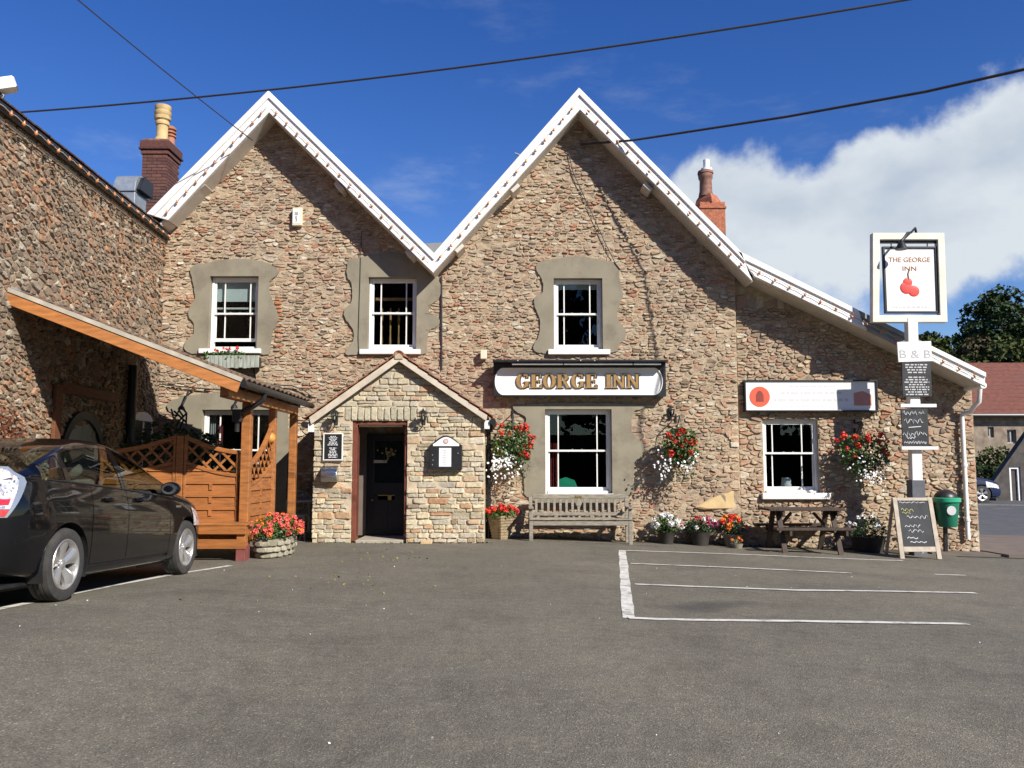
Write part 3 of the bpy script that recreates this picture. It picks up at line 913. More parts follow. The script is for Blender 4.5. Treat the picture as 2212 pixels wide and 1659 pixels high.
# things seen through the panes
def slab(name, x0, x1, z0, z1, y, mat, label, cat, th=.012):
    o = MB().box(x0, x1, y, y + th, z0, z1).build(name, mat, org=((x0 + x1) / 2, y, z0)); return tag(o, label, cat)
oa = OPEN['a']
slab('roller_blind', oa[0] + .06, oa[1] - .06, f2(500, 648)[1], oa[3] - .03, FY + .172, m_blind, 'pale roller blind half drawn behind the upper left window', 'blind')
oc = OPEN['c']
slab('roller_blind', oc[0] + .06, oc[1] - .06, f2(1250, 622)[1], oc[3] - .03, FY + .172, m_blind, 'pale blind rolled almost fully up in the window above the long name sign', 'blind')
def curtain(x0, x1, z0, z1, y, mat, label):
    b = MB()
    n = 22
    vs = []
    for i in range(n + 1):
        t = i / n
        for z in (z0, (z0 + z1) / 2, z1): vs.append((x0 + (x1 - x0) * t, y + .022 * math.sin(t * 22), z))
    b.add(vs, [(i * 3 + j, i * 3 + j + 1, i * 3 + j + 4, i * 3 + j + 3) for i in range(n) for j in (0, 1)])
    o = b.build('curtain', mat, org=(x0, y, z0), recalc=False)
    s = o.modifiers.new('solid', 'SOLIDIFY'); s.thickness = .006
    return tag(o, label, 'curtain')
od = OPEN['d']
curtain(od[0] + .07, od[0] + .25, od[2], od[2] + .95, FY + .23, m_curtain, 'dark red curtain behind the window under the long name sign')
of = OPEN['f']
curtain(of[0] + .18, of[0] + .30, of[2], of[3], FY + .26, m_curtain, 'dark red curtain in the ground floor window behind the trellis fence')
curtain(of[0] + .05, of[0] + .19, of[2], of[3], FY + .24, m_net, 'grey net curtain beside the red one behind the trellis fence')
bn = thing('stair_banister', 'varnished wooden banister seen through the window above the porch', 'banister', ((OPEN['b'][0] + OPEN['b'][1]) / 2, FY + .30, 2.6))
ob = OPEN['b']
MB().bar((ob[0] - .05, FY + .30, f2(850, 640)[1]), (ob[1] + .05, FY + .30, f2(850, 640)[1]), .06, .06).build('handrail', m_banister, bn, bevel=.01)
for i in range(6):
    x = ob[0] + .05 + i * (ob[1] - ob[0] - .1) / 5
    MB().lathe([(.016, 0), (.016, .2), (.024, .3), (.014, .45), (.022, .8), (.014, .96)], (x, FY + .30, f2(850, 750)[1] - .15), 8).build('spindle', m_banister, bn, smooth=True)
# moulded green chair inside the ground floor window
gc = thing('green_chair', 'bright green moulded chair seen inside the window behind the bench', 'chair', (od[0] + .32, FY + .75, -.29))
x, y = od[0] + .40, FY + .34
prof = [(-.23, 0), (.23, 0), (.23, .22), (.17, .36), (0, .42), (-.17, .36), (-.23, .22)]
hole = [(-.14, .06), (.14, .06), (.12, .22), (0, .27), (-.12, .22)]
z9 = f2(1205, 1066, FY + .6)[1] - .10
MB().panel([(x + a, z9 + b_) for a, b_ in prof], [], lambda u, v, d: Vector((u, y + d, v)), 0, .03).build('backrest', m_greenl, gc, bevel=.01)
MB().box(x - .22, x + .22, y, y + .42, z9 - .05, z9).build('seat', m_greenl, gc, bevel=.015)
for a in (-.19, .19):
    for c in (.02, .38): MB().tube([(x + a, y + c, z9 - .05), (x + a * 1.05, y + c, -.29)], .018).build('leg', m_greenl, gc)
    MB().tube([(x + a * 1.15, y, z9 + .17), (x + a * 1.2, y + .25, z9 + .17), (x + a * 1.2, y + .36, z9 - .02)], .018).build('armrest', m_greenl, gc)
oe = OPEN['e']
t = thing('table_lamp', 'small white shaded lamp on the sill inside the right hand window', 'lamp', ((oe[0] + oe[1]) / 2 - .02, EY + .34, oe[2]))
c = ((oe[0] + oe[1]) / 2, EY + .34, oe[2] + .02)
MB().lathe([(.075, .10), (.10, .10), (.085, .26), (.07, .26)], c, 14).build('shade', m_paper, t, smooth=True)
MB().lathe([(.06, 0), (.06, .02), (.02, .04), (.02, .12)], c, 10).build('base', m_paper, t, smooth=True)
slab('window_ledge', oe[0], oe[1], oe[2] - .03, oe[2] + .02, EY + .22, m_white, 'white inner ledge of the right hand ground floor window', 'ledge', .22)

# damp, mossy strip and a few weeds at the foot of the wall
m_moss = pm('mossy_wall_foot', (.075, .065, .038), .95, var=.4, scale=7, bump=.8, bscale=40, dirt=(.05, .06, .02), dscale=4, damt=.7)
ground_strip([(PX1 + .6, FY - .12), (XE0, FY - .12), (XE0 + .1, EY - .13), (XE1, EY - .13)], .26, 'mossy_ground', .007, m_moss)

# hairline cracks in the cement round the middle upper window
for pts in (((1300, 695), (1345, 672), (1400, 664), (1462, 672)), ((1255, 800), (1340, 806), (1420, 822), (1472, 848)), ((1262, 1028), (1330, 1030), (1400, 1015), (1470, 985))):
    MB().tube([on_y((980 + x / 4.74) / 1.35624, (750 + y / 4.74) / 1.35624, FY - .0505) for x, y in pts], .0035, 4).build('crack', m_black, inn)
# ---------------------------------------------------------------- entrance porch
PP = lambda u, v, d: Vector((u, PY + d, v))
SPo = lambda u, v, d: Vector((u, PY - d, v))
p2 = lambda px, py: f2(px, py, PY)
porch = thing('entrance_porch', 'pale stone gabled entrance porch with an open doorway', 'porch', (p2(862, 1172)[0], PY, 0))
vb = lambda px, py: f2(px, py, PY - .12)
PL = (vb(862, 765), vb(668, 902), vb(862, 781), vb(672, 917))
PR = (vb(862, 765), vb(1053, 896), vb(862, 781), vb(1050, 910))
px0, px1 = p2(677.5, 1050)[0], p2(1045, 1050)[0]
def porch_top(x): return on_line(PL[2], PL[3], x) if x < PL[2][0] else on_line(PR[2], PR[3], x)
dr0, dr1, drt = p2(759, 1050)[0], p2(879, 1050)[0], p2(820, 909)[1]
pw = MB().panel([(px0, -.3), (dr0, -.3), (dr0, drt), (dr1, drt), (dr1, -.3), (px1, -.3), (px1, porch_top(px1) + .04), (PL[2][0], PL[2][1] + .04), (px0, porch_top(px0) + .04)], [], PP, 0, .30).build('porch_wall', m_mortar_p, porch)
b = MB()
b.box(px0, px0 + .28, PY + .302, FY - .06, -.3, porch_top(px0) + .05)
b.box(px1 - .28, px1, PY + .302, FY - .06, -.3, porch_top(px1) + .05)
b.build('side_wall', m_mortar_p, porch)
def inside_porch(x, z):
    if not (px0 + .01 < x < px1 - .01) or z > porch_top(x) - .0 or z < -.02: return False
    if dr0 - .01 < x < dr1 + .01 and z < drt + .02: return False
    return not in_poly(x, z, lint)
lint = [p2(744, 908.5), p2(900, 908.5), p2(900, 879), p2(744, 879)]
def clips_porch(x, z):
    s = [(1, 0, px1 + .012), (-1, 0, -px0 + .012), (0, -1, .03)]
    for q in (PL, PR):
        n = Vector((-(q[3][1] - q[2][1]), q[3][0] - q[2][0])).normalized()
        if n.y < 0: n = -n
        s.append((n.x, n.y, n.x * q[2][0] + n.y * q[2][1] + .03))
    if z < drt:
        s.append((1, 0, dr0 + .008) if x < dr0 else (-1, 0, -dr1 + .008) if x > dr1 else (0, -1, -drt))
    if lint[3][1] + .15 > z > lint[0][1] - .1:
        if x < lint[0][0]: s.append((1, 0, lint[0][0] - .004))
        elif x > lint[1][0]: s.append((-1, 0, -lint[1][0] - .004))
        elif z > lint[2][1]: s.append((0, -1, -lint[2][1] - .004))
    return s
rg = random.Random(21)
# squared rubble laid in uneven courses
def coursed(x0, x1, z0, z1, rg):
    res, z = [], z0
    while z < z1:
        h = rg.choice((.062, .075, .085, .095, .11, .125))
        x = x0 - rg.random() * .2
        while x < x1:
            w = h * rg.uniform(1.3, 3.4)
            split = h > .1 and rg.random() < .35
            parts = [(x, z, w, h)] if not split else [(x, z, w, h * .5), (x, z + h * .5, w, h * .5)]
            for a, b_, c, d in parts:
                j = lambda m: rg.uniform(-m, m)
                res.append([(a + .005 + j(.012), b_ + .005 + j(.009)), (a + c / 2, b_ + .004 + j(.006)), (a + c - .005 + j(.012), b_ + .005 + j(.009)), (a + c - .005 + j(.012), b_ + d - .005 + j(.009)), (a + c / 2 + j(.03), b_ + d - .004 + j(.006)), (a + .005 + j(.012), b_ + d - .005 + j(.009))])
            x += w
        z += h
    return res
for q in coursed(px0, px1, 0.0, 3.3, rg):
    cx_, cz_ = sum(p[0] for p in q) / 6, sum(p[1] for p in q) / 6
    if not (px0 < cx_ < px1): cx_ = min(max(cx_, px0 + .02), px1 - .02)
    if not inside_porch(cx_, cz_): continue
    for nx, nz, c in clips_porch(cx_, cz_):
        q = clip_poly(q, nx, nz, c)
        if len(q) < 3: break
    if len(q) < 3 or area(q) < .0016: continue
    q = chaikin(q, .13, .0025, rg)
    if len(q) < 4: continue
    vs, fs, c = stone_shape(q, SPo, rg.uniform(.012, .030), rg, True, .003)
    me = bpy.data.meshes.new('stone'); me.from_pydata([tuple(Vector(v) - Vector(c)) for v in vs], [], fs); me.materials.append(m_porch)
    o = bpy.data.objects.new('stone', me); C.objects.link(o)
    o.parent = pw; o.location = Vector(c) - ORG[pw.name]
print('porch stones', len(pw.children))
xs = np.linspace(lint[0][0], lint[1][0], 12)
for i in range(11):
    q = [(xs[i] + .006, lint[0][1]), (xs[i + 1] - .006, lint[0][1]), (xs[i + 1] - .006, lint[2][1] + rg.uniform(-.02, .02)), (xs[i] + .006, lint[2][1] + rg.uniform(-.02, .02))]
    vs, fs, c = stone_shape(chaikin(q, .12), SPo, rg.uniform(.018, .03), rg, True, .002)
    MB().add(vs, fs).build('lintel_stone', stone_mat('lintel_stone', [(0, (.36, .33, .24)), (.5, (.46, .42, .31)), (1, (.52, .46, .33))], False, (.34, .30, .22), .2, .5) if i == 0 else bpy.data.materials['lintel_stone'], pw)
m_pbarge = pm('buff_verge_board', (.55, .48, .38), .7, var=.1, scale=5, dirt=(.35, .29, .21), dscale=4, damt=.4)
for q in (PL, PR):
    board(q[0], q[1], q[2], q[3], PY - .145, PY - .115, 'verge_board', m_pbarge, porch)
    n = Vector((-(q[1][1] - q[0][1]), q[1][0] - q[0][0])).normalized()
    if n.y < 0: n = -n
    board((q[0][0], q[0][1] - .008), (q[1][0], q[1][1] - .008), (q[0][0], q[0][1] - .07), (q[1][0], q[1][1] - .07), PY - .114, FY - .06, 'roof_deck', m_slate, porch, bev=0)
    d = Vector((q[1][0] - q[0][0], q[1][1] - q[0][1])); ln = d.length; d.normalize()
    # clay tiles, course by course up the slope
    nc = 9
    for i in range(nc):
        t0 = ln + .06 - (i + 1) * (ln + .06) / nc
        for j in range(5):
            ya, yb = PY - .17 + j * .238, PY - .17 + (j + 1) * .238 - .006
            a = Vector((q[0][0], q[0][1])) + d * (t0 - .02) + n * .012
            c = Vector((q[0][0], q[0][1])) + d * (t0 + (ln + .06) / nc + .01) + n * .030
            vs = [(p.x + n.x * h, y, p.y + n.y * h) for p in (a, c) for y in (ya, yb) for h in (0, .016)]
            MB().add(vs, [(0, 1, 3, 2), (4, 6, 7, 5), (0, 4, 5, 1), (2, 3, 7, 6), (0, 2, 6, 4), (1, 5, 7, 3)]).build('roof_tile', m_rtile, porch)
ap = PL[0]
for j in range(3):
    y0 = PY - .18 + j * .40
    b = MB()
    n = 9
    vs = []
    for y in (y0, y0 + .39):
        for r in (.105, .085):
            for i in range(n): 
                t = math.pi * (i / (n - 1)) 
                vs.append((ap[0] + r * math.cos(t), y, ap[1] - .045 + r * 1.05 * math.sin(t)))
    fs = []
    for i in range(n - 1):
        fs += [(i, i + 1, 2 * n + i + 1, 2 * n + i), (n + i, 3 * n + i, 3 * n + i + 1, n + i + 1), (i, n + i, n + i + 1, i + 1), (2 * n + i, 2 * n + i + 1, 3 * n + i + 1, 3 * n + i)]
    fs += [(0, 2 * n, 3 * n, n), (n - 1, 2 * n - 1, 4 * n - 1, 3 * n - 1)]
    b.add(vs, fs).build('ridge_tile', m_rtile, porch, smooth=True)
MB().box(ap[0] - .08, ap[0] + .08, PY - .165, PY - .02, ap[1] - .10, ap[1] + .03).build('ridge_mortar', m_mortar_p, porch, bevel=.02)
for s, q, x in ((-1, PL, px0), (1, PR, px1)):
    zz = porch_top(x)
    MB().box(*(sorted((x + s * .008, x + s * .10))), PY - .10, PY + .10, zz - .16, zz - .012).build('eaves_box', m_white, porch, bevel=.005)
    MB().tube([(x + s * .16, PY - .14, zz - .03), (x + s * .16, FY - .07, zz - .03)], .055, 10).build('gutter', m_black, porch, smooth=True)
# doorway
b = MB()
b.box(dr0 + .004, dr0 + .085, PY + .03, PY + .27, 0.02, drt - .004)
b.box(dr1 - .05, dr1 - .004, PY + .03, PY + .27, 0.02, drt - .004)
b.box(dr0 + .086, dr1 - .051, PY + .03, PY + .27, drt - .07, drt - .004)
b.build('door_frame', m_redbrown, porch, bevel=.006)
MB().box(dr0 + .09, dr1 - .055, PY - .02, FY - .07, -.1, .045).build('door_step', pm('worn_step_stone', (.36, .32, .25), .85, var=.15), porch, bevel=.01)
MB().box(dr0 + .10, dr1 - .1, PY + .10, PY + .20, drt - .10, drt - .071).build('ceiling_light_box', m_cream, porch)
MB().box(px0 + .282, px1 - .282, PY + .31, FY - .07, drt + .05, drt + .08).build('inner_ceiling', m_dark, porch)
m_lin = pm('dim_panelling', (.16, .125, .10), .8, var=.15, scale=3)
MB().box(px0 + .283, px0 + .30, PY + .305, FY - .07, .05, drt + .04).build('inner_lining', m_lin, porch)
MB().box(px0 + .301, f2(792, 1000, FY - .1)[0], FY - .10, FY - .07, .05, drt + .04).build('inner_lining', m_lin, porch)
# inner front door
fd = thing('front_door', 'black half-glazed front door deep inside the stone porch', 'door', (f2(834, 1100, FY - .12)[0], FY - .12, .046))
a, c = f2(793, 1000, FY - .12)[0], f2(884, 1000, FY - .12)[0]
zt = f2(834, 938, FY - .12)[1]
zg = 1.02
MB().panel([(a, .05), (c, .05), (c, zt), (a, zt)], [[(a + .11, zg), (c - .11, zg), (c - .11, zt - .12), (a + .11, zt - .12)]], lambda u, v, d: Vector((u, FY - .12 + d, v)), 0, .045).build('door_leaf', m_door, fd, bevel=.004)
MB().box(a + .11, c - .11, FY - .10, FY - .095, zg, zt - .12).build('pane', m_glass, fd)
MB().box(a, c, FY - .074, FY - .06, .05, zt).build('door_lining', m_black, fd)  # black sheet behind the pane, standing in for the unlit hall
lx0, lx1 = f2(833, 1, FY - .12)[0], f2(867, 1, FY - .12)[0]
lz0, lz1 = f2(850, 1080, FY - .12)[1], f2(850, 1069, FY - .12)[1]
MB().box(lx0, lx1, FY - .128, FY - .121, lz0, lz1).build('letter_plate', m_brass, fd, bevel=.004)
MB().ball((lx0 - .1, FY - .15, lz0 + .0), .022, .022, .022, 10, 7).build('door_knob', m_brass, fd, smooth='all')
for k in (0, 1): MB().box(a + .13 + k * .33, a + .40 + k * .33, FY - .128, FY - .121, .16, .78).build('door_panel', m_door, fd, bevel=.012)
wr = thing('dried_flower_wreath', 'cream dried flower bunch hung on the dark front door', 'wreath', (f2(839, 979, FY - .15)[0], FY - .15, f2(839, 979, FY - .15)[1]))
wc = ORG[wr.name]
rg = random.Random(5)
b, b2 = MB(), MB()
for i in range(46):
    p = wc + Vector((rg.gauss(0, .055), rg.uniform(-.05, .0), rg.gauss(0, .05)))
    (b if i % 3 else b2).ball(p, .02, .02, .02, 6, 4)
b.build('flower_heads', pm('dried_cream_flower', (.50, .40, .20), .9, var=.4, scale=20), wr, smooth='all')['kind'] = 'stuff'
b2.build('leaves', m_leafd, wr, smooth='all')['kind'] = 'stuff'
slab('door_notice', f2(823, 1, FY - .13)[0], f2(850, 1, FY - .13)[0], f2(830, 1000, FY - .13)[1], f2(830, 994, FY - .13)[1], FY - .135, m_cream, 'narrow pale notice stuck on the dark front door glass', 'notice', .004)

# ---------------------------------------------------------------- fittings on the porch front
def lantern(cx, top, bot, label):
    p, q = on_y(cx, top, PY - .19), on_y(cx, bot, PY - .19)
    h = p.z - q.z
    t = thing('wall_lantern', label, 'lantern', (p.x, PY, q.z + h * .45), 'black lanterns beside the porch doorway')
    c = Vector((p.x, PY - .19, q.z))
    MB().lathe([(.004, h), (.008, h * .93), (.02, h * .9), (.012, h * .86), (.03, h * .84), (.092, h * .66), (.095, h * .63), (.07, h * .63)], c, 6).build('lantern_cap', m_iron, t)
    b = MB()
    for i in range(6):
        a = math.pi / 3 * i
        b.bar(c + Vector((.068 * math.cos(a), .068 * math.sin(a), h * .63)), c + Vector((.045 * math.cos(a), .045 * math.sin(a), h * .22)), .009, .009)
    b.lathe([(.02, h * .08), (.048, h * .17), (.05, h * .22)], c, 6)
    b.lathe([(.004, 0), (.012, h * .03), (.012, h * .08)], c, 6)
    b.build('lantern_frame', m_iron, t)
    MB().lathe([(.042, h * .225), (.064, h * .625)], c, 6).build('lantern_glass', m_glass, t)
    MB().lathe([(.010, h * .24), (.012, h * .5), (.004, h * .55)], c, 8).build('candle_bulb', m_cream, t, smooth=True)
    MB().tube([c + Vector((0, 0, h * .05)), c + Vector((0, .05, -.03)), c + Vector((0, .12, -.03)), c + Vector((0, .165, .05))], .009, 8).build('bracket_arm', m_iron, t, smooth=True)
    MB().box(c.x - .03, c.x + .03, PY - .045, PY - .02, c.z - .02, c.z + .14).build('wall_plate', m_iron, t, bevel=.006)
lantern(723, 881, 914, 'black lantern on the porch left of the doorway, above the black notice board')
lantern(914, 881, 914, 'black lantern on the porch right of the doorway, above the arched menu case')

def print_lines(b, x0, x1, z0, z1, rows, y, rg, fill=.8, th=.0015, center=True, hh=.5, wmin=.25):
    """rows of unreadably small print: short bars in word groups"""
    rh = (z1 - z0) / rows
    for r in range(rows):
        z = z1 - (r + .5) * rh
        w = (x1 - x0) * rg.uniform(wmin, fill)
        a = (x0 + x1) / 2 - w / 2 if center else x0
        e = a + w
        while a < e:
            k = rg.uniform(.5, 2.2) * rh
            k = min(k, e - a)
            b.box(a, a + k * .86, y - th, y, z - rh * hh / 2, z + rh * hh / 2)
            a += k + rh * .25
def scribble(b, x0, x1, z, h, y, rg, r=.006):
    """a chalked word: loose cursive stroke"""
    n = max(5, int((x1 - x0) / h * 5))
    pts = []
    for i in range(n + 1):
        t = i / n
        pts.append((x0 + (x1 - x0) * t, y, z + h * .5 * math.sin(i * 1.9 + rg.uniform(-.6, .6)) * rg.uniform(.4, 1.0)))
    b.tube(pts, r, 4)
nbx0, nbx1, nbz0, nbz1 = p2(700, 965)[0], p2(742, 965)[0], p2(720, 994.5)[1], p2(720, 936)[1]
t = thing('notice_board', 'black notice board with white frame and white print left of the door', 'notice board', ((nbx0 + nbx1) / 2, PY, nbz0))
MB().box(nbx0 + .014, nbx1 - .014, PY - .06, PY - .02, nbz0 + .014, nbz1 - .014).build('board', m_black, t)
b = MB()
b.box(nbx0, nbx0 + .016, PY - .072, PY - .02, nbz0, nbz1); b.box(nbx1 - .016, nbx1, PY - .072, PY - .02, nbz0, nbz1)
b.box(nbx0 + .016, nbx1 - .016, PY - .072, PY - .02, nbz0, nbz0 + .016); b.box(nbx0 + .016, nbx1 - .016, PY - .072, PY - .02, nbz1 - .016, nbz1)
b.build('frame', m_white, t)
b = MB(); rg = random.Random(3)
mid = (nbz0 + nbz1) / 2
print_lines(b, nbx0 + .04, nbx1 - .04, mid + .02, nbz1 - .045, 7, PY - .061, rg)
print_lines(b, nbx0 + .04, nbx1 - .04, nbz0 + .04, mid - .01, 7, PY - .061, rg)
tag(b.build('print', m_chalk, t), kind='stuff')
cx0, cx1, cz0, cz1 = p2(697.5, 1020)[0], p2(732, 1020)[0], p2(715, 1040)[1], p2(715, 1006)[1]
t = thing('cigarette_bin', 'brushed steel wall ashtray bin with holes in its sloping top', 'ashtray', ((cx0 + cx1) / 2, PY, cz0))
pr = [(0, cz0), (-.13, cz0), (-.175, cz0 + .08), (-.165, cz0 + .15), (-.13, cz1 - .06), (-.03, cz1), (0, cz1)]
MB().panel([(y, z) for y, z in pr], [], lambda u, v, d: Vector((d, PY - .02 + u, v)), cx0, cx1).build('bin_body', m_steel, t, bevel=.006, smooth=True)
b = MB()
for i in range(5):
    f = (i + .5) / 5
    b.lathe([(.011, 0), (.011, .004)], (cx0 + (cx1 - cx0) * (.1 + .8 * f), PY - .105 + (.02 if i % 2 else 0), cz1 - .033 + (.012 if i % 2 else 0)), 8)
tag(b.build('stub_hole', m_black, t), kind='stuff')
# arched menu case
mx0, mx1, mz0, mz1, mz2 = p2(929.5, 1000)[0], p2(999, 1000)[0], p2(965, 1014)[1], p2(965, 962)[1], p2(965, 941)[1]
t = thing('menu_case', 'black wall case with arched white top and white menu sheets', 'menu case', ((mx0 + mx1) / 2, PY, mz0))
def arch(x0, x1, zb, zs, zt, n=12):
    pts = [(x0, zb), (x1, zb), (x1, zs)]
    for i in range(1, n):
        s = i / n
        pts.append((x1 + (x0 - x1) * s, zs + (zt - zs) * math.sin(math.pi * s) ** 1.25))
    return pts + [(x0, zs)]
MB().panel(arch(mx0, mx1, mz0, mz1, mz2), [], lambda u, v, d: Vector((u, PY - .15 + d, v)), 0, .13).build('case_body', m_black, t, bevel=.008)
zsp = p2(965, 964)[1]
MB().panel(arch(mx0 + .06, mx1 - .05, zsp, zsp + .035, mz2 - .03), [], lambda u, v, d: Vector((u, PY - .158 + d, v)), 0, .006).build('header_panel', m_signwhite, t)
mc = ((mx0 + mx1) / 2, (zsp + mz2) / 2 - .01)
MB().lathe([(.045, 0), (.045, .003)], (mc[0], PY - .162, mc[1]), 20, 'y').build('emblem', pm('faded_red_print', (.55, .16, .14), .6), t)
MB().lathe([(.032, 0), (.032, .003)], (mc[0], PY - .1655, mc[1]), 20, 'y').build('emblem_centre', m_sgrey, t)
sx0, sx1, sz0, sz1 = p2(950, 990)[0], p2(976, 990)[0], p2(960, 1008)[1], p2(960, 968)[1]
MB().box(sx0, sx1, PY - .155, PY - .1515, sz0, sz1).build('menu_sheet', m_paper, t)
b = MB(); print_lines(b, sx0 + .02, sx1 - .02, sz0 + .03, sz1 - .03, 9, PY - .1552, random.Random(8), .9, .001); tag(b.build('print', m_sgrey, t), kind='stuff')
b = MB()
for dx, dz in ((.05, .08), (.05, .25), (-.07, .28), (.06, .16)): b.ball((mx0 + dx if dx > 0 else mx1 + dx, PY - .155, mz0 + dz), .008, .006, .008, 8, 5)
tag(b.build('fixing_screw', m_sgrey, t, smooth='all'), kind='stuff')
st = on_g(921, 1174)
o = MB().box(st.x - .1, st.x + .1, PY - .15, PY - .05, -.02, .05).build('loose_stone', pm('loose_yellow_stone', (.5, .36, .2), .9, bump=.4), bevel=.015, org=(st.x, PY - .1, 0))
tag(o, 'small yellow stone block lying at the foot of the porch', 'stone')
# downpipe beside the porch
px_ = on_y(1056, 1000, FY - .1).x
t = thing('drainpipe', 'black drainpipe in the corner right of the stone porch', 'drainpipe', (px_, FY - .1, -.02))
zz = porch_top(px1) - .06
MB().tube([(px_ - .10, FY - .35, zz), (px_, FY - .22, zz - .12), (px_ + .0, FY - .12, zz - .3), (px_, FY - .12, -.05)], .04, 10).build('pipe', m_black, t, smooth=True)
MB().box(px_ - .08, px_ + .08, FY - .42, FY - .2, zz - .12, zz + .06).build('hopper', m_black, t, bevel=.012)
for z in (.25, 1.25): MB().lathe([(.052, 0), (.052, .05)], (px_, FY - .12, z), 10).build('pipe_collar', m_black, t, smooth=True)

# ---------------------------------------------------------------- stone wing on the left
LD = Vector((.0492, -1.0, 0)).normalized()
LN = Vector((1.0, .0492, 0)).normalized()
CORN = Vector((XL, FY, 0))
def on_l(px, py):
    d = ray(px, py); o = Vector((0, 0, EYE))
    t = LN.dot(CORN - o) / LN.dot(d)
    return o + d * t
def sl(px, py):
    p = on_l(px, py); return ((p - CORN).dot(LD), p.z)
PW = lambda s, t, d: CORN + LD * s + Vector((0, 0, t)) + LN * d      # d is out of the wall
g0, g1 = on_l(20, 251), on_l(350, 506)
zgut = (g0.z + g1.z) / 2
print('gutter z', g0.z, g1.z)
def zg_at(s):
    s0, s1 = (g0 - CORN).dot(LD), (g1 - CORN).dot(LD)
    return g1.z + (g0.z - g1.z) * (s - s1) / (s0 - s1)
SW = 9.5
wing = thing('stone_wing', 'tall greyish rubble stone wing with a black gutter on the left', 'building', PW(SW / 2, 0, 0))
ad = [sl(x, y) for x, y in ((128, 962), (146, 925), (163, 908), (178, 905), (190, 910), (202, 928), (212, 962))]
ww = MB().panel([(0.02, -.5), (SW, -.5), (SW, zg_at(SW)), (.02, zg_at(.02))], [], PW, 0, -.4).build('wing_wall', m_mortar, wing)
ar0, ar1 = ad[0][0], ad[-1][0]
if ar0 > ar1: ar0, ar1 = ar1, ar0
arc_z = ad[3][1]
acx, acr = (ar0 + ar1) / 2, (ar1 - ar0) / 2
def inside_wing(s, t):
    if not (.03 < s < SW) or t > zg_at(s) - .04 or t < -.1: return False
    if abs(s - acx) < acr + .14 and t < arc_z - acr * 1.05: return False
    if math.hypot(s - acx, (t - (arc_z - acr * 1.05)) / 1.05) < acr + .13: return False
    return True
rg = random.Random(31)
sd = seeds_in(.03, SW, -.1, zgut + .1, .118, .066, inside_wing, rg, .16, .42, .36)
s_lo, s_hi = sl(350, 600)[0], sl(0, 600)[0]
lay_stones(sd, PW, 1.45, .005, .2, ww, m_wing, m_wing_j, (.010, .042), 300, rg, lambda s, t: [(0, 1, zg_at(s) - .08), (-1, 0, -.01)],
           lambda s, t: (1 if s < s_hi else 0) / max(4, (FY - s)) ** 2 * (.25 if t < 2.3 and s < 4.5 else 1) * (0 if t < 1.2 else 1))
wl = MB().panel([(0, -.5), (.02, -.5), (.02, 1), (0, 1)], [], PW, 0, -.1)
# roof of the wing and the course of tiles along its eaves
rs = .635
ra, rb = PW(0, zg_at(0) + .03, .10), PW(SW, zg_at(SW) + .03, .10)
up = (-LN * 5 + Vector((0, 0, 5 * rs)))
nn = Vector((LN.x * rs, LN.y * rs, 1)).normalized()
MB().add([ra, rb, rb + up, ra + up, ra - nn * .08, rb - nn * .08, rb + up - nn * .08, ra + up - nn * .08], [(0, 1, 2, 3), (4, 7, 6, 5), (0, 4, 5, 1), (1, 5, 6, 2), (2, 6, 7, 3), (3, 7, 4, 0)]).build('roof_slope', m_ctile, wing)
k = 0
while k * .21 < SW - .2:
    for row in range(3):
        a = PW(k * .21, 0, .13) + Vector((0, 0, zg_at(k * .21) + .045 + rg.uniform(-.006, .006))) - LN * row * .24 + Vector((0, 0, row * (.24 * rs + .004)))
        u = LD * .2; v = (-LN * .30 + Vector((0, 0, .30 * rs - .02)))
        vs = [a + u * i + v * j + nn * h for i in (0, 1) for j in (0, 1) for h in (0, .018)]
        MB().add(vs, [(0, 1, 3, 2), (4, 6, 7, 5), (0, 4, 5, 1), (2, 3, 7, 6), (0, 2, 6, 4), (1, 5, 7, 3)]).build('roof_tile', m_ctile, wing)
    k += 1
pts = [PW(s, zg_at(s) - .02, .075) for s in np.linspace(.1, SW, 14)]
MB().tube(pts, .062, 12).build('gutter', m_black, wing, smooth=True)
MB().panel([(.05, 0), (SW, 0), (SW, .05), (.05, .05)], [], lambda s, t, d: PW(s, zg_at(s) - .16 + t * 1.0, d), .0, .03).build('fascia_bed', m_mortar_p, wing)
# small white hood over a window near the corner, black pipe, arched door under the lean-to
h0, h1 = sl(281, 912), sl(322, 912)
ho = thing('arched_doorway_panel', 'dim cream double door in a black arch on the shaded stone wing', 'door', PW(acx, 0, 0))
zc0 = arc_z - acr * 1.05
def arcp(r, n=16, zb=None): return [(acx + r * math.cos(math.pi * i / n), zc0 + 1.05 * r * math.sin(math.pi * i / n)) for i in range(n + 1)] + [(acx - r, zb if zb is not None else -.1), (acx + r, zb if zb is not None else -.1)]
MB().panel(arcp(acr + .11), [arcp(acr - .02, 16, .0)], PW, .075, -.02).build('door_arch', m_black, ho, bevel=.006)
m_ddoor = pm('dusty_cream_door', (.36, .34, .27), .7, var=.1, scale=4)
for s in (-1, 1):
    q = [p for p in arcp(acr - .025, 16, .0) if (p[0] - acx) * s >= .0] 
    q = [(p[0] + s * .006, p[1]) for p in q]
    if s > 0: q = q + [(acx + .006, 0.0)] if True else q
    else: q = q + [(acx - .006, 0.0)]
    ang = sorted(q, key=lambda p: math.atan2(p[1] - (zc0 - .4), p[0] - acx - s * acr * .5))
    MB().panel(ang, [], PW, .03, .0).build('door_leaf', m_ddoor, ho)
hz = max(h0[1], h1[1]); s0, s1 = sorted((h0[0], h1[0]))
hd = thing('arched_window', 'small arched window with a white fanlight in the shade by the corner', 'window', PW((s0 + s1) / 2, hz - .6, 0))
hm, hr = (s0 + s1) / 2, (s1 - s0) / 2
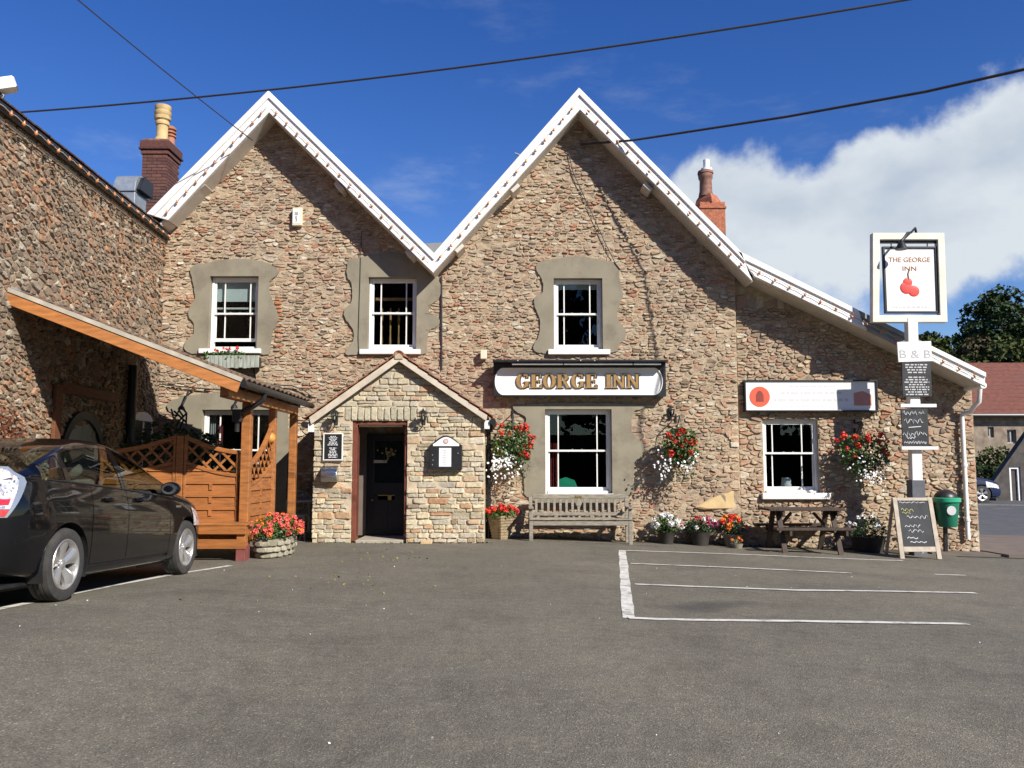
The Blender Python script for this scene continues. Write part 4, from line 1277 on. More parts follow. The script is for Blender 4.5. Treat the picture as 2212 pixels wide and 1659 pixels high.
MB().panel([(hm + hr * math.cos(math.pi * i / 12), hz + .16 * math.sin(math.pi * i / 12)) for i in range(13)], [], PW, .07, .0).build('fanlight', m_paper, hd, bevel=.004)
MB().panel([(s0, hz - .95), (s1, hz - .95), (s1, hz - .012), (s0, hz - .012)], [], PW, .052, .0).build('pane', m_black, hd)
b = MB()
for q in (s0 + .02, hm, s1 - .02): b.panel([(q - .02, hz - .95), (q + .02, hz - .95), (q + .02, hz - .014), (q - .02, hz - .014)], [], PW, .072, .053)
b.build('frame', m_white, hd)
pp = sl(272, 860)
t = thing('drainpipe', 'thick black drainpipe on the shaded stone wing under the lean-to roof', 'drainpipe', PW(pp[0], -.02, 0))
MB().tube([PW(pp[0], 3.05, .10), PW(pp[0], -.05, .10)], .075, 12).build('pipe', m_black, t, smooth=True)
for z in (.6, 1.7): MB().lathe([(.09, 0), (.09, .06)], PW(pp[0], z, .10), 12).build('pipe_collar', m_black, t, smooth=True)
# white fitting at the far left edge
q = on_l(0, 190)
fp = Vector((on_y(2, 186, 10.2).x, 10.2, on_y(2, 186, 10.2).z))
t = thing('floodlight', 'white box floodlight on a bracket above the gutter at the far left edge', 'floodlight', fp)
dirv = Vector((.55, .25, .22)).normalized()
MB().bar(fp - dirv * .26, fp + dirv * .16, .20, .15).build('lamp_housing', m_white, t, bevel=.012)
MB().bar(fp + dirv * .162, fp + dirv * .172, .17, .12).build('lamp_glass', m_sgrey, t)
sq = (fp - CORN).dot(LD)
MB().tube([fp - dirv * .12, PW(sq, fp.z - .12, .12), PW(sq, zg_at(sq) - .1, .04)], .018, 8).build('bracket', m_black, t, smooth=True)

# ---------------------------------------------------------------- chimneys, duct, rear block
o = MB().box(-15, XL - .05, FY + .7, 26, -.5, 5.0).build('rear_building', m_mortar, org=(-11, 20, 0))
tag(o, 'plain rear block behind the stone wing carrying the brick chimney', 'building')
CYF = 19.0
c2 = lambda px, py: f2(px, py, CYF)
x0, x1 = c2(305, 390)[0], c2(359, 390)[0]
zb, zc, zt = 4.9, c2(330, 333)[1], c2(330, 299)[1]
ch = thing('brick_chimney', 'dark red brick chimney with a cream pot left of the left gable', 'chimney', ((x0 + x1) / 2, CYF + .35, zb))
dep = .72
MB().box(x0 + .012, x1 - .012, CYF + .012, CYF + dep - .012, zb, zc).build('mortar_core', pm('sooty_mortar', (.12, .09, .08), .95), ch)
bh = .075; course = 0
z = zb
bricks = MB().box(-.1025, .1025, -.05, .05, -.0325, .0325)
def brick_mesh(lx, ly): 
    me = bpy.data.meshes.new('brick'); b = MB().box(-lx / 2, lx / 2, -ly / 2, ly / 2, -.032, .032)
    me.from_pydata(b.v, [], b.f); me.materials.append(m_brick); return me
W = x1 - x0
bm1, bm2, bm3 = brick_mesh(W / 2.5 - .012, .10), brick_mesh(W / 5 - .010, .10), brick_mesh(.10, dep / 3.5 - .012)
bm4 = brick_mesh(.10, dep / 7 - .01)
while z < zc - .04:
    off = course % 2
    wid = [1, 2, 2] if off else [2, 2, 1]
    x = x0
    for w in wid:
        L_ = W / 5 * w
        clone('brick', bm1 if w == 2 else bm2, ch, (x + L_ / 2, CYF + .045, z + .037)); x += L_
    y = CYF + (.10 if not off else .10)
    wid = [1, 2, 2, 1.3] if off else [2, 2, 2, .3]
    for w in wid[:3]:
        L_ = dep / 7 * w
        clone('brick', bm3 if w == 2 else bm4, ch, (x1 - .047, y + L_ / 2 + .006, z + .037)); y += L_
    z += bh; course += 1
for i, (g, h0_, h1_) in enumerate(((.03, 0, .28), (.07, .28, .42), (.05, .42, .85), (.0, .85, 1.0))):
    MB().box(x0 - g, x1 + g, CYF - g, CYF + dep + g, zc + (zt - zc) * h0_ + .001, zc + (zt - zc) * h1_).build('chimney_cap', m_brick if i < 3 else m_potred, ch, bevel=.01)
pc = ((c2(343, 270)[0] + .0), CYF + .2, zt - .02)
hp = f2(343, 230, CYF + .2)[1] - pc[2]
MB().lathe([(.17, 0), (.165, .06), (.125, .12 * 1), (.128, hp * .45), (.15, hp * .47), (.16, hp * .53), (.145, hp * .58), (.18, hp * .62), (.185, hp * .70), (.165, hp * .72), (.185, hp * .75), (.185, hp * .84), (.165, hp * .86), (.182, hp * .89), (.18, hp), (.14, hp), (.13, hp * .9)], pc, 20).build('chimney_pot', m_potcream, ch, smooth=True)
pc = (f2(366, 330, CYF + .58)[0], CYF + .58, zt - .02); hp = f2(366, 274, CYF + .58)[1] - pc[2]
MB().lathe([(.13, 0), (.11, hp * .3), (.11, hp * .5), (.14, hp * .52), (.14, hp * .58), (.10, hp * .6), (.10, hp * .66), (.14, hp * .68), (.14, hp * .74), (.10, hp * .76), (.10, hp * .82), (.14, hp * .84), (.14, hp * .92), (.09, hp)], pc, 16).build('chimney_pot', m_terra, ch, smooth=True)
# right chimney, far behind the right gable
RYF = 22.0
r2 = lambda px, py: f2(px, py, RYF)
x0, x1 = r2(1513, 470)[0], r2(1567, 470)[0]
zt = r2(1540, 436)[1]; xm = (x0 + x1) / 2
ch = thing('brick_chimney', 'orange-red brick chimney with a sooty pot behind the right gable', 'chimney', (xm, RYF + .35, 4.5))
m_br2 = pm('orange_brick', (.36, .12, .06), .85, var=.35, scale=14, bump=.4, bscale=30, dirt=(.15, .07, .05), dscale=4)
MB().box(x0, x1, RYF, RYF + .7, 4.5, zt - .18).build('stack', m_br2, ch)
MB().box(x0 - .03, x1 + .03, RYF - .03, RYF + .73, zt - .179, zt - .12).build('string_course', m_br2, ch, bevel=.01)
MB().box(x0 - .0, x1 + .0, RYF, RYF + .7, zt - .119, zt).build('stack_head', m_br2, ch)
MB().lathe([(.40, 0), (.36, .14), (.25, .28)], (xm - .03, RYF + .35, zt + .001), 4, sx=.9).build('mortar_flaunching', m_br2, ch)
hb, ht = zt + .25, r2(1532, 364)[1]
MB().lathe([(.20, hb), (.17, hb + .15), (.16, hb + .45), (.19, hb + .5), (.20, hb + .6), (.17, hb + .65), (.20, hb + .7), (.215, ht - .03), (.19, ht), (.12, ht), (.1, ht - .2)], (xm - .09, RYF + .35, 0), 16).build('chimney_pot', m_potred, ch, smooth=True)
MB().lathe([(.16, ht + .002), (.15, ht + .12), (.085, ht + .14), (.085, ht + .36), (.07, ht + .37)], (xm - .06, RYF + .35, 0), 14).build('flue_cowl', m_paper, ch, smooth=True)
# galvanised duct behind the wing
DYF = 17.6
d2 = lambda px, py: f2(px, py, DYF)
x0, x1 = d2(243, 420)[0], d2(291, 420)[0]
zs, zt = d2(270, 412)[1], d2(270, 370)[1]
t = thing('ventilation_duct', 'galvanised ventilation duct with a rounded hood left of the brick chimney', 'duct', ((x0 + x1) / 2, DYF + .3, 5.0))
MB().box(x0 + .03, x1 - .01, DYF + .03, DYF + .6, 5.0, zs).build('duct_shaft', m_galv, t, bevel=.01)
n = 10
pr = [(DYF, zs + .002)] + [(DYF + .33 - .33 * math.cos(math.pi * .5 * i / n), zs + (zt - zs) * math.sin(math.pi * .5 * i / n)) for i in range(1, n + 1)] + [(DYF + .75, zt), (DYF + .75, zs + .002)]
MB().panel(pr, [], lambda u, v, d: Vector((d, u, v)), x0, x1).build('duct_hood', m_galv, t, bevel=.008)
MB().panel([(DYF + .05, zs + .05), (DYF + .7, zs + .05), (DYF + .7, zt - .05), (DYF + .25, zt - .05)], [], lambda u, v, d: Vector((d, u, v)), x1 + .002, x1 + .09).build('duct_outlet', m_black, t)
# ---------------------------------------------------------------- lean-to shelter
A = on_l(20, 630); Cc = on_y(521, 822, 11.3); D = on_y(666, 873, 15.0)
ez = (Cc.z + D.z) / 2
Cc = Vector((-3.56, 11.25, ez)); D = Vector((-3.56, 15.1, ez))
A = Vector((A.x, A.y, A.z)); Bs = (FY - 15.2) / -LD.y
B = PW(Bs, A.z, 0)
print('leanto', A, B, Cc, D)
lean = thing('lean_to_shelter', 'lean-to roof of mossy brown tiles on orange stained posts against the stone wing', 'shelter', (-4.9, 13, 0))
def rp(u, v, h=0.0):        # u along the eave front -> back, v from eave to wall
    e = Cc.lerp(D, u); w = A.lerp(B, u)
    p = e.lerp(w, v)
    return p + rn * h
rn = (D - Cc).cross(A - Cc).normalized()
if rn.z < 0: rn = -rn
ny, nv = 16, 12
tm = None
ue, uw = (D - Cc) / ny, None
for j in range(nv):
    for i in range(ny):
        a, b_, c, d = rp((i + .02) / ny, j / nv), rp((i + .98) / ny, j / nv), rp((i + .98) / ny, (j + 1.18) / nv), rp((i + .02) / ny, (j + 1.18) / nv)
        cen = a
        if tm is None:
            mb = MB()
            m = 5
            vs = []
            for q in range(m + 1):
                f = q / m
                w = .030 * math.cos(math.pi * 2 * f) * .5
                for (p0, p1, lift) in ((a, b_, .062), (d, c, .028)):
                    p = p0.lerp(p1, f)
                    vs += [p + rn * (lift + w) - cen, p + rn * (lift + w - .018) - cen]
            fs = []
            for q in range(m):
                k = 4 * q
                fs += [(k, k + 4, k + 6, k + 2), (k + 1, k + 3, k + 7, k + 5), (k, k + 1, k + 5, k + 4), (k + 2, k + 6, k + 7, k + 3)]
            fs += [(0, 2, 3, 1), (4 * m, 4 * m + 1, 4 * m + 3, 4 * m + 2)]
            tm = bpy.data.meshes.new('roof_tile'); tm.from_pydata([tuple(v) for v in vs], [], fs); tm.materials.append(m_ctile)
        clone('roof_tile', tm, lean, cen + rn * rg.uniform(-.004, .004))
m_under = pm('black_stained_boarding', (.022, .016, .012), .9, var=.3)  # deck and rafters coloured near black for the shade under the roof
def slab4(q, th, name, mat, par, bevel=0):
    q2 = [p - rn * th for p in q]
    return MB().add(list(q) + q2, [(0, 1, 2, 3), (4, 7, 6, 5), (0, 4, 5, 1), (1, 5, 6, 2), (2, 6, 7, 3), (3, 7, 4, 0)]).build(name, mat, par, bevel=bevel)
slab4([rp(0.01, .02, .02), rp(1, .02, .02), rp(1, 1, .02), rp(0.01, 1, .02)], .03, 'roof_deck', m_under, lean)
f = Vector((0, -.03, 0))
dn = Vector((0, 0, -1))
mu = pm('pale_undercloak', (.42, .38, .31), .85, var=.2, scale=6, dirt=(.2, .17, .13))
MB().bar(rp(0, 0.0) + f + rn * .022, rp(0, 1) + f + rn * .022, .07, .055, up=rn).build('undercloak', mu, lean)
MB().bar(rp(0, .0) + f - rn * .085, rp(0, 1) + f - rn * .085, .045, .145, up=rn).build('barge_rafter', m_bargew, lean, bevel=.006)
for i in range(1, 8): MB().bar(rp(i / 8, .01) - rn * .07, rp(i / 8, 1) - rn * .07, .05, .10, up=rn).build('rafter', m_under, lean)
MB().bar(rp(0, 1, .045) + LN * .05, rp(1, 1, .045) + LN * .05, .16, .02, up=rn).build('wall_flashing', m_lead, lean)
PXX = -3.82
MB().box(PXX - .06, PXX + .06, 11.33, 15.05, ez - .20, ez - .035).build('eaves_beam', m_wood, lean, bevel=.008)
MB().tube([(-3.535, 11.2, ez - .03), (-3.535, 12.5, ez - .035), (-3.535, 15.1, ez - .045)], .05, 10).build('gutter', m_black, lean, smooth=True)
MB().tube([(-3.535, 12.2, ez - .05), (-3.55, 12.2, ez - .16), (-3.70, 12.22, ez - .26), (-3.93, 12.24, ez - .36), (-3.93, 12.24, ez - .62)], .036, 10).build('swan_neck_pipe', m_black, lean, smooth=True)
MB().box(-3.99, -3.86, 12.17, 12.30, ez - .48, ez - .30).build('hopper', m_black, lean, bevel=.015)
posts = [(12.36, (528, 1211), .13), (13.68, (584, 1190), .11), (14.98, (636, 1175), .12)]
for y, px, w in posts:
    x = PXX
    g = float(gz(x, y))
    MB().box(x - w / 2, x + w / 2, y - w / 2, y + w / 2, g + .24, ez - .201).build('post', m_wood, lean, bevel=.008)
    MB().box(x - w / 2 - .004, x + w / 2 + .004, y - w / 2 - .004, y + w / 2 + .004, g - .05, g + .239).build('post_foot', m_woodfoot, lean, bevel=.006)
m_dwood = pm('dark_red_brown_wood', (.16, .060, .025), .7, var=.25, scale=6, stretch=(1, 1, 5))  # orange frame wood, darkened in colour for the shade under the roof
# frame against the wing wall, under the roof
q0, q1 = sl(116, 850), sl(245, 848)
t0, t1 = sl(182, 845)[1], None
MB().panel([(q0[0] - .09, -.1), (q0[0] + .09, -.1), (q0[0] + .09, sl(116, 830)[1]), (q0[0] - .09, sl(116, 830)[1])], [], PW, .085, .03).build('wall_post', m_dwood, lean, bevel=.006)
zb_ = sl(200, 851)[1]
MB().panel([(q1[0], zb_ - .08), (q0[0] - .1, zb_ - .08), (q0[0] - .1, zb_ + .08), (q1[0], zb_ + .08)], [], PW, .08, .03).build('wall_beam', m_dwood, lean, bevel=.006)

# ---------------------------------------------------------------- trellis fence round the shelter
fence = thing('trellis_fence', 'orange stained fence of overlapped boards with lattice tops below the lean-to', 'fence', (-4.9, 12.45, 0))
def fence_panel(P, u0, u1, top, low, zbot, n_lath, pitch=.185, par=fence, flip=False):
    """top(t), low(t): upper and lower curve of the lattice, t from 0 to 1 along the panel"""
    N = 14
    def rail(fn, h, nm):
        mb = MB(); vs = []
        for i in range(N + 1):
            t = i / N; u = u0 + (u1 - u0) * t
            for dz in (-h / 2, h / 2):
                for d in (-.03, .03): vs.append(P(u, fn(t) + dz, d))
        fs = []
        for i in range(N):
            k = 4 * i
            fs += [(k, k + 1, k + 5, k + 4), (k + 2, k + 6, k + 7, k + 3), (k, k + 4, k + 6, k + 2), (k + 1, k + 3, k + 7, k + 5)]
        fs += [(0, 2, 3, 1), (4 * N, 4 * N + 1, 4 * N + 3, 4 * N + 2)]
        mb.add(vs, fs).build(nm, m_wood, par, bevel=.004, seg=1)
    rail(top, .062, 'top_rail'); rail(low, .05, 'lattice_rail')
    w = u1 - u0
    H = max(top(0), top(1))
    # lattice laths, both ways
    for sgn in (1, -1):
        c = -2.2
        while c < 2.4:
            pts = []
            for i in range(61):
                t = i / 60
                z = (min(low(0), low(1)) + sgn * (t * w) + c)
                if low(t) <= z <= top(t): pts.append((u0 + w * t, z))
            if len(pts) >= 4:
                a, b_ = pts[0], pts[-1]
                d = .008 * sgn
                pa, pb = P(a[0], a[1], d), P(b_[0], b_[1], d)
                MB().bar(pa, pb, .014, .032, up=P(0, 0, 1) - P(0, 0, 0) if False else Vector((0, 0, 1))).build('lath', m_wood, par)
            c += .205
    # overlapped boards
    z = zbot
    k = 0
    while z < max(low(0), low(1)) - .03:
        poly = [(u0, z), (u1, z)]
        zt = z + pitch + .012
        ups = [(u0 + w * i / 8, min(zt, low(i / 8) - .02)) for i in range(9)]
        if max(u[1] for u in ups) - z < .03: break
        ups = [(u, max(v, z + .004)) for u, v in ups]
        mb = MB()
        vs = []
        us = [u for u, v in ups]
        for (u, v) in ups:
            vs += [P(u, z, -.034), P(u, v, -.010 if v < zt - .01 else -.012), P(u, v, .010), P(u, z, -.014)]
        fs = []
        for i in range(8):
            q = 4 * i
            fs += [(q, q + 4, q + 5, q + 1), (q + 1, q + 5, q + 6, q + 2), (q + 2, q + 6, q + 7, q + 3), (q + 3, q + 7, q + 4, q)]
        fs += [(0, 1, 2, 3), (32, 35, 34, 33)]
        mb.add(vs, fs).build('slat', m_woodh, par)
        um = (u0 + u1) / 2
        zl = low(.5) - .03
        if z + pitch < zl: MB().add([P(um + a, z + .10 + b_, d) for a in (-.022, .022) for b_ in (0, .085) for d in (-.040, -.018)], [(0, 1, 3, 2), (4, 6, 7, 5), (0, 4, 5, 1), (2, 3, 7, 6), (0, 2, 6, 4), (1, 5, 7, 3)]).build('batten', m_wood, par)
        z += pitch; k += 1
    for u in (u0 + .018, u1 - .018):
        zt = top(0) if u < (u0 + u1) / 2 else top(1)
        MB().add([P(u + a, z_, d) for a in (-.018, .018) for z_ in (zbot - .04, zt) for d in (-.042, .03)], [(0, 1, 3, 2), (4, 6, 7, 5), (0, 4, 5, 1), (2, 3, 7, 6), (0, 2, 6, 4), (1, 5, 7, 3)]).build('side_rail', m_wood, par, bevel=.004, seg=1)
FPY = 12.42
PFe = lambda u, v, d: Vector((u, FPY + d, v))
e2 = lambda px, py: f2(px, py, FPY)
ua, ub, uc = e2(258, 970)[0], e2(391, 970)[0], e2(519, 970)[0]
zt_hi, zt_lo = e2(400, 944)[1], e2(525, 977)[1]
zl_hi, zl_lo = e2(400, 997)[1], e2(518, 1027)[1]
zfb = e2(470, 1186)[1]
dip = lambda a, b_: (lambda t: b_ + (a - b_) * (1 - t) ** 1.7)
rise = lambda a, b_: (lambda t: b_ + (a - b_) * t ** 1.7)
fence_panel(PFe, ub + .06, uc, dip(zt_hi, zt_lo), dip(zl_hi, zl_lo), zfb, 6)
fence_panel(PFe, ua - .25, ub - .06, rise(zt_hi, zt_lo), rise(zl_hi, zl_lo), zfb, 6)
g = float(gz(ub, FPY))
MB().box(ub - .052, ub + .052, FPY - .05, FPY + .05, g - .05, zt_hi + .02).build('fence_post', m_wood, fence, bevel=.008)
PSi = lambda u, v, d: Vector((PXX - d, u, v))
s2 = lambda px, py, y: on_y(px, py, y).z
fence_panel(PSi, 12.43, 13.62, rise(s2(586, 920, 13.6), s2(552, 1003, 12.5)), rise(s2(586, 1002, 13.6), s2(548, 1048, 12.5)), float(gz(PXX, 13)) + .22, 5)
MB().ball((PXX + .0, 13.55, s2(570, 946, 13.55)), .085, .085, .085, 16, 10).build('round_finial', pm('turned_ball', (.55, .25, .05), .5, var=.2), fence, smooth='all')
# seat in front of the fence
t = thing('wooden_seat', 'plain brown plank seat standing in front of the trellis fence beside the black car', 'bench', (e2(480, 1140)[0], 12.15, 0))
x0, x1 = f2(392, 1140, 12.1)[0], f2(537, 1140, 12.1)[0]
z0, z1 = f2(480, 1151, 12.02)[1], f2(480, 1130, 12.02)[1]
for i in range(3): MB().box(x0, x1, 12.0 + i * .115, 12.105 + i * .115, z1 - .035, z1).build('seat_slat', m_wood, t, bevel=.005)
MB().box(x0 + .01, x1 - .01, 12.01, 12.04, z0 - .02, z1 - .037).build('apron', m_woodh, t, bevel=.004)
MB().box(x0 + .01, x1 - .01, 12.035, 12.05, float(gz(-4, 12)) + .17, float(gz(-4, 12)) + .30).build('lower_rail', m_woodh, t, bevel=.004)
for x in (x0 + .08, x1 - .09):
    g = float(gz(x, 12.1))
    MB().box(x - .06, x + .06, 12.052, 12.19, g + .20, z1 - .037).build('leg', m_wood, t, bevel=.006)
    MB().box(x - .064, x + .064, 12.048, 12.194, g - .05, g + .199).build('leg_foot', m_woodfoot, t, bevel=.006)

# ---------------------------------------------------------------- leaves and flowers
def leaf_cloud(rg, n, fn, size, name, mat, par, org=None, curl=.35):
    """n small bent leaves at points fn() -> Vector"""
    b = MB()
    V_, F_ = [], []
    for _ in range(n):
        p = fn()
        s = size * rg.uniform(.6, 1.25)
        a = Vector((rg.gauss(0, 1), rg.gauss(0, 1), rg.gauss(0, .7))).normalized()
        c = a.cross(Vector((rg.gauss(0, 1), rg.gauss(0, 1), rg.gauss(0, 1)))).normalized()
        nn_ = a.cross(c)
        k = len(V_)
        V_ += [p - a * s * .5, p + c * s * .36 + nn_ * s * curl * .3, p + a * s * .5, p - c * s * .36 + nn_ * s * curl * .3]
        F_ += [(k, k + 1, k + 2), (k, k + 2, k + 3)]
    b.v, b.f, b.m = V_, F_, [0] * len(F_)
    o = b.build(name, mat, par, recalc=False, org=org)
    tag(o, kind='stuff')
    return o
def flower_mesh(name, mat, r, n, rg):
    """a rounded head of n small petals"""
    b = MB()
    for _ in range(n):
        d = Vector((rg.gauss(0, 1), rg.gauss(0, 1), rg.gauss(0, 1))).normalized()
        p = d * r * rg.uniform(.55, 1.0)
        a = d.orthogonal().normalized(); c = d.cross(a)
        s = r * .42
        b.add([p + a * s, p + c * s + d * s * .25, p - a * s, p - c * s + d * s * .25, p - d * s * .3], [(0, 1, 4), (1, 2, 4), (2, 3, 4), (3, 0, 4)])
    me = bpy.data.meshes.new(name)
    me.from_pydata([tuple(v) for v in b.v], [], b.f); me.materials.append(mat)
    return me
rgf = random.Random(77)
FL = {k: [flower_mesh('flower_head', m, 1.0, 26, rgf) for _ in range(3)] for k, m in (('red', m_fred), ('pink', m_fpink), ('orange', m_forange), ('white', m_fwhite), ('mag', m_fmag))}
def heads(par, pts, kind, r, rg, name='flower_head'):
    for p in pts:
        s = r * rg.uniform(.75, 1.2)
        clone(name, rg.choice(FL[kind]), par, p, (rg.uniform(0, 6), rg.uniform(0, 6), rg.uniform(0, 6)), (s, s, s * .85))
def ell(rg, c, rx, ry, rz, shell=.5):
    while True:
        d = Vector((rg.uniform(-1, 1), rg.uniform(-1, 1), rg.uniform(-1, 1)))
        if shell < d.length <= 1: return Vector((c[0] + d.x * rx, c[1] + d.y * ry, c[2] + d.z * rz))

# hanging baskets
def hanging_basket(px_c, py_top, py_bot, half_px, Y, label, redpx, whitepx, arm_px, seed, white_r=.022):
    rg = random.Random(seed)
    c = on_y(px_c, (py_top * .55 + py_bot * .45), Y)
    s = (c - Vector((0, 0, EYE))).length / FPX
    hw = half_px * s
    ztop, zbot = on_y(px_c, py_top, Y).z, on_y(px_c, py_bot, Y).z
    t = thing('hanging_basket', label, 'hanging basket', c, 'flower baskets hung on the inn front')
    zb = ztop - (ztop - zbot) * .42
    MB().lathe([(.02, -.17), (.13, -.13), (.18, -.04), (.20, .02), (.17, .02)], (c.x, Y, zb), 18).build('basket_bowl', m_soil, t, smooth=True)
    leaf_cloud(rg, 900, lambda: ell(rg, (c.x, Y - .02, zb + .06), hw * 1.0, .25, (ztop - zb) * .9, .35), .068, 'foliage', m_leaf, t)
    # trailing growth below the bowl
    leaf_cloud(rg, 420, lambda: ell(rg, (c.x + hw * .08, Y - .05, zb - (zb - zbot) * .42), hw * .74, .2, (zb - zbot) * .62, .1), .042, 'trailing_foliage', m_leafd, t)
    pts = []
    for (x, y) in redpx:
        p = on_y(x, y, Y - .16 + rg.uniform(-.06, .08)); pts.append(p)
    heads(t, pts, 'red', .058, rg)
    b = MB()
    for (x, y, n, sp) in whitepx:
        q = on_y(x, y, Y - .14)
        for _ in range(n):
            p = q + Vector((rg.gauss(0, sp * s), rg.uniform(-.10, .06), rg.gauss(0, sp * s * 1.1)))
            r = white_r * rg.uniform(.6, 1.2)
            d = Vector((rg.uniform(-.6, .6), -1, rg.uniform(-.4, .7))).normalized()
            a = d.orthogonal().normalized(); e = d.cross(a)
            b.add([p + a * r, p + (a + e) * r * .6, p + e * r, p + (e - a) * r * .6, p - a * r, p - (a + e) * r * .6, p - e * r, p + (a - e) * r * .6, p + d * r * .3], [(i, (i + 1) % 8, 8) for i in range(8)])
    if b.v: tag(b.build('small_white_flowers', m_fwhite, t, recalc=False), kind='stuff')
    # bracket and chains
    hk = Vector((c.x, Y, ztop + .16))
    wl_ = (EY if px_c > 1600 else FY) - .03
    MB().tube([hk, hk + Vector((0, .03, .05)), Vector((c.x, wl_, hk.z + .04))], .010, 8).build('bracket_arm', m_iron, t, smooth=True)
    MB().tube([Vector((c.x, wl_, hk.z - .22)), Vector((c.x, (wl_ + Y) / 2, hk.z - .08)), Vector((c.x, Y + .05, hk.z + .03))], .008, 8).build('bracket_brace', m_iron, t, smooth=True)
    MB().box(c.x - .015, c.x + .015, wl_ - .01, wl_ + .02, hk.z - .26, hk.z + .10).build('bracket_plate', m_iron, t)
    for a in range(3):
        an = a * 2.094 + .5
        MB().tube([hk, Vector((c.x + .18 * math.cos(an), Y + .18 * math.sin(an), zb + .02))], .0035, 5).build('chain', m_iron, t)
    return t
def gpx(lst, ox, oy, sc): return [((ox + x / sc) / 1.35624, (oy + y / sc) / 1.35624) for x, y in lst]
w1 = gpx([(365, 590), (420, 605), (415, 655), (520, 628), (555, 615), (585, 605), (590, 640), (620, 690), (650, 690), (630, 730), (585, 750), (620, 760), (545, 805), (580, 800), (400, 790), (470, 660), (600, 820), (555, 640), (600, 620)], 1300, 1000, 2.458)
hanging_basket(1108, 913, 1045, 47, FY - .34, 'big red and white flower basket in the angle right of the porch', w1, [(x, y, n, 13) for (x, y), n in zip(gpx([(400, 850), (450, 830), (480, 880), (420, 920), (390, 890)], 1300, 1000, 2.458), (26, 26, 26, 30, 22))], None, 101, .024)
w2 = gpx([(1615, 670), (1640, 690), (1665, 725), (1700, 640), (1725, 645), (1690, 670), (1740, 715), (1775, 730), (1800, 730), (1640, 805), (1775, 800), (1705, 825), (1715, 750)], 1300, 1000, 2.458)
hanging_basket(1470, 922, 1040, 40, FY - .42, 'red flower basket on the bare wall between the two ground floor windows', w2, [(x, y, n, 9) for (x, y), n in zip(gpx([(1550, 905), (1575, 870), (1620, 890), (1600, 950), (1770, 880), (1740, 900), (1810, 860)], 1300, 1000, 2.458), (9, 8, 10, 9, 12, 10, 7))], None, 102)
w3 = gpx([(860, 715), (915, 675), (905, 695), (1005, 690), (1010, 750), (1085, 690), (1095, 710), (1180, 675), (1175, 720), (1225, 720), (1195, 790), (1230, 810), (935, 770), (990, 820), (985, 690)], 2100, 1000, 2.458)
hanging_basket(1866, 935, 1058, 55, EY - .40, 'red flower basket under the right end of the white banner', w3, [(x, y, n, 10) for (x, y), n in zip(gpx([(1060, 900), (1100, 860), (1130, 930), (1180, 980), (1100, 980), (960, 870), (1060, 1000), (1180, 900)], 2100, 1000, 2.458), (14, 14, 16, 14, 14, 8, 10, 10))], None, 103)

# planters along the wall
def pot(name, label, cat, x, y, prof, mat, group=None, n=18, sq=False):
    g = float(gz(x, y))
    t = thing(name, label, cat, (x, y, g), group)
    MB().lathe(prof, (x, y, g), 4 if sq else n).build('pot_body', mat, t, smooth=not sq)
    return t, g
def planting(t, c, rx, ry, rz, n, mat, flowers, seed, size=.055):
    rg = random.Random(seed)
    leaf_cloud(rg, n, lambda: ell(rg, c, rx, ry, rz, .2), size, 'foliage', mat, t)
    for kind, k, r in flowers:
        pts = []
        for _ in range(k):
            th, ph = rg.uniform(0, 2 * math.pi), math.acos(rg.uniform(-.15, 1))
            pts.append(Vector((c[0] + rx * 1.02 * math.sin(ph) * math.cos(th), c[1] + ry * 1.05 * math.sin(ph) * math.sin(th), c[2] + rz * 1.05 * math.cos(ph))))
        heads(t, pts, kind, r, rg)
gp = on_g(1082, 1172)
px_, py_ = on_y(1082, 1172, FY - .32).x, FY - .32
t, g = pot('willow_planter', 'square woven planter of red flowers between porch and bench', 'planter', px_, py_, [(.15, -.02), (.24, .40), (.25, .43), (.21, .42)], m_wicker, None, sq=True)
b = MB()
for z in np.linspace(.04, .40, 8):
    r = .155 + (.24 - .15) * z / .40
    b.lathe([(r, z - .014), (r + .008, z), (r, z + .014)], (px_, py_, g), 4)
b.build('woven_bands', m_wicker, t)
planting(t, (px_, py_, g + .46), .30, .24, .13, 420, m_leaf, (('red', 22, .055),), 201)
P1 = (on_y(1440, 1170, FY - .30).x, FY - .30)
t, g = pot('flower_pot', 'small dark pot of white flowers, leftmost of the pots right of the bench', 'flower pot', *P1, [(.11, -.02), (.15, .20), (.17, .22), (.14, .21)], m_darkpot, 'pots of flowers along the inn wall')
planting(t, (P1[0], P1[1], g + .33), .25, .18, .18, 420, m_leaf, (('white', 22, .055),), 202)
P2 = (on_y(1512, 1170, FY - .30).x, FY - .30)
t, g = pot('flower_pot', 'dark pot of magenta and white flowers, between the other two flower pots by the bench', 'flower pot', *P2, [(.14, -.02), (.19, .22), (.21, .25), (.17, .24)], m_darkpot, 'pots of flowers along the inn wall')
planting(t, (P2[0], P2[1], g + .33), .33, .20, .16, 460, m_leafd, (('white', 10, .055), ('mag', 5, .055), ('red', 3, .04)), 203)
P3 = (on_y(1583, 1170, FY - .32).x, FY - .32)
t, g = pot('flower_pot', 'pot of orange-red flowers nearest the picnic table', 'flower pot', *P3, [(.12, -.02), (.17, .20), (.19, .23), (.15, .22)], m_tub, 'pots of flowers along the inn wall')
planting(t, (P3[0], P3[1], g + .36), .25, .2, .20, 420, m_leafd, (('red', 12, .055), ('orange', 6, .06)), 204)
P4 = (on_y(1592, 1188, FY - .62).x, FY - .62)
t, g = pot('flower_pot', 'tiny low pot with one orange flower before the orange-red pot', 'flower pot', *P4, [(.08, -.02), (.11, .08), (.10, .08)], m_tub, 'pots of flowers along the inn wall')
planting(t, (P4[0], P4[1], g + .12), .10, .10, .06, 60, m_leafd, (('orange', 3, .035),), 205, .04)
P5 = (on_y(1876, 1180, EY - .45).x, EY - .45)
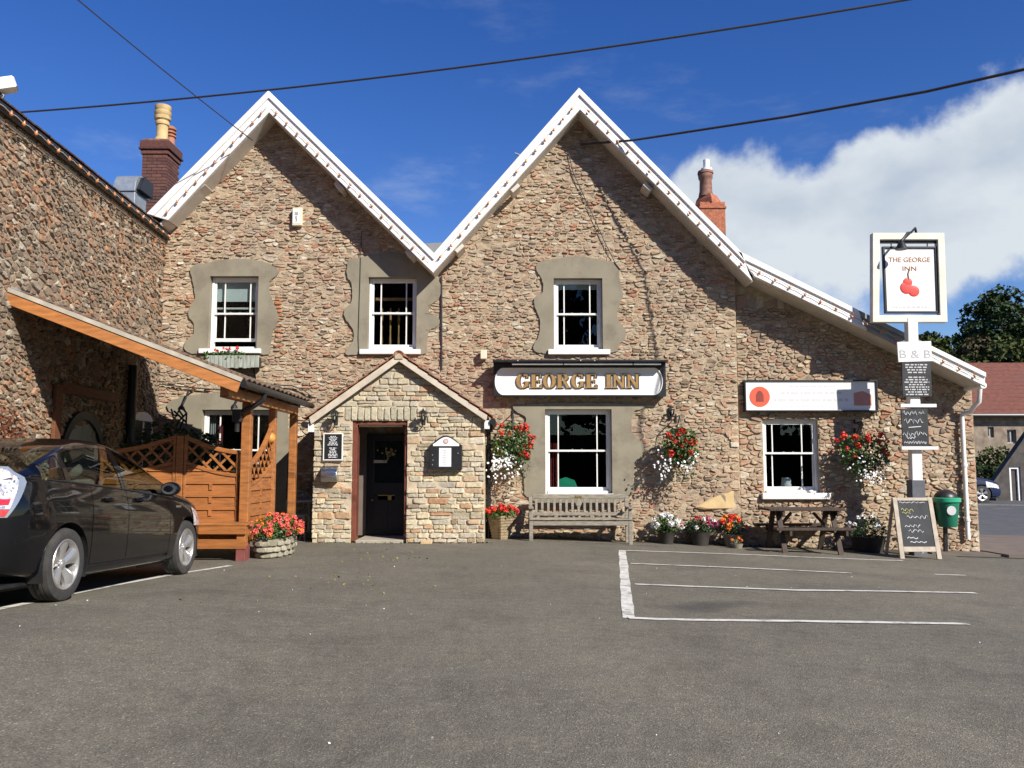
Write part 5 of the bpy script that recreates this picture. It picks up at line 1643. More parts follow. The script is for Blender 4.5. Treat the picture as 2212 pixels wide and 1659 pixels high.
t, g = pot('flower_pot', 'large dark tub with white flowers in the shade left of the chalkboard stand', 'flower pot', *P5, [(.24, -.03), (.30, .25), (.33, .28), (.27, .26)], m_darkpot)
planting(t, (P5[0], P5[1], g + .40), .34, .26, .24, 520, m_leafd, (('white', 9, .05), ('mag', 2, .05)), 206)
# stone trough by the shelter post
tx, ty = -3.53, 12.95
g = float(gz(tx, ty))
t = thing('stone_trough', 'pale stone-faced oval planter of salmon flowers beside the shelter posts', 'planter', (tx, ty, g))
b = MB(); b.lathe([(.80, -.02), (.95, .10), (1.0, .22), (.97, .265), (.84, .265), (.82, .22)], (tx, ty, g), 26, sx=.25, sy=.64); b.build('trough_body', m_tub, t, smooth=True)
rgt = random.Random(9)
for row in range(3):
    for i in range(17):
        th = 2 * math.pi * (i + .5 * (row % 2)) / 17
        r = (.90, .985, 1.0)[row]
        p = Vector((tx + .25 * r * math.cos(th), ty + .64 * r * math.sin(th), g + .045 + row * .082))
        nrm = Vector((math.cos(th) / .25, math.sin(th) / .64, 0)).normalized(); tg = Vector((-nrm.y, nrm.x, 0))
        l = 2 * math.pi * .45 / 17 * rgt.uniform(.40, .5)
        q = chaikin([(-l, -.036), (l, -.034), (l, .034), (-l, .034)], .2)
        vs, fs, c = stone_shape(q, lambda u, v, d: p + tg * u + Vector((0, 0, v)) + nrm * d, .022, rgt, True, .003)
        MB().add(vs, fs).build('facing_stone', bpy.data.materials.get('trough_stone') or stone_mat('trough_stone', [(0, (.22, .195, .135)), (.5, (.34, .31, .23)), (1, (.42, .385, .30))], False, (.18, .165, .11), .5, .6), t)
rg_ = random.Random(301)
leaf_cloud(rg_, 700, lambda: ell(rg_, (tx, ty, g + .38), .34, .72, .20, .2), .06, 'foliage', m_leaf, t)
pts = []
for _ in range(64):
    th, ph = rg_.uniform(0, 6.283), math.acos(rg_.uniform(-.25, 1))
    pts.append(Vector((tx + .36 * math.sin(ph) * math.cos(th), ty + .74 * math.sin(ph) * math.sin(th), g + .38 + .21 * math.cos(ph))))
heads(t, pts[:54], 'pink', .042, rg_); heads(t, pts[54:], 'orange', .04, rg_)
# window box under the upper left window
wx0, wx1 = f2(446, 780, FY - .2)[0], f2(560, 780, FY - .2)[0]
wz0, wz1 = f2(500, 795, FY - .2)[1], f2(500, 768, FY - .2)[1]
t = thing('window_box', 'weathered grey-green plank window box with a few red flowers, under the upper left window', 'window box', ((wx0 + wx1) / 2, FY - .12, wz0))
m_wb = pm('flaking_grey_green_paint', (.33, .36, .31), .85, var=.25, scale=9, stretch=(4, 4, .6), dirt=(.20, .15, .10), dscale=6, damt=.8)
n = 13
for i in range(n):
    a = wx0 + (wx1 - wx0) * i / n
    MB().box(a + .002, a + (wx1 - wx0) / n - .002, FY - .225, FY - .205 + rgt.uniform(-.004, .004), wz0 + rgt.uniform(-.01, .01), wz1).build('plank', m_wb, t, bevel=.003, seg=1)
MB().box(wx0, wx1, FY - .20, FY - .06, wz0 + .01, wz1 - .03).build('trough', m_soil, t)
MB().bar((wx1 - .12, FY - .13, wz0 + .008), (wx1 - .12, FY + .0, wz0 - .22), .03, .03).build('bracket', m_iron, t)
leaf_cloud(rg_, 260, lambda: Vector((rg_.uniform(wx0 - .05, wx0 + (wx1 - wx0) * .72), rg_.uniform(FY - .24, FY - .08), wz1 + rg_.uniform(-.04, .10) - .02)), .05, 'foliage', m_leaf, t)
heads(t, [on_y(*q, FY - .17) for q in gpx([(720, 1300), (745, 1320), (830, 1280), (870, 1290), (890, 1300), (915, 1285), (1020, 1275), (1015, 1300)], 480, 750, 4.74)], 'red', .033, rg_)
# ---------------------------------------------------------------- lettering
def font_mesh(txt, size, depth=.004):
    cu = bpy.data.curves.new('lettering', 'FONT')
    cu.body, cu.size, cu.extrude, cu.align_x, cu.align_y = txt, size, depth / 2, 'CENTER', 'CENTER'
    cu.resolution_u = 3
    o = bpy.data.objects.new('lettering', cu); C.objects.link(o)
    bpy.context.view_layer.update()
    me = bpy.data.meshes.new_from_object(o.evaluated_get(bpy.context.evaluated_depsgraph_get()))
    bpy.data.objects.remove(o)
    return me
def font_text(name, txt, size, loc, par, mat, sx=1.0, rot=0.0, depth=.004):
    me = font_mesh(txt, size, depth)
    me.materials.clear(); me.materials.append(mat)
    o = bpy.data.objects.new(name, me); C.objects.link(o)
    o.parent = par
    o.location = Vector(loc) - ORG[par.name]
    o.rotation_euler = (math.pi / 2, 0, rot); o.scale = (sx, 1, 1)
    return o
def serif(ch):
    """slab-serif capital in a unit-high box: list of polygons with optional holes, and its width"""
    def bx(a, b_, c, d): return ([(a, c), (b_, c), (b_, d), (a, d)], [])
    s, h = .10, .085
    if ch == 'I': return [bx(.07, .33, h, 1 - h), bx(0, .40, 0, h), bx(0, .40, 1 - h, 1)], .40
    if ch == 'E': return [bx(.07, .32, h, 1 - h), bx(0, .74, 0, h), bx(0, .70, 1 - h, 1), bx(.321, .52, .46, .545), bx(.52, .585, .38, .625), bx(.66, .74, h, .28), bx(.62, .70, .74, 1 - h)], .76
    if ch == 'N': return [bx(.08, .22, h, 1 - h), bx(.62, .76, .0, 1 - h), bx(0, .30, 0, h), bx(0, .22, 1 - h, 1), bx(.53, .86, 1 - h, 1), ([(.221, .94), (.221, .62), (.619, .0), (.619, .36)], [])], .86
    def ring(cx, cy, rx, ry, ix, iy, a0=0, a1=360, n=30):
        o = [(cx + rx * math.cos(R(a0 + (a1 - a0) * i / n)), cy + ry * math.sin(R(a0 + (a1 - a0) * i / n))) for i in range(n + 1)]
        q = [(cx + ix * math.cos(R(a0 + (a1 - a0) * i / n)), cy + iy * math.sin(R(a0 + (a1 - a0) * i / n))) for i in range(n + 1)]
        return o, q
    if ch == 'O':
        o, q = ring(.42, .5, .42, .52, .19, .43)
        return [(o[:-1], [q[:-1]])], .84
    if ch == 'G':
        o, q = ring(.42, .5, .42, .52, .19, .43, 48, 345)
        return [(o + q[::-1], []), bx(.60, .80, .10, .40), bx(.50, .90, .401, .47), bx(.66, .75, .72, 1.0)], .88
    if ch == 'R':
        o, q = ring(.42, .74, .33, .26, .12, .17, -90, 90, 14)
        return [bx(.07, .32, h, 1 - h), bx(0, .40, 0, h), bx(0, .42, 1 - h, 1), bx(.321, .42, .48, .565), (o + q[::-1], []), ([(.40, .479), (.58, .479), (.80, .08), (.92, .10), (.92, 0), (.66, 0)], [])], .90
def serif_word(word, par, x0, x1, z0, z1, y, th, mat, mat2=None, sh=(0, 0), gap=.10, space=.42):
    w = 0
    for ch in word: w += (space if ch == ' ' else serif(ch)[1] + gap)
    w -= gap
    sx = (x1 - x0) / w; H = z1 - z0
    u = x0
    for ch in word:
        if ch == ' ': u += space * sx; continue
        polys, cw = serif(ch)
        def make(nm, m, dx, dz, ya, yb, par_):
            b = MB()
            for k, (o, hs) in enumerate(polys):
                f = lambda p: (u + p[0] * sx + dx, z0 + p[1] * H + dz)
                b.panel([f(p) for p in o], [[f(p) for p in q] for q in hs], lambda a, c, d: Vector((a, d, c)), ya - k * .0004, yb)
            return b.build(nm, m, par_)
        L_ = make('letter', mat, 0, 0, y - th, y - th * .45, par)
        if mat2: make('letter_shadow', mat2, sh[0], sh[1], y - th * .40, y, L_)
        u += (cw + gap) * sx

# ---------------------------------------------------------------- long name sign
SY = FY - .21
g2 = lambda px, py, Y=SY: f2(px, py, Y)
x0, x1 = g2(1066, 820)[0], g2(1438, 820)[0]
z0, z1 = g2(1250, 857)[1], g2(1250, 785)[1]
t = thing('name_sign', 'long black framed sign with gold GEORGE INN lettering on white', 'sign', ((x0 + x1) / 2, SY, z0))
MB().box(x0 + .01, x1 - .01, SY + .02, FY - .02, z0 + .01, z1 - .01).build('sign_box', m_black, t)
ix0, ix1, iz0, iz1 = g2(1069, 820)[0], g2(1431, 820)[0], g2(1250, 853.5)[1], g2(1250, 795)[1]
r = (iz1 - iz0) / 2
stad = [(ix1 - r * .62 + r * .62 * math.cos(R(a)), (iz0 + iz1) / 2 + r * math.sin(R(a))) for a in range(-90, 91, 10)] + [(ix0 + r * .62 + r * .62 * math.cos(R(a)), (iz0 + iz1) / 2 + r * math.sin(R(a))) for a in range(90, 271, 10)]
PS = lambda u, v, d: Vector((u, SY + d, v))
MB().panel([(x0, z0), (x1, z0), (x1, z1), (x0, z1)], [stad], PS, -.028, .018).build('frame', m_black, t, bevel=.006)
MB().panel([(a, c) for a, c in stad], [], PS, -.004, .0175).build('face', m_signwhite, t)
MB().panel([(p[0], p[1]) for p in stad], [[((ix0 + ix1) / 2 + (p[0] - (ix0 + ix1) / 2) * .992, (iz0 + iz1) / 2 + (p[1] - (iz0 + iz1) / 2) * .95) for p in stad]], PS, -.034, -.005).build('inner_rim', m_white, t)
MB().box(x0 - .01, x1 + .01, SY - .27, SY + .1, z1 + .001, z1 + .04).build('hood', m_black, t, bevel=.01)
MB().tube([(x0 + .35, SY - .20, z1 - .035), (x1 - .12, SY - .20, z1 - .035)], .020, 10).build('strip_light', m_white, t, smooth=True)
for q in (.40, .80): MB().box(x0 + (x1 - x0) * q, x0 + (x1 - x0) * q + .02, SY - .225, SY - .175, z1 - .06, z1).build('lamp_bracket', m_black, t)
for q in (.14, .5, .58): MB().ball((x0 + (x1 - x0) * q, SY - .27, z1 + .02), .014, .01, .012, 8, 6).build('fixing', m_sgrey, t, smooth='all')
lx0, lx1, lz0, lz1 = g2(1115, 820)[0], g2(1381, 820)[0], g2(1250, 838.5)[1], g2(1250, 807.5)[1]
serif_word('GEORGE INN', t, lx0, lx1, lz0, lz1, SY - .005, .030, m_gold, m_letdark, (.022, -.014), .06, .5)

# ---------------------------------------------------------------- white banner
BY = EY - .13
x0, x1, z0, z1 = f2(1608, 850, BY)[0], f2(1895, 850, BY)[0], f2(1750, 889, BY)[1], f2(1750, 821, BY)[1]
t = thing('banner_sign', 'white banner sign with an orange-red disc in a thin black frame', 'sign', ((x0 + x1) / 2, BY, z0))
PB = lambda u, v, d: Vector((u, BY + d, v))
q = [(x0 + .025, z0 + .025), (x1 - .025, z0 + .025), (x1 - .025, z1 - .025), (x0 + .025, z1 - .025)]
MB().panel([(x0, z0), (x1, z0), (x1, z1), (x0, z1)], [q], PB, -.03, .11).build('frame', m_black, t, bevel=.004)
MB().panel(q, [], PB, .0, .05).build('face', m_signwhite, t)
cc = f2(1641, 857, BY); r = (f2(1663, 857, BY)[0] - f2(1619, 857, BY)[0]) / 2
MB().lathe([(r, 0), (r, .004)], (cc[0], BY - .0045, cc[1]), 32, 'y').build('disc', m_orange, t)
MB().panel([(cc[0] + r * a, cc[1] + r * b_) for a, b_ in ((-.38, -.5), (.38, -.5), (.38, .15), (.22, .48), (0, .6), (-.22, .48), (-.38, .15))], [], PB, -.006, -.0046).build('disc_emblem', pm('dark_red_print', (.22, .03, .02), .6), t)
px0_, px1_ = f2(1844, 850, BY)[0], f2(1882, 850, BY)[0]
pz0, pz1 = f2(1850, 876, BY)[1], f2(1850, 848, BY)[1]
MB().panel([(px0_, pz0), (px1_, pz0), (px1_, pz1 - .04), ((px0_ + px1_) / 2, pz1 + .03), (px0_, pz1 - .01)], [], PB, -.003, -.0005).build('square_emblem', m_spink, t)
b = MB(); rg = random.Random(12)
a0, a1 = f2(1668, 850, BY)[0], f2(1838, 850, BY)[0]
print_lines(b, a0 + .3, a1 - .25, f2(1750, 837, BY)[1], f2(1750, 831, BY)[1], 1, BY - .0005, rg, .95, .002, True, .6, .9)
print_lines(b, a0 + .1, a1 - .1, f2(1750, 853, BY)[1], f2(1750, 844, BY)[1], 1, BY - .0005, rg, .95, .002, True, .6, .9)
print_lines(b, a0, a1, f2(1750, 869, BY)[1], f2(1750, 859, BY)[1], 1, BY - .0005, rg, .98, .002, True, .6, .95)
print_lines(b, a0 + .3, a1 - .4, f2(1750, 879, BY)[1], f2(1750, 875, BY)[1], 1, BY - .0005, rg, .95, .002, True, .6, .9)
tag(b.build('print', pm('very_pale_grey_print', (.60, .60, .60), .6, var=.04), t), kind='stuff')

# ---------------------------------------------------------------- post sign
QY = 15.45
h2 = lambda px, py, Y=QY: f2(px, py, Y)
pb, pt = on_y(1979, 1070, QY), on_y(1967.5, 690, QY)
lean_d = (pt - pb).normalized()
base = pb + lean_d * ((float(gz(pb.x, QY)) - pb.z) / lean_d.z)
t = thing('pub_sign_post', 'tall white post with a hanging pub sign of red fruit and boards below', 'sign', base)
ps = lambda f_: base + lean_d * f_
hh = (pt - base).length
MB().bar(base + lean_d * .9, pt + lean_d * .02, .185, .16, up=(0, 1, 0)).build('post', m_white, t, bevel=.012)
MB().bar(base - lean_d * .1, base + lean_d * (h2(1979, 1037)[1] - base.z) , .24, .22, up=(0, 1, 0)).build('post_base', pm('grey_post_base', (.10, .105, .12), .7, var=.2), t, bevel=.012)
def quadframe(pxs, inset, y0, y1, name, mat, par):
    o = [h2(*p) for p in pxs]
    cx, cz = sum(p[0] for p in o) / 4, sum(p[1] for p in o) / 4
    i = []
    for p in o:
        dx, dz = p[0] - cx, p[1] - cz
        i.append((p[0] - math.copysign(inset, dx), p[1] - math.copysign(inset, dz)))
    return MB().panel(o, [i], lambda u, v, d: Vector((u, QY + d, v)), y0, y1).build(name, mat, par, bevel=.006), o, i
m_cfr = pm('cream_sign_frame', (.68, .66, .56), .5, var=.1, scale=5, dirt=(.4, .37, .28), damt=.35)
quadframe([(1882, 697), (2043, 697), (2036, 505), (1882.5, 505)][0:1] + [(2043, 697), (2036, 505), (1882, 505)], .125, -.07, .07, 'outer_frame', m_cfr, t)
MB().box(h2(1898, 525)[0], h2(2022, 525)[0], QY - .015, QY + .015, h2(1950, 526)[1], h2(1950, 521)[1]).build('hanging_rail', m_iron, t)
fr, o4, i4 = quadframe([(1911, 677), (2027, 677), (2022, 533), (1905, 533)], .038, -.035, .035, 'hanging_board_frame', m_black, t)
MB().panel(i4, [], lambda u, v, d: Vector((u, QY + d, v)), -.012, .012).build('hanging_board', m_signwhite, t)
for x in (1925, 2003): MB().tube([Vector((h2(x, 527)[0], QY, h2(x, 526)[1])), Vector((h2(x, 536)[0], QY, h2(x, 536)[1]))], .010, 6).build('hanger', m_iron, t)
k = h2(1964, 562); font_text('lettering', 'THE GEORGE', .128, (k[0], QY - .016, k[1]), t, pm('brown_lettering', (.34, .13, .04), .6), 1.0)
k = h2(1964, 581); font_text('lettering', 'INN', .12, (k[0], QY - .016, k[1]), t, bpy.data.materials['brown_lettering'], 1.25)
for (x, y, r) in ((1957, 622, .115), (1973, 629, .105), (1960, 610, .085)):
    k = h2(x, y); MB().ball((k[0], QY - .015, k[1]), r, .008, r, 18, 9).build('painted_fruit', m_red, t, smooth='all')
k = h2(1962, 598); MB().tube([(k[0], QY - .015, k[1] - .06), (k[0] - .01, QY - .015, k[1] + .05), (k[0] + .02, QY - .015, k[1] + .14)], .012, 6).build('painted_stalk', pm('painted_brown', (.22, .13, .06), .6), t)
b = MB(); print_lines(b, h2(1925, 663)[0], h2(2010, 663)[0], h2(1960, 666)[1], h2(1960, 661)[1], 1, QY - .0125, random.Random(4), .95, .002, True, .6, .9); tag(b.build('print', m_sgrey, t), kind='stuff')
# lamp arm above the frame
k0, k1, k2 = h2(1936, 520), h2(1947, 511), h2(1976, 499)
MB().tube([(k0[0] - .05, QY - .30, k0[1] - .1), (k1[0], QY - .25, k1[1]), (h2(1960, 507)[0], QY - .15, h2(1960, 507)[1]), (k2[0], QY - .02, k2[1] + .05), (k2[0] + .04, QY, k2[1] - .12)], .022, 8).build('lamp_arm', m_iron, t, smooth=True)
MB().lathe([(.03, 0), (.06, -.05), (.11, -.16), (.09, -.16)], (k0[0] - .05, QY - .30, k0[1] - .08), 12).build('lamp_shade', m_iron, t, smooth=True)
def pboard(pxs, y0, y1, name, mat): 
    return MB().panel([h2(*p) for p in pxs], [], lambda u, v, d: Vector((u, QY + d, v)), y0, y1).build(name, mat, t, bevel=.004)
pboard([(1934, 784), (2006, 782), (2004, 739), (1931, 741)], -.13, -.10, 'white_board', m_signwhite)
k = h2(1969, 768); font_text('lettering', 'B & B', .21, (k[0], QY - .132, k[1]), t, pm('faded_grey_lettering', (.40, .40, .41), .6), 1.2)
pboard([(1943, 858), (2006, 858), (2003, 785), (1941, 785)], -.13, -.10, 'menu_board', m_board)
b = MB(); rg = random.Random(6)
print_lines(b, h2(1945, 800)[0], h2(2000, 800)[0], h2(1970, 809)[1], h2(1970, 787)[1], 4, QY - .131, rg, .95, .002, True, .5, .6)
print_lines(b, h2(1945, 830)[0], h2(2002, 830)[0], h2(1970, 856)[1], h2(1970, 814)[1], 8, QY - .131, rg, .96, .002, True, .5, .6)
tag(b.build('print', m_sgrey, t), kind='stuff')
pboard([(1944, 965), (2000, 965), (1996, 884), (1939, 884)], -.13, -.10, 'chalk_board', m_board)
b = MB()
for (a, c, y, h) in ((1943, 1972, 893, .10), (1977, 1988, 893, .09), (1946, 1986, 910, .12), (1943, 1994, 938, .11), (1950, 1970, 946, .07), (1946, 1993, 956, .07)): scribble(b, h2(a, y)[0], h2(c, y)[0], h2(1970, y)[1], h, QY - .133, rg, .008)
b.bar((h2(1955, 924)[0], QY - .132, h2(1960, 924)[1]), (h2(1982, 922)[0], QY - .132, h2(1982, 922)[1]), .01, .012)
tag(b.build('chalk_writing', m_chalk, t), kind='stuff')
for (a, c, y) in ((1937, 2014, 877), (1939, 2018, 968)):
    MB().box(h2(a, y)[0], h2(c, y)[0], QY - .16, QY - .085, h2(1970, y + 4)[1], h2(1970, y - 3)[1]).build('cross_batten', m_white, t, bevel=.005)

# ---------------------------------------------------------------- chalkboard stand
AYf = 14.75
a0 = on_g(1944, 1206); ax0, ax1 = f2(1944, 1206, AYf)[0], f2(2034, 1206, AYf)[0]
ag = float(gz((ax0 + ax1) / 2, AYf))
t = thing('chalkboard_stand', 'pale wood framed chalkboard stand with white and yellow chalk writing', 'chalkboard', ((ax0 + ax1) / 2, AYf + .2, ag))
ah = f2(1970, 1075, AYf + .25)[1] - ag
tl, tr = f2(1927, 1075, AYf + .25)[0], f2(2012, 1075, AYf + .25)[0]
lean_ = .25
def PA(u, v, d):           # u 0..1 across, v 0..1 up the leaning face
    x = (ax0 + (ax1 - ax0) * u) * (1 - v) + (tl + (tr - tl) * u) * v
    return Vector((x, AYf + lean_ * v + d, ag + ah * v))
def abar(u0, u1, v0, v1, d0, d1, nm, m): return MB().panel([(u0, v0), (u1, v0), (u1, v1), (u0, v1)], [], PA, d0, d1).build(nm, m, t, bevel=.005)
abar(0, .11, 0, 1, -.02, .02, 'stile', m_palewood); abar(.89, 1, 0, 1, -.02, .02, 'stile', m_palewood)
abar(.111, .889, .12, .20, -.018, .018, 'rail', m_palewood); abar(.111, .889, .95, 1, -.018, .018, 'rail', m_palewood)
abar(.111, .889, .201, .949, -.008, .008, 'slate', m_board)
b = MB(); b2 = MB()
def chalk(b, u0, u1, v, h, r=.007):
    n = max(5, int((u1 - u0) * 30))
    b.tube([PA(u0 + (u1 - u0) * i / n, v + h * .5 * math.sin(i * 1.9 + rg.uniform(-.6, .6)) * rg.uniform(.4, 1), -.011) for i in range(n + 1)], r, 4)
chalk(b, .16, .80, .92, .03, .005)
chalk(b2, .18, .48, .80, .07); chalk(b2, .20, .40, .75, .04, .005)
for u0, u1, v, h in ((.30, .82, .68, .08), (.22, .60, .53, .06), (.30, .66, .45, .08), (.24, .5, .34, .05), (.3, .7, .27, .03)): chalk(b, u0, u1, v, h)
tag(b.build('chalk_writing', m_chalk, t), kind='stuff'); b2.build('yellow_chalk_writing', m_chalky, t)
for u in (.05, .95):
    p = PA(u, 1, .03)
    MB().bar(p, Vector((PA(u, 0, 0).x, AYf + .62, ag)), .035, .05, up=(1, 0, 0)).build('rear_leg', m_palewood, t, bevel=.004)
MB().bar(PA(.05, .3, .28), PA(.95, .3, .28), .03, .05).build('rear_rail', m_palewood, t)

# ---------------------------------------------------------------- green bin
NY = 15.95
bc = on_y(2046, 1100, NY)
zb, zt = f2(2046, 1138, NY)[1], f2(2046, 1080, NY)[1]
rt = (f2(2072, 1090, NY)[0] - f2(2020, 1090, NY)[0]) / 2
t = thing('green_bin', 'green plastic litter bin with a round white badge on the right end wall', 'bin', (bc.x, NY, zb))
MB().lathe([(rt * .66, zb), (rt * .70, zb + .01), (rt * .95, zt - .01), (rt * .9, zt - .01), (rt * .65, zb + .03)], (bc.x, NY, 0), 24).build('bin_body', m_green, t, smooth=True)
MB().lathe([(rt * .96, zt - .05), (rt * 1.07, zt - .03), (rt * 1.08, zt + .035), (rt * 1.0, zt + .045), (rt * .9, zt + .03), (rt * .88, zt - .03)], (bc.x, NY, 0), 24).build('bin_rim', m_greenl, t, smooth=True)
MB().ball((bc.x, NY + .04, zt + .02), rt * .95, rt * .85, .17, 20, 10).build('bin_lid', m_black, t, smooth='all')
MB().lathe([(.085, 0), (.085, .006)], (bc.x - .02, NY - rt * .90, (zb + zt) / 2 + .06), 20, 'y').build('badge', m_sgrey, t)
MB().box(bc.x - .07, bc.x + .07, NY + rt * .6, EY - .02, zb + .1, zt - .05).build('wall_bracket', m_black, t)
MB().bar((bc.x, NY + .1, zb + .01), (bc.x, NY + .14, float(gz(bc.x, NY)) - .05), .06, .06, up=(0, 1, 0)).build('support_post', m_black, t)
# white downpipe and gutter end
t = thing('drainpipe', 'white drainpipe with a swan neck on the right end corner of the inn', 'drainpipe', (f2(2090, 1100, EY - .08)[0], EY - .08, -.3))
pts = [on_y(x, y, yy) for x, y, yy in ((2117, 836, VY + .15), (2115, 868, VY + .2), (2102, 880, EY - .25), (2097, 890, EY - .16), (2079, 893, EY - .10), (2078, 905, EY - .09))]
bot = on_y(2089, 1165, EY - .09); pts.append(Vector((pts[-1].x + .0, EY - .09, bot.z)))
MB().tube(pts, .042, 10).build('pipe', m_white, t, smooth=True)
for f_ in (.15, .6): MB().lathe([(.055, 0), (.055, .05)], (pts[-1].x, EY - .09, bot.z + f_ * (pts[-2].z - bot.z)), 10).build('pipe_collar', m_white, t, smooth=True)
gp0 = on_y(2121, 833, VY); MB().tube([(gp0.x, VY - .06, gp0.z + .0), (gp0.x, 25, gp0.z)], .06, 10).build('gutter', m_white, t, smooth=True)
# ---------------------------------------------------------------- garden bench
bx0, bx1 = on_y(1143, 1120, 15.45).x, on_y(1366, 1120, 15.45).x
by0, by1 = 15.42, 15.92
bg = float(gz((bx0 + bx1) / 2, 15.6)) - .01
t = thing('garden_bench', 'weathered grey slatted garden bench below the window with the long sign', 'bench', ((bx0 + bx1) / 2, 15.65, bg))
sh = .42
bt = f2(1254, 1069, by1)[1]
for x in (bx0 + .035, bx1 - .035):
    MB().box(x - .033, x + .033, by0, by0 + .066, bg - .03, bg + .60).build('front_leg', m_grey_oak, t, bevel=.006)
    MB().bar((x, by1 - .03, bg - .03), (x, by1 + .05, bt - .02), .066, .066, up=(0, 1, 0)).build('rear_leg', m_grey_oak, t, bevel=.006)
    MB().box(x - .045, x + .045, by0 - .05, by1 - .01, bg + .601, bg + .635).build('armrest', m_grey_oak, t, bevel=.01)
    MB().box(x - .025, x + .025, by0 + .067, by1 - .04, bg + .30, bg + .37).build('side_rail', m_grey_oak, t)
MB().box(bx0 + .07, bx1 - .07, by0 + .005, by0 + .045, bg + .31, bg + .40).build('front_rail', m_grey_oak, t, bevel=.006)
for i in range(5): MB().box(bx0 + .005, bx1 - .005, by0 - .02 + i * .095, by0 + .06 + i * .095, bg + sh - .015, bg + sh + .01).build('seat_slat', m_grey_oak, t, bevel=.004, seg=1)
MB().bar((bx0 + .07, by1 + .035, bt - .03), (bx1 - .07, by1 + .035, bt - .03), .045, .085, up=(0, 0, 1)).build('top_rail', m_grey_oak, t, bevel=.008)
MB().bar((bx0 + .07, by1 - .01, bg + sh + .07), (bx1 - .07, by1 - .01, bg + sh + .07), .04, .06, up=(0, 0, 1)).build('lower_back_rail', m_grey_oak, t, bevel=.006)
nb = 15
for i in range(nb):
    x = bx0 + .14 + (bx1 - bx0 - .28) * i / (nb - 1)
    MB().bar((x, by1 - .005, bg + sh + .10), (x, by1 + .03, bt - .072), .018, .046, up=(1, 0, 0)).build('back_slat', m_grey_oak, t, bevel=.003, seg=1)
MB().lathe([(.01, 0), (.06, .1), (.01, .2)], ((bx0 + bx1) / 2, by1 + .002, bg + sh + .16), 12, sy=.15).build('carved_splat', m_grey_oak, t, smooth=True)
MB().box((bx0 + bx1) / 2 - .06, (bx0 + bx1) / 2 + .06, by1 + .002, by1 + .0115, bt - .05, bt - .015).build('plaque', m_brass, t)

# ---------------------------------------------------------------- picnic table
kx0, kx1 = f2(1650, 1100, 15.45)[0], f2(1812, 1100, 15.45)[0]
kg = float(gz((kx0 + kx1) / 2, 15.4))
kz = f2(1730, 1098, 15.3)[1]
t = thing('picnic_table', 'dark brown wooden picnic table with fixed seats below the right hand window', 'picnic table', ((kx0 + kx1) / 2, 15.5, kg))
for i in range(5): MB().box(kx0, kx1, 15.14 + i * .142, 15.14 + i * .142 + .132, kz - .04, kz).build('table_plank', m_brown, t, bevel=.005, seg=1)
sz = f2(1740, 1141, 14.85)[1]
for yy in (14.80, 16.0):
    for i in range(2): MB().box(kx0 + .02, kx1 + .02, yy + i * .125, yy + i * .125 + .115, sz - .04, sz).build('seat_plank', m_brown, t, bevel=.005, seg=1)
for x in (kx0 + .22, kx1 - .16):
    MB().bar((x, 14.98, kg - .04), (x, 15.36, kz - .045), .045, .09, up=(1, 0, 0)).build('leg', m_brown, t, bevel=.004)
    MB().bar((x, 16.02, kg - .04), (x, 15.64, kz - .045), .045, .09, up=(1, 0, 0)).build('leg', m_brown, t, bevel=.004)
    MB().box(x + .025, x + .065, 14.80, 16.22, sz - .13, sz - .045).build('seat_bearer', m_brown, t)
    MB().box(x + .025, x + .065, 15.16, 15.84, kz - .13, kz - .045).build('top_bearer', m_brown, t)
    MB().bar((x + (.28 if x < (kx0 + kx1) / 2 else -.28), 15.5, kz - .09), (x, 15.5, sz - .09), .04, .07, up=(0, 1, 0)).build('brace', m_brown, t)

# ---------------------------------------------------------------- small things on the front
t = thing('alarm_box', 'cream alarm box with letters, high on the left gable', 'alarm box', (f2(640, 470)[0], FY, f2(640, 487)[1]))
x0, x1, z0, z1 = f2(631, 470, FY - .12)[0], f2(652, 470, FY - .12)[0], f2(640, 487, FY - .12)[1], f2(640, 448, FY - .12)[1]
MB().box(x0, x1, FY - .12, FY - .03, z0, z1).build('box_body', m_cream, t, bevel=.012)
MB().box(x0 + .012, x1 - .04, FY - .124, FY - .1195, z0 + .05, z1 - .04).build('label_plate', m_signwhite, t)
for s_, dz in (('SE', .20), ('E', .13), ('3', .07)): font_text('lettering', s_, .075, ((x0 + x1) / 2 - .012, FY - .126, z0 + .03 + dz), t, m_black)
p = on_y(1046, 766, FY - .1)
t = thing('security_lamp', 'small cream lamp box on the wall left of the long name sign', 'lamp', p)
MB().box(p.x - .07, p.x + .05, FY - .17, FY - .05, p.z - .09, p.z + .08).build('lamp_body', m_cream, t, bevel=.012)
MB().box(p.x - .02, p.x + .02, FY - .05, FY, p.z - .03, p.z + .03).build('lamp_mount', m_black, t)
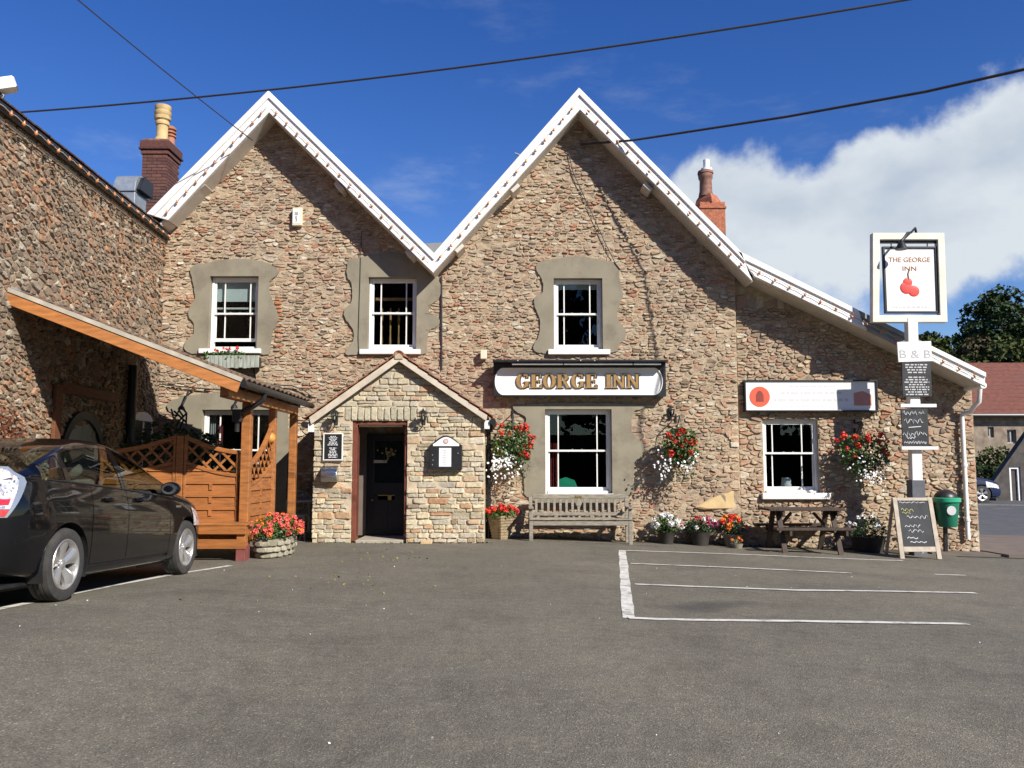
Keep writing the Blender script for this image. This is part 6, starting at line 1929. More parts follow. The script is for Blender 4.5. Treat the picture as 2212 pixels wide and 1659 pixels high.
# cables
def cable(name, label, pts, r, mat, cat='cable', n=6):
    pts = [Vector(p) for p in pts]
    o = MB().tube(pts, r, n).build(name, mat, smooth=True, org=pts[0])
    return tag(o, label, cat)
cable('wall_pipe', 'thin black pipe running down the wall from the valley between the gables', [on_y(954, y, FY - .045) for y in (596, 640, 700, 760, 800)], .018, m_black, 'pipe')
cable('wall_cable', 'thin dark cable running down the cement left of the middle upper window', [on_y(x, y, FY - .06) for x, y in ((781, 500), (779, 560), (778, 600), (776, 660), (774, 730), (775, 755), (778, 768))], .007, m_cable)
cable('wall_cable', 'dark cable slanting down the right gable from its bargeboard', [on_y(x, y, FY - .06) for x, y in ((1228, 330), (1238, 372), (1262, 425), (1283, 470), (1305, 520), (1330, 570), (1342, 585))], .009, m_cable)
t_ = on_y(545, 302, FY - .04)
for k, (pts, lab) in enumerate((([(332, 828), (380, 834), (470, 842), (520, 843)], 'black cable looped along the wall above the lean-to roof on its left'), ([(585, 831), (630, 833), (655, 842), (676, 858), (660, 859), (630, 856)], 'black cable looped on the wall between the lean-to and the porch'))):
    cable('wall_cable', lab, [on_y(x, y, FY - .07) for x, y in pts], .012, m_cable)
for k, (a, c, lab) in enumerate((((392, 879), (414, 846), 'black swan-neck lamp arm on the wall left of the lower left window'), ((506, 876), (526, 852), 'black swan-neck lamp arm on the wall above the lower left window'))):
    p, q = on_y(*a, FY - .35), on_y(*c, FY - .06)
    t = thing('swan_neck_lamp', lab, 'lamp', q)
    MB().tube([q + Vector((0, .04, 0)), q + Vector((-.02, -.1, .03)), p.lerp(q, .4) + Vector((0, 0, .04)), p], .016, 8).build('lamp_arm', m_iron, t, smooth=True)
    MB().lathe([(.02, .03), (.05, 0), (.07, -.05), (.05, -.05)], p, 12).build('lamp_head', m_iron, t, smooth=True)
# wrought iron ornament behind the fence
t = thing('iron_ornament', 'tangle of black wrought iron bars rising from the climber by the wall', 'ornament', on_y(385, 930, FY - .25))
for pts in (((388, 880), (398, 886), (403, 893), (402, 912)), ((376, 888), (388, 899), (402, 912), (403, 918)), ((403, 893), (392, 903), (381, 918), (372, 925)), ((388, 880), (387, 887), (397, 901)), ((370, 884), (374, 896), (383, 898)), ((397, 905), (392, 918), (388, 930))):
    MB().tube([on_y(x, y, FY - .25 - .05 * i) for i, (x, y) in enumerate(pts)], .018, 6).build('iron_bar', m_iron, t, smooth=True)
bk = on_y(1448, 892, FY - .05)
t = thing('wall_hook', 'black iron scroll bracket on the wall right of the long name sign', 'bracket', bk)
MB().tube([bk + Vector((-.08, -.04, -.06)), bk + Vector((-.02, -.06, .05)), bk + Vector((.06, -.06, .06)), bk + Vector((.05, -.05, -.02)), bk + Vector((-.02, -.05, -.10))], .018, 6).build('scroll', m_iron, t, smooth=True)
MB().box(bk.x - .03, bk.x + .03, FY - .05, FY, bk.z - .12, bk.z + .1).build('wall_plate', m_iron, t)
# climbers and shrubs behind the fence
def shrub(name, label, c, r, n, mat, seed, size=.09, org=None):
    rg = random.Random(seed)
    g = float(gz(c[0], c[1]))
    t = thing(name, label, 'shrub', (c[0], c[1], g))
    b = MB()
    for i in range(6):
        a = rg.uniform(0, 6.28)
        b.tube([(c[0], c[1], g - .05), (c[0] + .3 * r[0] * math.cos(a), c[1] + .3 * r[1] * math.sin(a), (g + c[2]) / 2), (c[0] + .8 * r[0] * math.cos(a), c[1] + .8 * r[1] * math.sin(a), c[2] + r[2] * rg.uniform(0, .7))], [.02, .014, .006], 5)
    b.build('stem', m_brown, t)
    leaf_cloud(rg, n, lambda: ell(rg, c, *r, .15), size, 'foliage', mat, t)
    return t
p = on_y(360, 950, 13.6); shrub('shrub', 'dark green leafy shrub behind the lattice in the corner', (p.x, 13.6, p.z - .25), (.75, .5, .55), 900, m_leafd, 41)
p = on_y(430, 955, 12.9); shrub('climbing_plant', 'green climber spilling over the lattice in front of the lower left window', (p.x, 12.9, p.z - .18), (.40, .22, .36), 420, m_leafd, 42)
p = on_y(4, 925, 9.6); shrub('shrub', 'red-brown bushy shrub at the far left edge behind the car', (p.x - .05, 9.6, p.z - .25), (.30, .4, .50), 700, m_leafb, 43, .075)
# white cast iron chair and table in the porch's shade
cx_, cy_ = on_y(640, 1100, 15.72).x, 15.72
t = thing('cast_iron_chair', 'white cast iron chair with a round pierced back, in the shade beside the porch', 'chair', (cx_, cy_, 0))
bz = f2(640, 1089, cy_ + .2)[1]; rr = .24
for rad in (rr, rr * .66, rr * .34): 
    MB().tube([(cx_ + rad * math.cos(R(a)), cy_ + .2, bz + rad * math.sin(R(a))) for a in range(0, 361, 15)], .011, 6, cap=False).build('back_ring', m_castwhite, t, smooth=True)
for a in range(0, 360, 24):
    MB().tube([(cx_ + rr * .34 * math.cos(R(a)), cy_ + .2, bz + rr * .34 * math.sin(R(a))), (cx_ + rr * .66 * math.cos(R(a + 12)), cy_ + .2, bz + rr * .66 * math.sin(R(a + 12))), (cx_ + rr * math.cos(R(a)), cy_ + .2, bz + rr * math.sin(R(a)))], .007, 5).build('back_scroll', m_castwhite, t)
MB().lathe([(.24, .42), (.25, .44), (.24, .455)], (cx_, cy_, 0), 20).build('seat', m_castwhite, t, smooth=True)
for sx in (-1, 1):
    MB().tube([(cx_ + sx * .19, cy_ + .18, bz), (cx_ + sx * .22, cy_ + .18, .45), (cx_ + sx * .24, cy_ + .22, 0)], .014, 6).build('rear_leg', m_castwhite, t, smooth=True)
    MB().tube([(cx_ + sx * .18, cy_ - .18, .44), (cx_ + sx * .22, cy_ - .24, 0)], .014, 6).build('front_leg', m_castwhite, t, smooth=True)
tx_, ty_ = on_y(668, 1110, 15.85).x, 15.85
t = thing('bistro_table', 'small pale metal table beside the white cast iron chair behind the rear post', 'table', (tx_, ty_, 0))
MB().lathe([(.30, .68), (.31, .69), (.30, .705)], (tx_, ty_, 0), 24).build('table_top', m_castwhite, t, smooth=True)
MB().lathe([(.03, .12), (.02, .3), (.03, .5), (.02, .68)], (tx_, ty_, 0), 10).build('pedestal', m_castwhite, t, smooth=True)
for a in (0, 120, 240): MB().tube([(tx_, ty_, .16), (tx_ + .16 * math.cos(R(a)), ty_ + .16 * math.sin(R(a)), .12), (tx_ + .24 * math.cos(R(a)), ty_ + .24 * math.sin(R(a)), 0)], .014, 6).build('foot', m_castwhite, t, smooth=True)

# ---------------------------------------------------------------- festoon lights
bulb = None
def festoon(label, pts, n, r=.030, side=Vector((0, -1, 0)), drop=.03):
    global bulb
    pts = [Vector(p) for p in pts]
    t = thing('festoon_lights', label, 'string lights', pts[0], 'strings of amber bulbs along the eaves')
    L_ = [0]
    for a, c in zip(pts[:-1], pts[1:]): L_.append(L_[-1] + (c - a).length)
    def at(d):
        for i in range(len(pts) - 1):
            if d <= L_[i + 1] + 1e-6: return pts[i].lerp(pts[i + 1], (d - L_[i]) / (L_[i + 1] - L_[i]))
        return pts[-1]
    rg = random.Random(label)
    dense = []
    for i in range(n * 2 + 1):
        q = at(L_[-1] * i / (2 * n)).copy(); q.z -= .018 * (i % 2) ; dense.append(q)
    MB().tube(dense, .006, 5).build('cable', m_wcable, t)
    if bulb is None:
        b = MB().lathe([(.010, .022), (.016, .012), (.016, 0), (.026, -.015), (.032, -.035), (.026, -.058), (.010, -.070)], (0, 0, 0), 10)
        bulb = bpy.data.meshes.new('bulb'); bulb.from_pydata([tuple(v) for v in b.v], [], b.f); bulb.materials.append(m_bulb)
        bulb.polygons.foreach_set('use_smooth', [True] * len(bulb.polygons))
    for i in range(n):
        p = at(L_[-1] * (i + .5) / n) + side * .02 + Vector((0, 0, -.01))
        clone('bulb', bulb, t, p, (rg.uniform(-.6, .6), rg.uniform(-.6, .6), 0), (.78, .78, .78))
def along(s, k=.62, t0=.02, t1=.98):
    a, b_, c, d = s
    A_, B_ = lerp2(lerp2(a, c, k), lerp2(b_, d, k), t0), lerp2(lerp2(a, c, k), lerp2(b_, d, k), t1)
    return [(A_[0], VY - .078, A_[1]), (B_[0], VY - .078, B_[1])]
festoon('amber bulbs strung down the left slope of the left gable', along(SL['ll'], .66), 11)
festoon('amber bulbs strung down the right slope of the left gable', along(SL['lr'], .62), 15)
festoon('amber bulbs strung down the left slope of the right gable', along(SL['rl'], .55), 15)
festoon('amber bulbs strung down the right slope of the right gable', along(SL['rr'], .66), 16)
festoon('amber bulbs strung along the long low roof edge at the right end', along(CAT, .58), 15)
festoon('amber bulbs strung along the black gutter of the stone wing', [PW(s, zg_at(s) - .05, .155) for s in (.15, 3, 6, SW)], 30, side=LN)

# ---------------------------------------------------------------- overhead wires
def wire(label, p, q, sag, r, name='overhead_wire'):
    p, q = Vector(p), Vector(q)
    pts = [p.lerp(q, i / 24) - Vector((0, 0, sag * 4 * (i / 24) * (1 - i / 24))) for i in range(25)]
    o = MB().tube(pts, r, 6).build(name, m_cable, smooth=True, org=p)
    tag(o, label, 'wire')
a = on_y(38, 243, 11.2); b_ = on_y(1830, 0, 9.0); c = b_ + (b_ - a) * .55 + Vector((0, 0, .25))
wire('long dark overhead wire crossing in front of the left gable tip', a, c, .30, .0125)
a = on_y(545, 303, VY - .1); b_ = on_y(176, 0, 12.0); c = b_ + (b_ - a) * .4
wire('thin overhead wire rising to the upper left from the left gable', a, c, .05, .010)
a = on_y(1255, 312, FY - .05); m_ = on_y(1700, 258, 13.6); b_ = on_y(2212, 150, 11.2); c = b_ + (b_ - a) * .3
o = MB().tube([a, on_y(1368, 303, 15.5), on_y(1700, 252, 13.9), on_y(2000, 198, 12.4), b_, c + Vector((0, 0, .1))], .022, 6).build('overhead_wire', m_cable, smooth=True, org=a)
tag(o, 'thick overhead wire running from the right gable to the upper right', 'wire')
an = on_y(1112, 331, 17.5)
t = thing('tv_aerial', 'tip of a thin metal aerial behind the left slope of the right gable', 'aerial', an)
MB().tube([an, on_y(1122, 335, 17.5), on_y(1135, 345, 17.5)], .018, 6).build('aerial_rod', m_galv, t)
MB().tube([on_y(1135, 345, 17.5), on_y(1140, 420, 17.5)], .015, 6).build('mast', m_galv, t)

rg = random.Random(56)
def weeds():
    x = rg.uniform(-.35, 8.5) if rg.random() < .8 else rg.uniform(-3.6, -.3)
    y = (FY if x < XE0 else EY) - .06 - abs(rg.gauss(0, .05)) if x > -.35 else PY - .04 - abs(rg.gauss(0, .03))
    return Vector((x, y, float(gz(x, y)) + abs(rg.gauss(0, .022 if x > -.3 else .008))))
leaf_cloud(rg, 520, weeds, .038, 'weeds', m_leafd, None)
def grit():
    x, y = rg.uniform(-4, 5), rg.uniform(2.2, 13)
    return Vector((x, y, float(gz(x, y)) + .006))
leaf_cloud(rg, 90, grit, .014, 'grit', m_paper, None, curl=.1)
# leaf litter on the tarmac
rg = random.Random(55)
def litter():
    cs = [on_g(*q) for q in ((795, 1272), (700, 1252), (800, 1196), (840, 1210), (470, 1300), (1100, 1230))]
    c = rg.choice(cs[:4] if rg.random() < .75 else cs)
    x, y = c.x + rg.gauss(0, .45), c.y + rg.gauss(0, .35)
    return Vector((x, y, float(gz(x, y)) + .012))
leaf_cloud(rg, 60, litter, .035, 'fallen_leaves', pm('fallen_leaf', (.20, .18, .05), .8, var=.4, scale=30), None)
# ---------------------------------------------------------------- cars
def smooth_tab(tab, ys, sig=.07):
    fine = np.linspace(ys[0] - .3, ys[-1] + .3, 600)
    t = np.array(sorted(tab))
    v = np.interp(fine, t[:, 0], t[:, 1])
    k = np.exp(-.5 * (np.arange(-60, 61) * (fine[1] - fine[0]) / sig) ** 2); k /= k.sum()
    s = np.convolve(np.pad(v, 60, mode='edge'), k, 'valid')
    return lambda y: np.interp(y, fine, s)
Y0, Y1 = -.82, 3.63
WHEELY = (0.0, 2.70)
WR, ARCH = .318, .365
_ys = (Y0, Y1)
fW = smooth_tab([(-1.2, .60), (-.82, .66), (-.74, .75), (-.6, .81), (-.35, .845), (0, .858), (1.0, .8625), (2.2, .8625), (2.9, .85), (3.2, .80), (3.42, .68), (3.56, .52), (3.63, .38), (4, .3)], _ys, .05)
fZB = smooth_tab([(-1.2, 1.02), (-.82, 1.03), (-.5, 1.045), (0, 1.03), (.6, 1.0), (1.2, .965), (1.8, .925), (2.3, .89), (2.7, .845), (3.1, .77), (3.4, .68), (3.63, .56), (4, .5)], _ys, .08)
fZC = smooth_tab([(-1.2, 1.00), (-.82, 1.03), (-.72, 1.075), (-.5, 1.15), (-.2, 1.27), (.2, 1.405), (.6, 1.478), (.95, 1.495), (1.2, 1.478), (1.5, 1.40), (1.9, 1.235), (2.3, 1.055), (2.5, .985), (2.75, .945), (3.1, .875), (3.4, .775), (3.63, .60), (4, .5)], _ys, .06)
fZS = smooth_tab([(-1.2, .30), (-.82, .30), (-.4, .24), (.4, .19), (2.3, .19), (3.1, .21), (3.63, .24), (4, .24)], _ys, .08)
def section(y):
    w, zb, zc, zs = float(fW(y)), float(fZB(y)), float(fZC(y)), float(fZS(y))
    gh = max(zc - zb, .02)
    wr = w - .055 - .44 * gh
    zr = zb + gh * (.86 if gh > .15 else .7)
    dz = zb - zs
    body = [(w - .13, zs - .01), (w - .045, zs + .02), (w - .022, zs + .10), (w - .006, zs + .30 * dz), (w, zs + .55 * dz), (w - .004, zs + .74 * dz), (w - .028, zs + .90 * dz), (w - .052, zb)]
    roof = [(wr, zr), (wr - .06, zr + (zc - zr) * .45), (wr * .6, zc - (zc - zr) * .16), (0, zc)]
    return body, roof
def cr(pts, n):
    out = []
    P_ = [pts[0]] + list(pts) + [pts[-1]]
    for i in range(1, len(P_) - 2):
        p0, p1, p2_, p3 = [np.array(q, float) for q in P_[i - 1:i + 3]]
        for k in range(n):
            t = k / n
            out.append(.5 * ((2 * p1) + (-p0 + p2_) * t + (2 * p0 - 5 * p1 + 4 * p2_ - p3) * t * t + (-p0 + 3 * p1 - 3 * p2_ + p3) * t ** 3))
    out.append(np.array(pts[-1], float))
    return out
NB = 3          # subdivisions between body points
GV = [.045, .14, .35, .6, .82, .93]
def row_points(y):
    body, roof = section(y)
    pts = cr(body, NB)
    a, b_ = np.array(body[-1]), np.array(roof[0])
    for v in GV: pts.append(a + (b_ - a) * v + np.array((.022 * math.sin(math.pi * v), 0)))
    pts += cr(roof, 3)
    return pts
IB = 7 * NB                    # belt row
IG0, IG1 = IB + 1, IB + len(GV)  # glass rows
IR = IB + len(GV) + 1          # roof edge row
def body_x(y, z):
    pts = row_points(y)[:IR + 1]
    zs_ = [p[1] for p in pts]; xs_ = [p[0] for p in pts]
    return float(np.interp(z, zs_, xs_))
SEAMS = (.40, 1.12, 2.16)
def build_car(name, label, paint, glass):
    t = thing(name, label, 'car')
    ys = set(np.round(np.linspace(Y0, Y1, 112), 4).tolist())
    for s in SEAMS:
        ys = {y for y in ys if abs(y - s) > .014}
        ys |= {s - .005, s + .005}
    for g in (-.10, -.02, .06, 1.06, 1.18, 2.20): ys.add(g)
    ys = sorted(ys)
    rows = [row_points(y) for y in ys]
    nr, ny_ = len(rows[0]), len(ys)
    for sgn in (1, -1):
        V3 = np.zeros((ny_, nr, 3))
        for i, y in enumerate(ys):
            for j, p in enumerate(rows[i]): V3[i, j] = (sgn * p[0], y, p[1])
        # open the wheel arches
        dead = np.zeros((ny_, nr), bool)
        for wy in WHEELY:
            d = np.hypot(V3[:, :, 1] - wy, V3[:, :, 2] - WR)
            low = (np.arange(nr)[None, :] < IB) & (np.abs(V3[:, :, 0]) > .45)
            dead |= (d < ARCH) & low
        def faces_where(fn):
            return [(i, j) for i in range(ny_ - 1) for j in range(nr - 1) if fn(i, j)]
        def is_dead(i, j): return dead[i, j] and dead[i + 1, j] and dead[i, j + 1] and dead[i + 1, j + 1]
        # pull the vertices that touch the opening out to its rim
        W3 = V3.copy()
        for i in range(ny_):
            for j in range(IB):
                if dead[i, j]:
                    nb_ = False
                    for a, c in ((-1, 0), (1, 0), (0, 1), (0, -1), (1, 1), (-1, 1), (1, -1), (-1, -1)):
                        if 0 <= i + a < ny_ and 0 <= j + c < nr and not dead[i + a, j + c]: nb_ = True
                    if nb_:
                        wy = min(WHEELY, key=lambda q: abs(q - V3[i, j, 1]))
                        dv = np.array((V3[i, j, 1] - wy, V3[i, j, 2] - WR)); L_ = np.hypot(*dv) + 1e-6
                        dv *= ARCH / L_
                        W3[i, j, 1], W3[i, j, 2] = wy + dv[0], WR + dv[1]
                        W3[i, j, 0] = sgn * body_x(wy + dv[0], max(WR + dv[1], .19))
        ym = [(ys[i] + ys[i + 1]) / 2 for i in range(ny_ - 1)]
        seam = [any(abs(y - s) < .004 for s in SEAMS) for y in ym]
        def side_glass(i, j):
            y = ym[i]
            if not (IG0 <= j < IG1): return None
            gh = float(fZC(y) - fZB(y))
            if -.36 < y < -.02: return 'q'
            if .06 < y < 1.06: return 'r'
            if 1.18 < y < 2.20: return 'f'
            return None
        def screen(i, j):
            y = ym[i]
            if j >= IR + 2 and 1.52 < y < 2.44: return 'w'
            if j >= IR + 2 and -.66 < y < .02: return 'h'
            return None
        def door(i, j):
            y = ym[i]
            if j < 6 or j >= IR: return None
            if SEAMS[0] < y < SEAMS[1]: return 'r'
            if SEAMS[1] < y < SEAMS[2]: return 'f'
            return None
        groups = {}
        for i in range(ny_ - 1):
            for j in range(nr - 1):
                if is_dead(i, j): continue
                k = side_glass(i, j)
                if k: groups.setdefault('glass_' + k, []).append((i, j)); continue
                k = screen(i, j)
                if k: groups.setdefault('screen_' + k, []).append((i, j)); continue
                if seam[i] and 5 <= j < IR: continue
                if j == 5 and SEAMS[0] < ym[i] < SEAMS[2]: continue
                k = door(i, j)
                if k: groups.setdefault('door_' + k, []).append((i, j)); continue
                groups.setdefault('body', []).append((i, j))
        def emit(nm, cells_, mat, par, push=0.0, smooth='all'):
            idx, vs, fs = {}, [], []
            for i, j in cells_:
                q = []
                for a, c in ((i, j), (i + 1, j), (i + 1, j + 1), (i, j + 1)):
                    if (a, c) not in idx:
                        idx[(a, c)] = len(vs)
                        p = W3[a, c].copy()
                        p[0] += sgn * push * (1 if c < nr - 1 else 0)
                        vs.append(p)
                    q.append(idx[(a, c)])
                fs.append(q if sgn > 0 else q[::-1])
            return MB().add(vs, fs).build(nm, mat, par, smooth=smooth, recalc=False)
        emit('body_side', groups['body'], paint, t)
        inner = [c for k, v in groups.items() if not k.startswith(('glass', 'screen')) for c in v]
        inner += [(i, j) for i in range(ny_ - 1) for j in range(nr - 1) if not is_dead(i, j) and ((seam[i] and 5 <= j < IB) or (j == 5 and SEAMS[0] < ym[i] < SEAMS[2]))]
        emit('inner_shell', inner, m_black, t, -.014)
        for k in 'rf':
            d = emit('door', groups['door_' + k], paint, t)
            emit('window_pane', groups['glass_' + k], glass, d, -.004)
            hy = .62 if k == 'r' else 1.30
            hx = body_x(hy, .865)
            MB().tube([(sgn * (hx + .004), hy - .01, .885), (sgn * (hx + .034), hy + .03, .885), (sgn * (hx + .036), hy + .15, .88), (sgn * (hx + .006), hy + .20, .878)], [.014, .017, .017, .014], 8).build('door_handle', paint, d, smooth=True)
        emit('quarter_pane', groups['glass_q'], glass, t, -.004)
        emit('windscreen', groups['screen_w'], glass, t)
        emit('rear_screen', groups['screen_h'], glass, t)
        # wheel housings
        for wy in WHEELY:
            n = 26
            b = MB(); vs = []
            for i in range(n + 1):
                a = math.pi * (-.12 + 1.24 * i / n)
                for x in (.42, body_x(wy, .7) - .012): vs.append((sgn * x, wy + (ARCH + .004) * math.cos(a), WR + (ARCH + .004) * math.sin(a)))
            b.add(vs, [(2 * i, 2 * i + 1, 2 * i + 3, 2 * i + 2) for i in range(n)])
            b.add([(sgn * .42, wy - .37, .1), (sgn * .42, wy + .37, .1), (sgn * .42, wy + .37, .7), (sgn * .42, wy - .37, .7)], [(0, 1, 2, 3)])
            b.build('wheel_housing', m_black, t, recalc=False)
        # tail lamp wrapping the rear corner
        def lamp(name_, a0, a1, v0, v1, mat, push):
            n, m = 12, 10
            vs = []
            for i in range(n + 1):
                for j in range(m + 1):
                    v = v0 + (v1 - v0) * j / m
                    z = .74 + .41 * v
                    yend = -.82 + .075 + .19 * min(v, .74) / .74 - .15 * max(0, v - .74) / .26
                    u = a0 + (a1 - a0) * i / n
                    y = -.815 + (yend + .815) * u
                    vs.append((sgn * (body_x(y, z) + push), y - push * .6, z))
            fs = [(i * (m + 1) + j, (i + 1) * (m + 1) + j, (i + 1) * (m + 1) + j + 1, i * (m + 1) + j + 1) for i in range(n) for j in range(m)]
            return MB().add(vs, fs).build(name_, mat, t, smooth='all', recalc=False)
        lamp('tail_lamp', 0, 1, 0, 1, m_lamprim, .006)
        lamp('tail_lamp_lens', 0, .70, .17, .95, m_lampclear, .011)
        lamp('brake_lamp_strip', 0, .74, .02, .155, m_lampred, .011)
        lamp('brake_lamp_strip', 0, .55, .24, .36, m_lampred, .013)
        # head lamp
        vs = []
        for i in range(9):
            for j in range(5):
                y = 2.86 + .58 * i / 8; z = float(fZB(y)) - .14 + .12 * j / 4 - .10 * (1 - i / 8) * (1 - j / 4)
                vs.append((sgn * (body_x(y, z) + .007), y, z))
        MB().add(vs, [(i * 5 + j, (i + 1) * 5 + j, (i + 1) * 5 + j + 1, i * 5 + j + 1) for i in range(8) for j in range(4)]).build('headlamp', m_lampclear, t, smooth='all', recalc=False)
        # mirror
        mx = body_x(1.98, .93)
        mr_ = MB()
        mr_.ball((sgn * (mx + .115), 1.97, 1.00), .112, .075, .078, 18, 12)
        mo = mr_.build('wing_mirror', paint, t, smooth='all')
        MB().bar((sgn * (mx - .02), 2.0, .93), (sgn * (mx + .06), 1.99, .965), .05, .03).build('mirror_arm', m_black, mo)
        MB().lathe([(.085, 0), (.085, .003)], (sgn * (mx + .12), 1.905, 1.00), 16, 'y', sy=.72).build('mirror_glass', m_steel, mo)
        # belt moulding, sill, badge
        b = MB()
        pl = [(sgn * (body_x(y, float(fZB(y)) + .012) + .004), y, float(fZB(y)) + .012) for y in np.linspace(-.3, 2.3, 26)]
        b.tube(pl, .009, 5); b.build('window_trim', m_black, t, smooth=True)
        MB().box(*sorted((sgn * (body_x(2.42, .80)), sgn * (body_x(2.42, .80) + .006))), 2.36, 2.50, .79, .815).build('side_badge', m_steel, t, bevel=.002)
        # wheels
        for wy in WHEELY:
            c = Vector((sgn * .755, wy, WR))
            prof = [(.215, -.075), (.225, -.09), (.285, -.10), (.308, -.088), (.317, -.055), (.317, -.042), (.310, -.040), (.310, -.034), (.318, -.032), (.318, -.006), (.311, -.004), (.311, .004), (.318, .006), (.318, .032), (.310, .034), (.310, .040), (.317, .042), (.317, .055), (.308, .088), (.285, .10), (.225, .09), (.215, .075)]
            wb = MB(); 
            n = 48
            vs = []
            for r, h in prof:
                for k in range(n): vs.append(c + Vector((sgn * h, r * math.cos(2 * math.pi * k / n), r * math.sin(2 * math.pi * k / n))))
            fs = [(i * n + k, i * n + (k + 1) % n, (i + 1) * n + (k + 1) % n, (i + 1) * n + k) for i in range(len(prof) - 1) for k in range(n)]
            tyre = wb.add(vs, fs).build('wheel', m_tyre, t, smooth=True)
            rim = MB()
            vs = []
            rp_ = [(.214, -.07), (.212, .06), (.222, .086), (.216, .094), (.205, .090), (.197, .072), (.195, -.06)]
            for r, h in rp_:
                for k in range(n): vs.append(c + Vector((sgn * h, r * math.cos(2 * math.pi * k / n), r * math.sin(2 * math.pi * k / n))))
            rim.add(vs, [(i * n + k, i * n + (k + 1) % n, (i + 1) * n + (k + 1) % n, (i + 1) * n + k) for i in range(len(rp_) - 1) for k in range(n)])
            ro = rim.build('rim', m_alloy, tyre, smooth=True)
            for k in range(5):
                a = 2 * math.pi * k / 5 + math.pi / 2 + .06
                er, et_ = Vector((0, math.cos(a), math.sin(a))), Vector((0, -math.sin(a), math.cos(a)))
                ex = Vector((sgn, 0, 0))
                st = [(.03, .030, .052), (.07, .034, .060), (.12, .048, .070), (.165, .068, .078), (.200, .086, .080)]
                vs = []
                for r, w_, h in st:
                    for d, e_ in ((-1, -.012), (-.62, .0), (0, .008), (.62, .0), (1, -.012)):
                        vs.append(c + er * r + et_ * w_ * d + ex * (h + e_))
                    vs.append(c + er * r + et_ * w_ + ex * (h - .045)); vs.append(c + er * r - et_ * w_ + ex * (h - .045))
                fs = []
                for i in range(len(st) - 1):
                    for q in range(7): fs.append((i * 7 + q, i * 7 + (q + 1) % 7, (i + 1) * 7 + (q + 1) % 7, (i + 1) * 7 + q))
                MB().add(vs, fs).build('spoke', m_alloy, tyre, smooth=True)
            hub = MB(); vs = []
            for r, h in ((.045, .03), (.045, .058), (.036, .066), (.030, .064), (.028, .070), (.012, .072)):
                for k in range(20): vs.append(c + Vector((sgn * h, r * math.cos(2 * math.pi * k / 20), r * math.sin(2 * math.pi * k / 20))))
            hub.add(vs, [(i * 20 + k, i * 20 + (k + 1) % 20, (i + 1) * 20 + (k + 1) % 20, (i + 1) * 20 + k) for i in range(5) for k in range(20)] + [tuple(range(100, 120))])
            hub.build('hub_cap', m_alloy, tyre, smooth=True)
            dk = MB(); vs = [c + Vector((sgn * .0, .196 * math.cos(2 * math.pi * k / 24), .196 * math.sin(2 * math.pi * k / 24))) for k in range(24)]
            dk.add(vs, [tuple(range(24))]); dk.build('brake_disc', m_black, tyre, recalc=False)  # black disc filling the rim, stands in for shade between the spokes
    # ends, floor and cabin
    for y, k in ((Y0, 0), (Y1, -1)):
        pts = rows[k]
        loop = [(p[0], y, p[1]) for p in pts] + [(-p[0], y, p[1]) for p in pts[::-1][1:]]
        MB().add(loop, [tuple(range(len(loop)))]).build('bumper_face', paint, t)
    MB().box(-.70, .70, Y0 + .06, Y1 - .2, .17, .20).build('floor_pan', m_black, t)
    MB().box(-.5, .5, Y0 - .012, Y0 - .001, .30, .42).build('lower_bumper', m_black, t, bevel=.005)
    m_seat = bpy.data.materials.get('grey_seat_fabric') or pm('grey_seat_fabric', (.16, .15, .14), .9, var=.15)
    for x in (-.36, .36):
        MB().box(x - .24, x + .24, 1.05, 1.55, .36, .52).build('seat_cushion', m_seat, t, bevel=.05)
        MB().bar((x, 1.08, .5), (x, .88, 1.08), .46, .13, up=(0, 1, .3)).build('seat_back', m_seat, t, bevel=.05)
        MB().ball((x, .86, 1.17), .13, .06, .09, 12, 8).build('headrest', m_seat, t, smooth='all')
    MB().box(-.62, .62, .05, .5, .36, .5).build('rear_seat', m_seat, t, bevel=.05)
    MB().bar((0, .08, .5), (0, -.08, 1.02), 1.2, .13, up=(0, 1, .3)).build('rear_seat_back', m_seat, t, bevel=.05)
    MB().box(-.68, .68, 1.95, 2.35, .62, .86).build('dashboard', m_black, t, bevel=.05)
    return t
m_cpaint = pm('black_car_paint', (.0025, .0026, .0036), .3, var=.02, spec=.12, coat=.85)
m_cglass = glass_mat('car_glass', (.62, .70, .62), .01, .8)
m_tyre = pm('tyre_rubber', (.035, .033, .031), .85, var=.15, scale=20, dirt=(.09, .08, .07), dscale=6, damt=.4)
m_alloy = pm('silver_alloy', (.55, .54, .52), .32, metal=.75, var=.05, scale=10)
m_lamprim = pm('lamp_chrome_rim', (.36, .40, .46), .25, metal=.5, var=.05)
def lens_mat(name, cols, scale):
    m = bpy.data.materials.new(name); m.use_nodes = True
    nt = m.node_tree; N, L = nt.nodes.new, nt.links.new
    b = nt.nodes['Principled BSDF']
    b.inputs['Roughness'].default_value, b.inputs['Coat Weight'].default_value = .12, 1
    tc = N('ShaderNodeTexCoord'); v = N('ShaderNodeTexVoronoi'); v.inputs['Scale'].default_value = scale
    L(tc.outputs['Object'], v.inputs['Vector'])
    s = N('ShaderNodeSeparateColor'); L(v.outputs['Color'], s.inputs[0])
    r = N('ShaderNodeValToRGB'); e = r.color_ramp.elements
    while len(e) < len(cols): e.new(.5)
    for q, (p, c) in zip(e, cols): q.position, q.color = p, tuple(c) + (1,)
    L(s.outputs[0], r.inputs[0]); L(r.outputs[0], b.inputs['Base Color'])
    bp = N('ShaderNodeBump'); bp.inputs['Strength'].default_value = .5; L(v.outputs['Distance'], bp.inputs['Height']); L(bp.outputs[0], b.inputs['Normal'])
    return m
m_lampclear = lens_mat('clear_lamp_lens', [(0, (.08, .09, .11)), (.30, (.42, .44, .50)), (.6, (.80, .80, .84)), (.85, (.85, .85, .88)), (1, (.62, .25, .22))], 46)
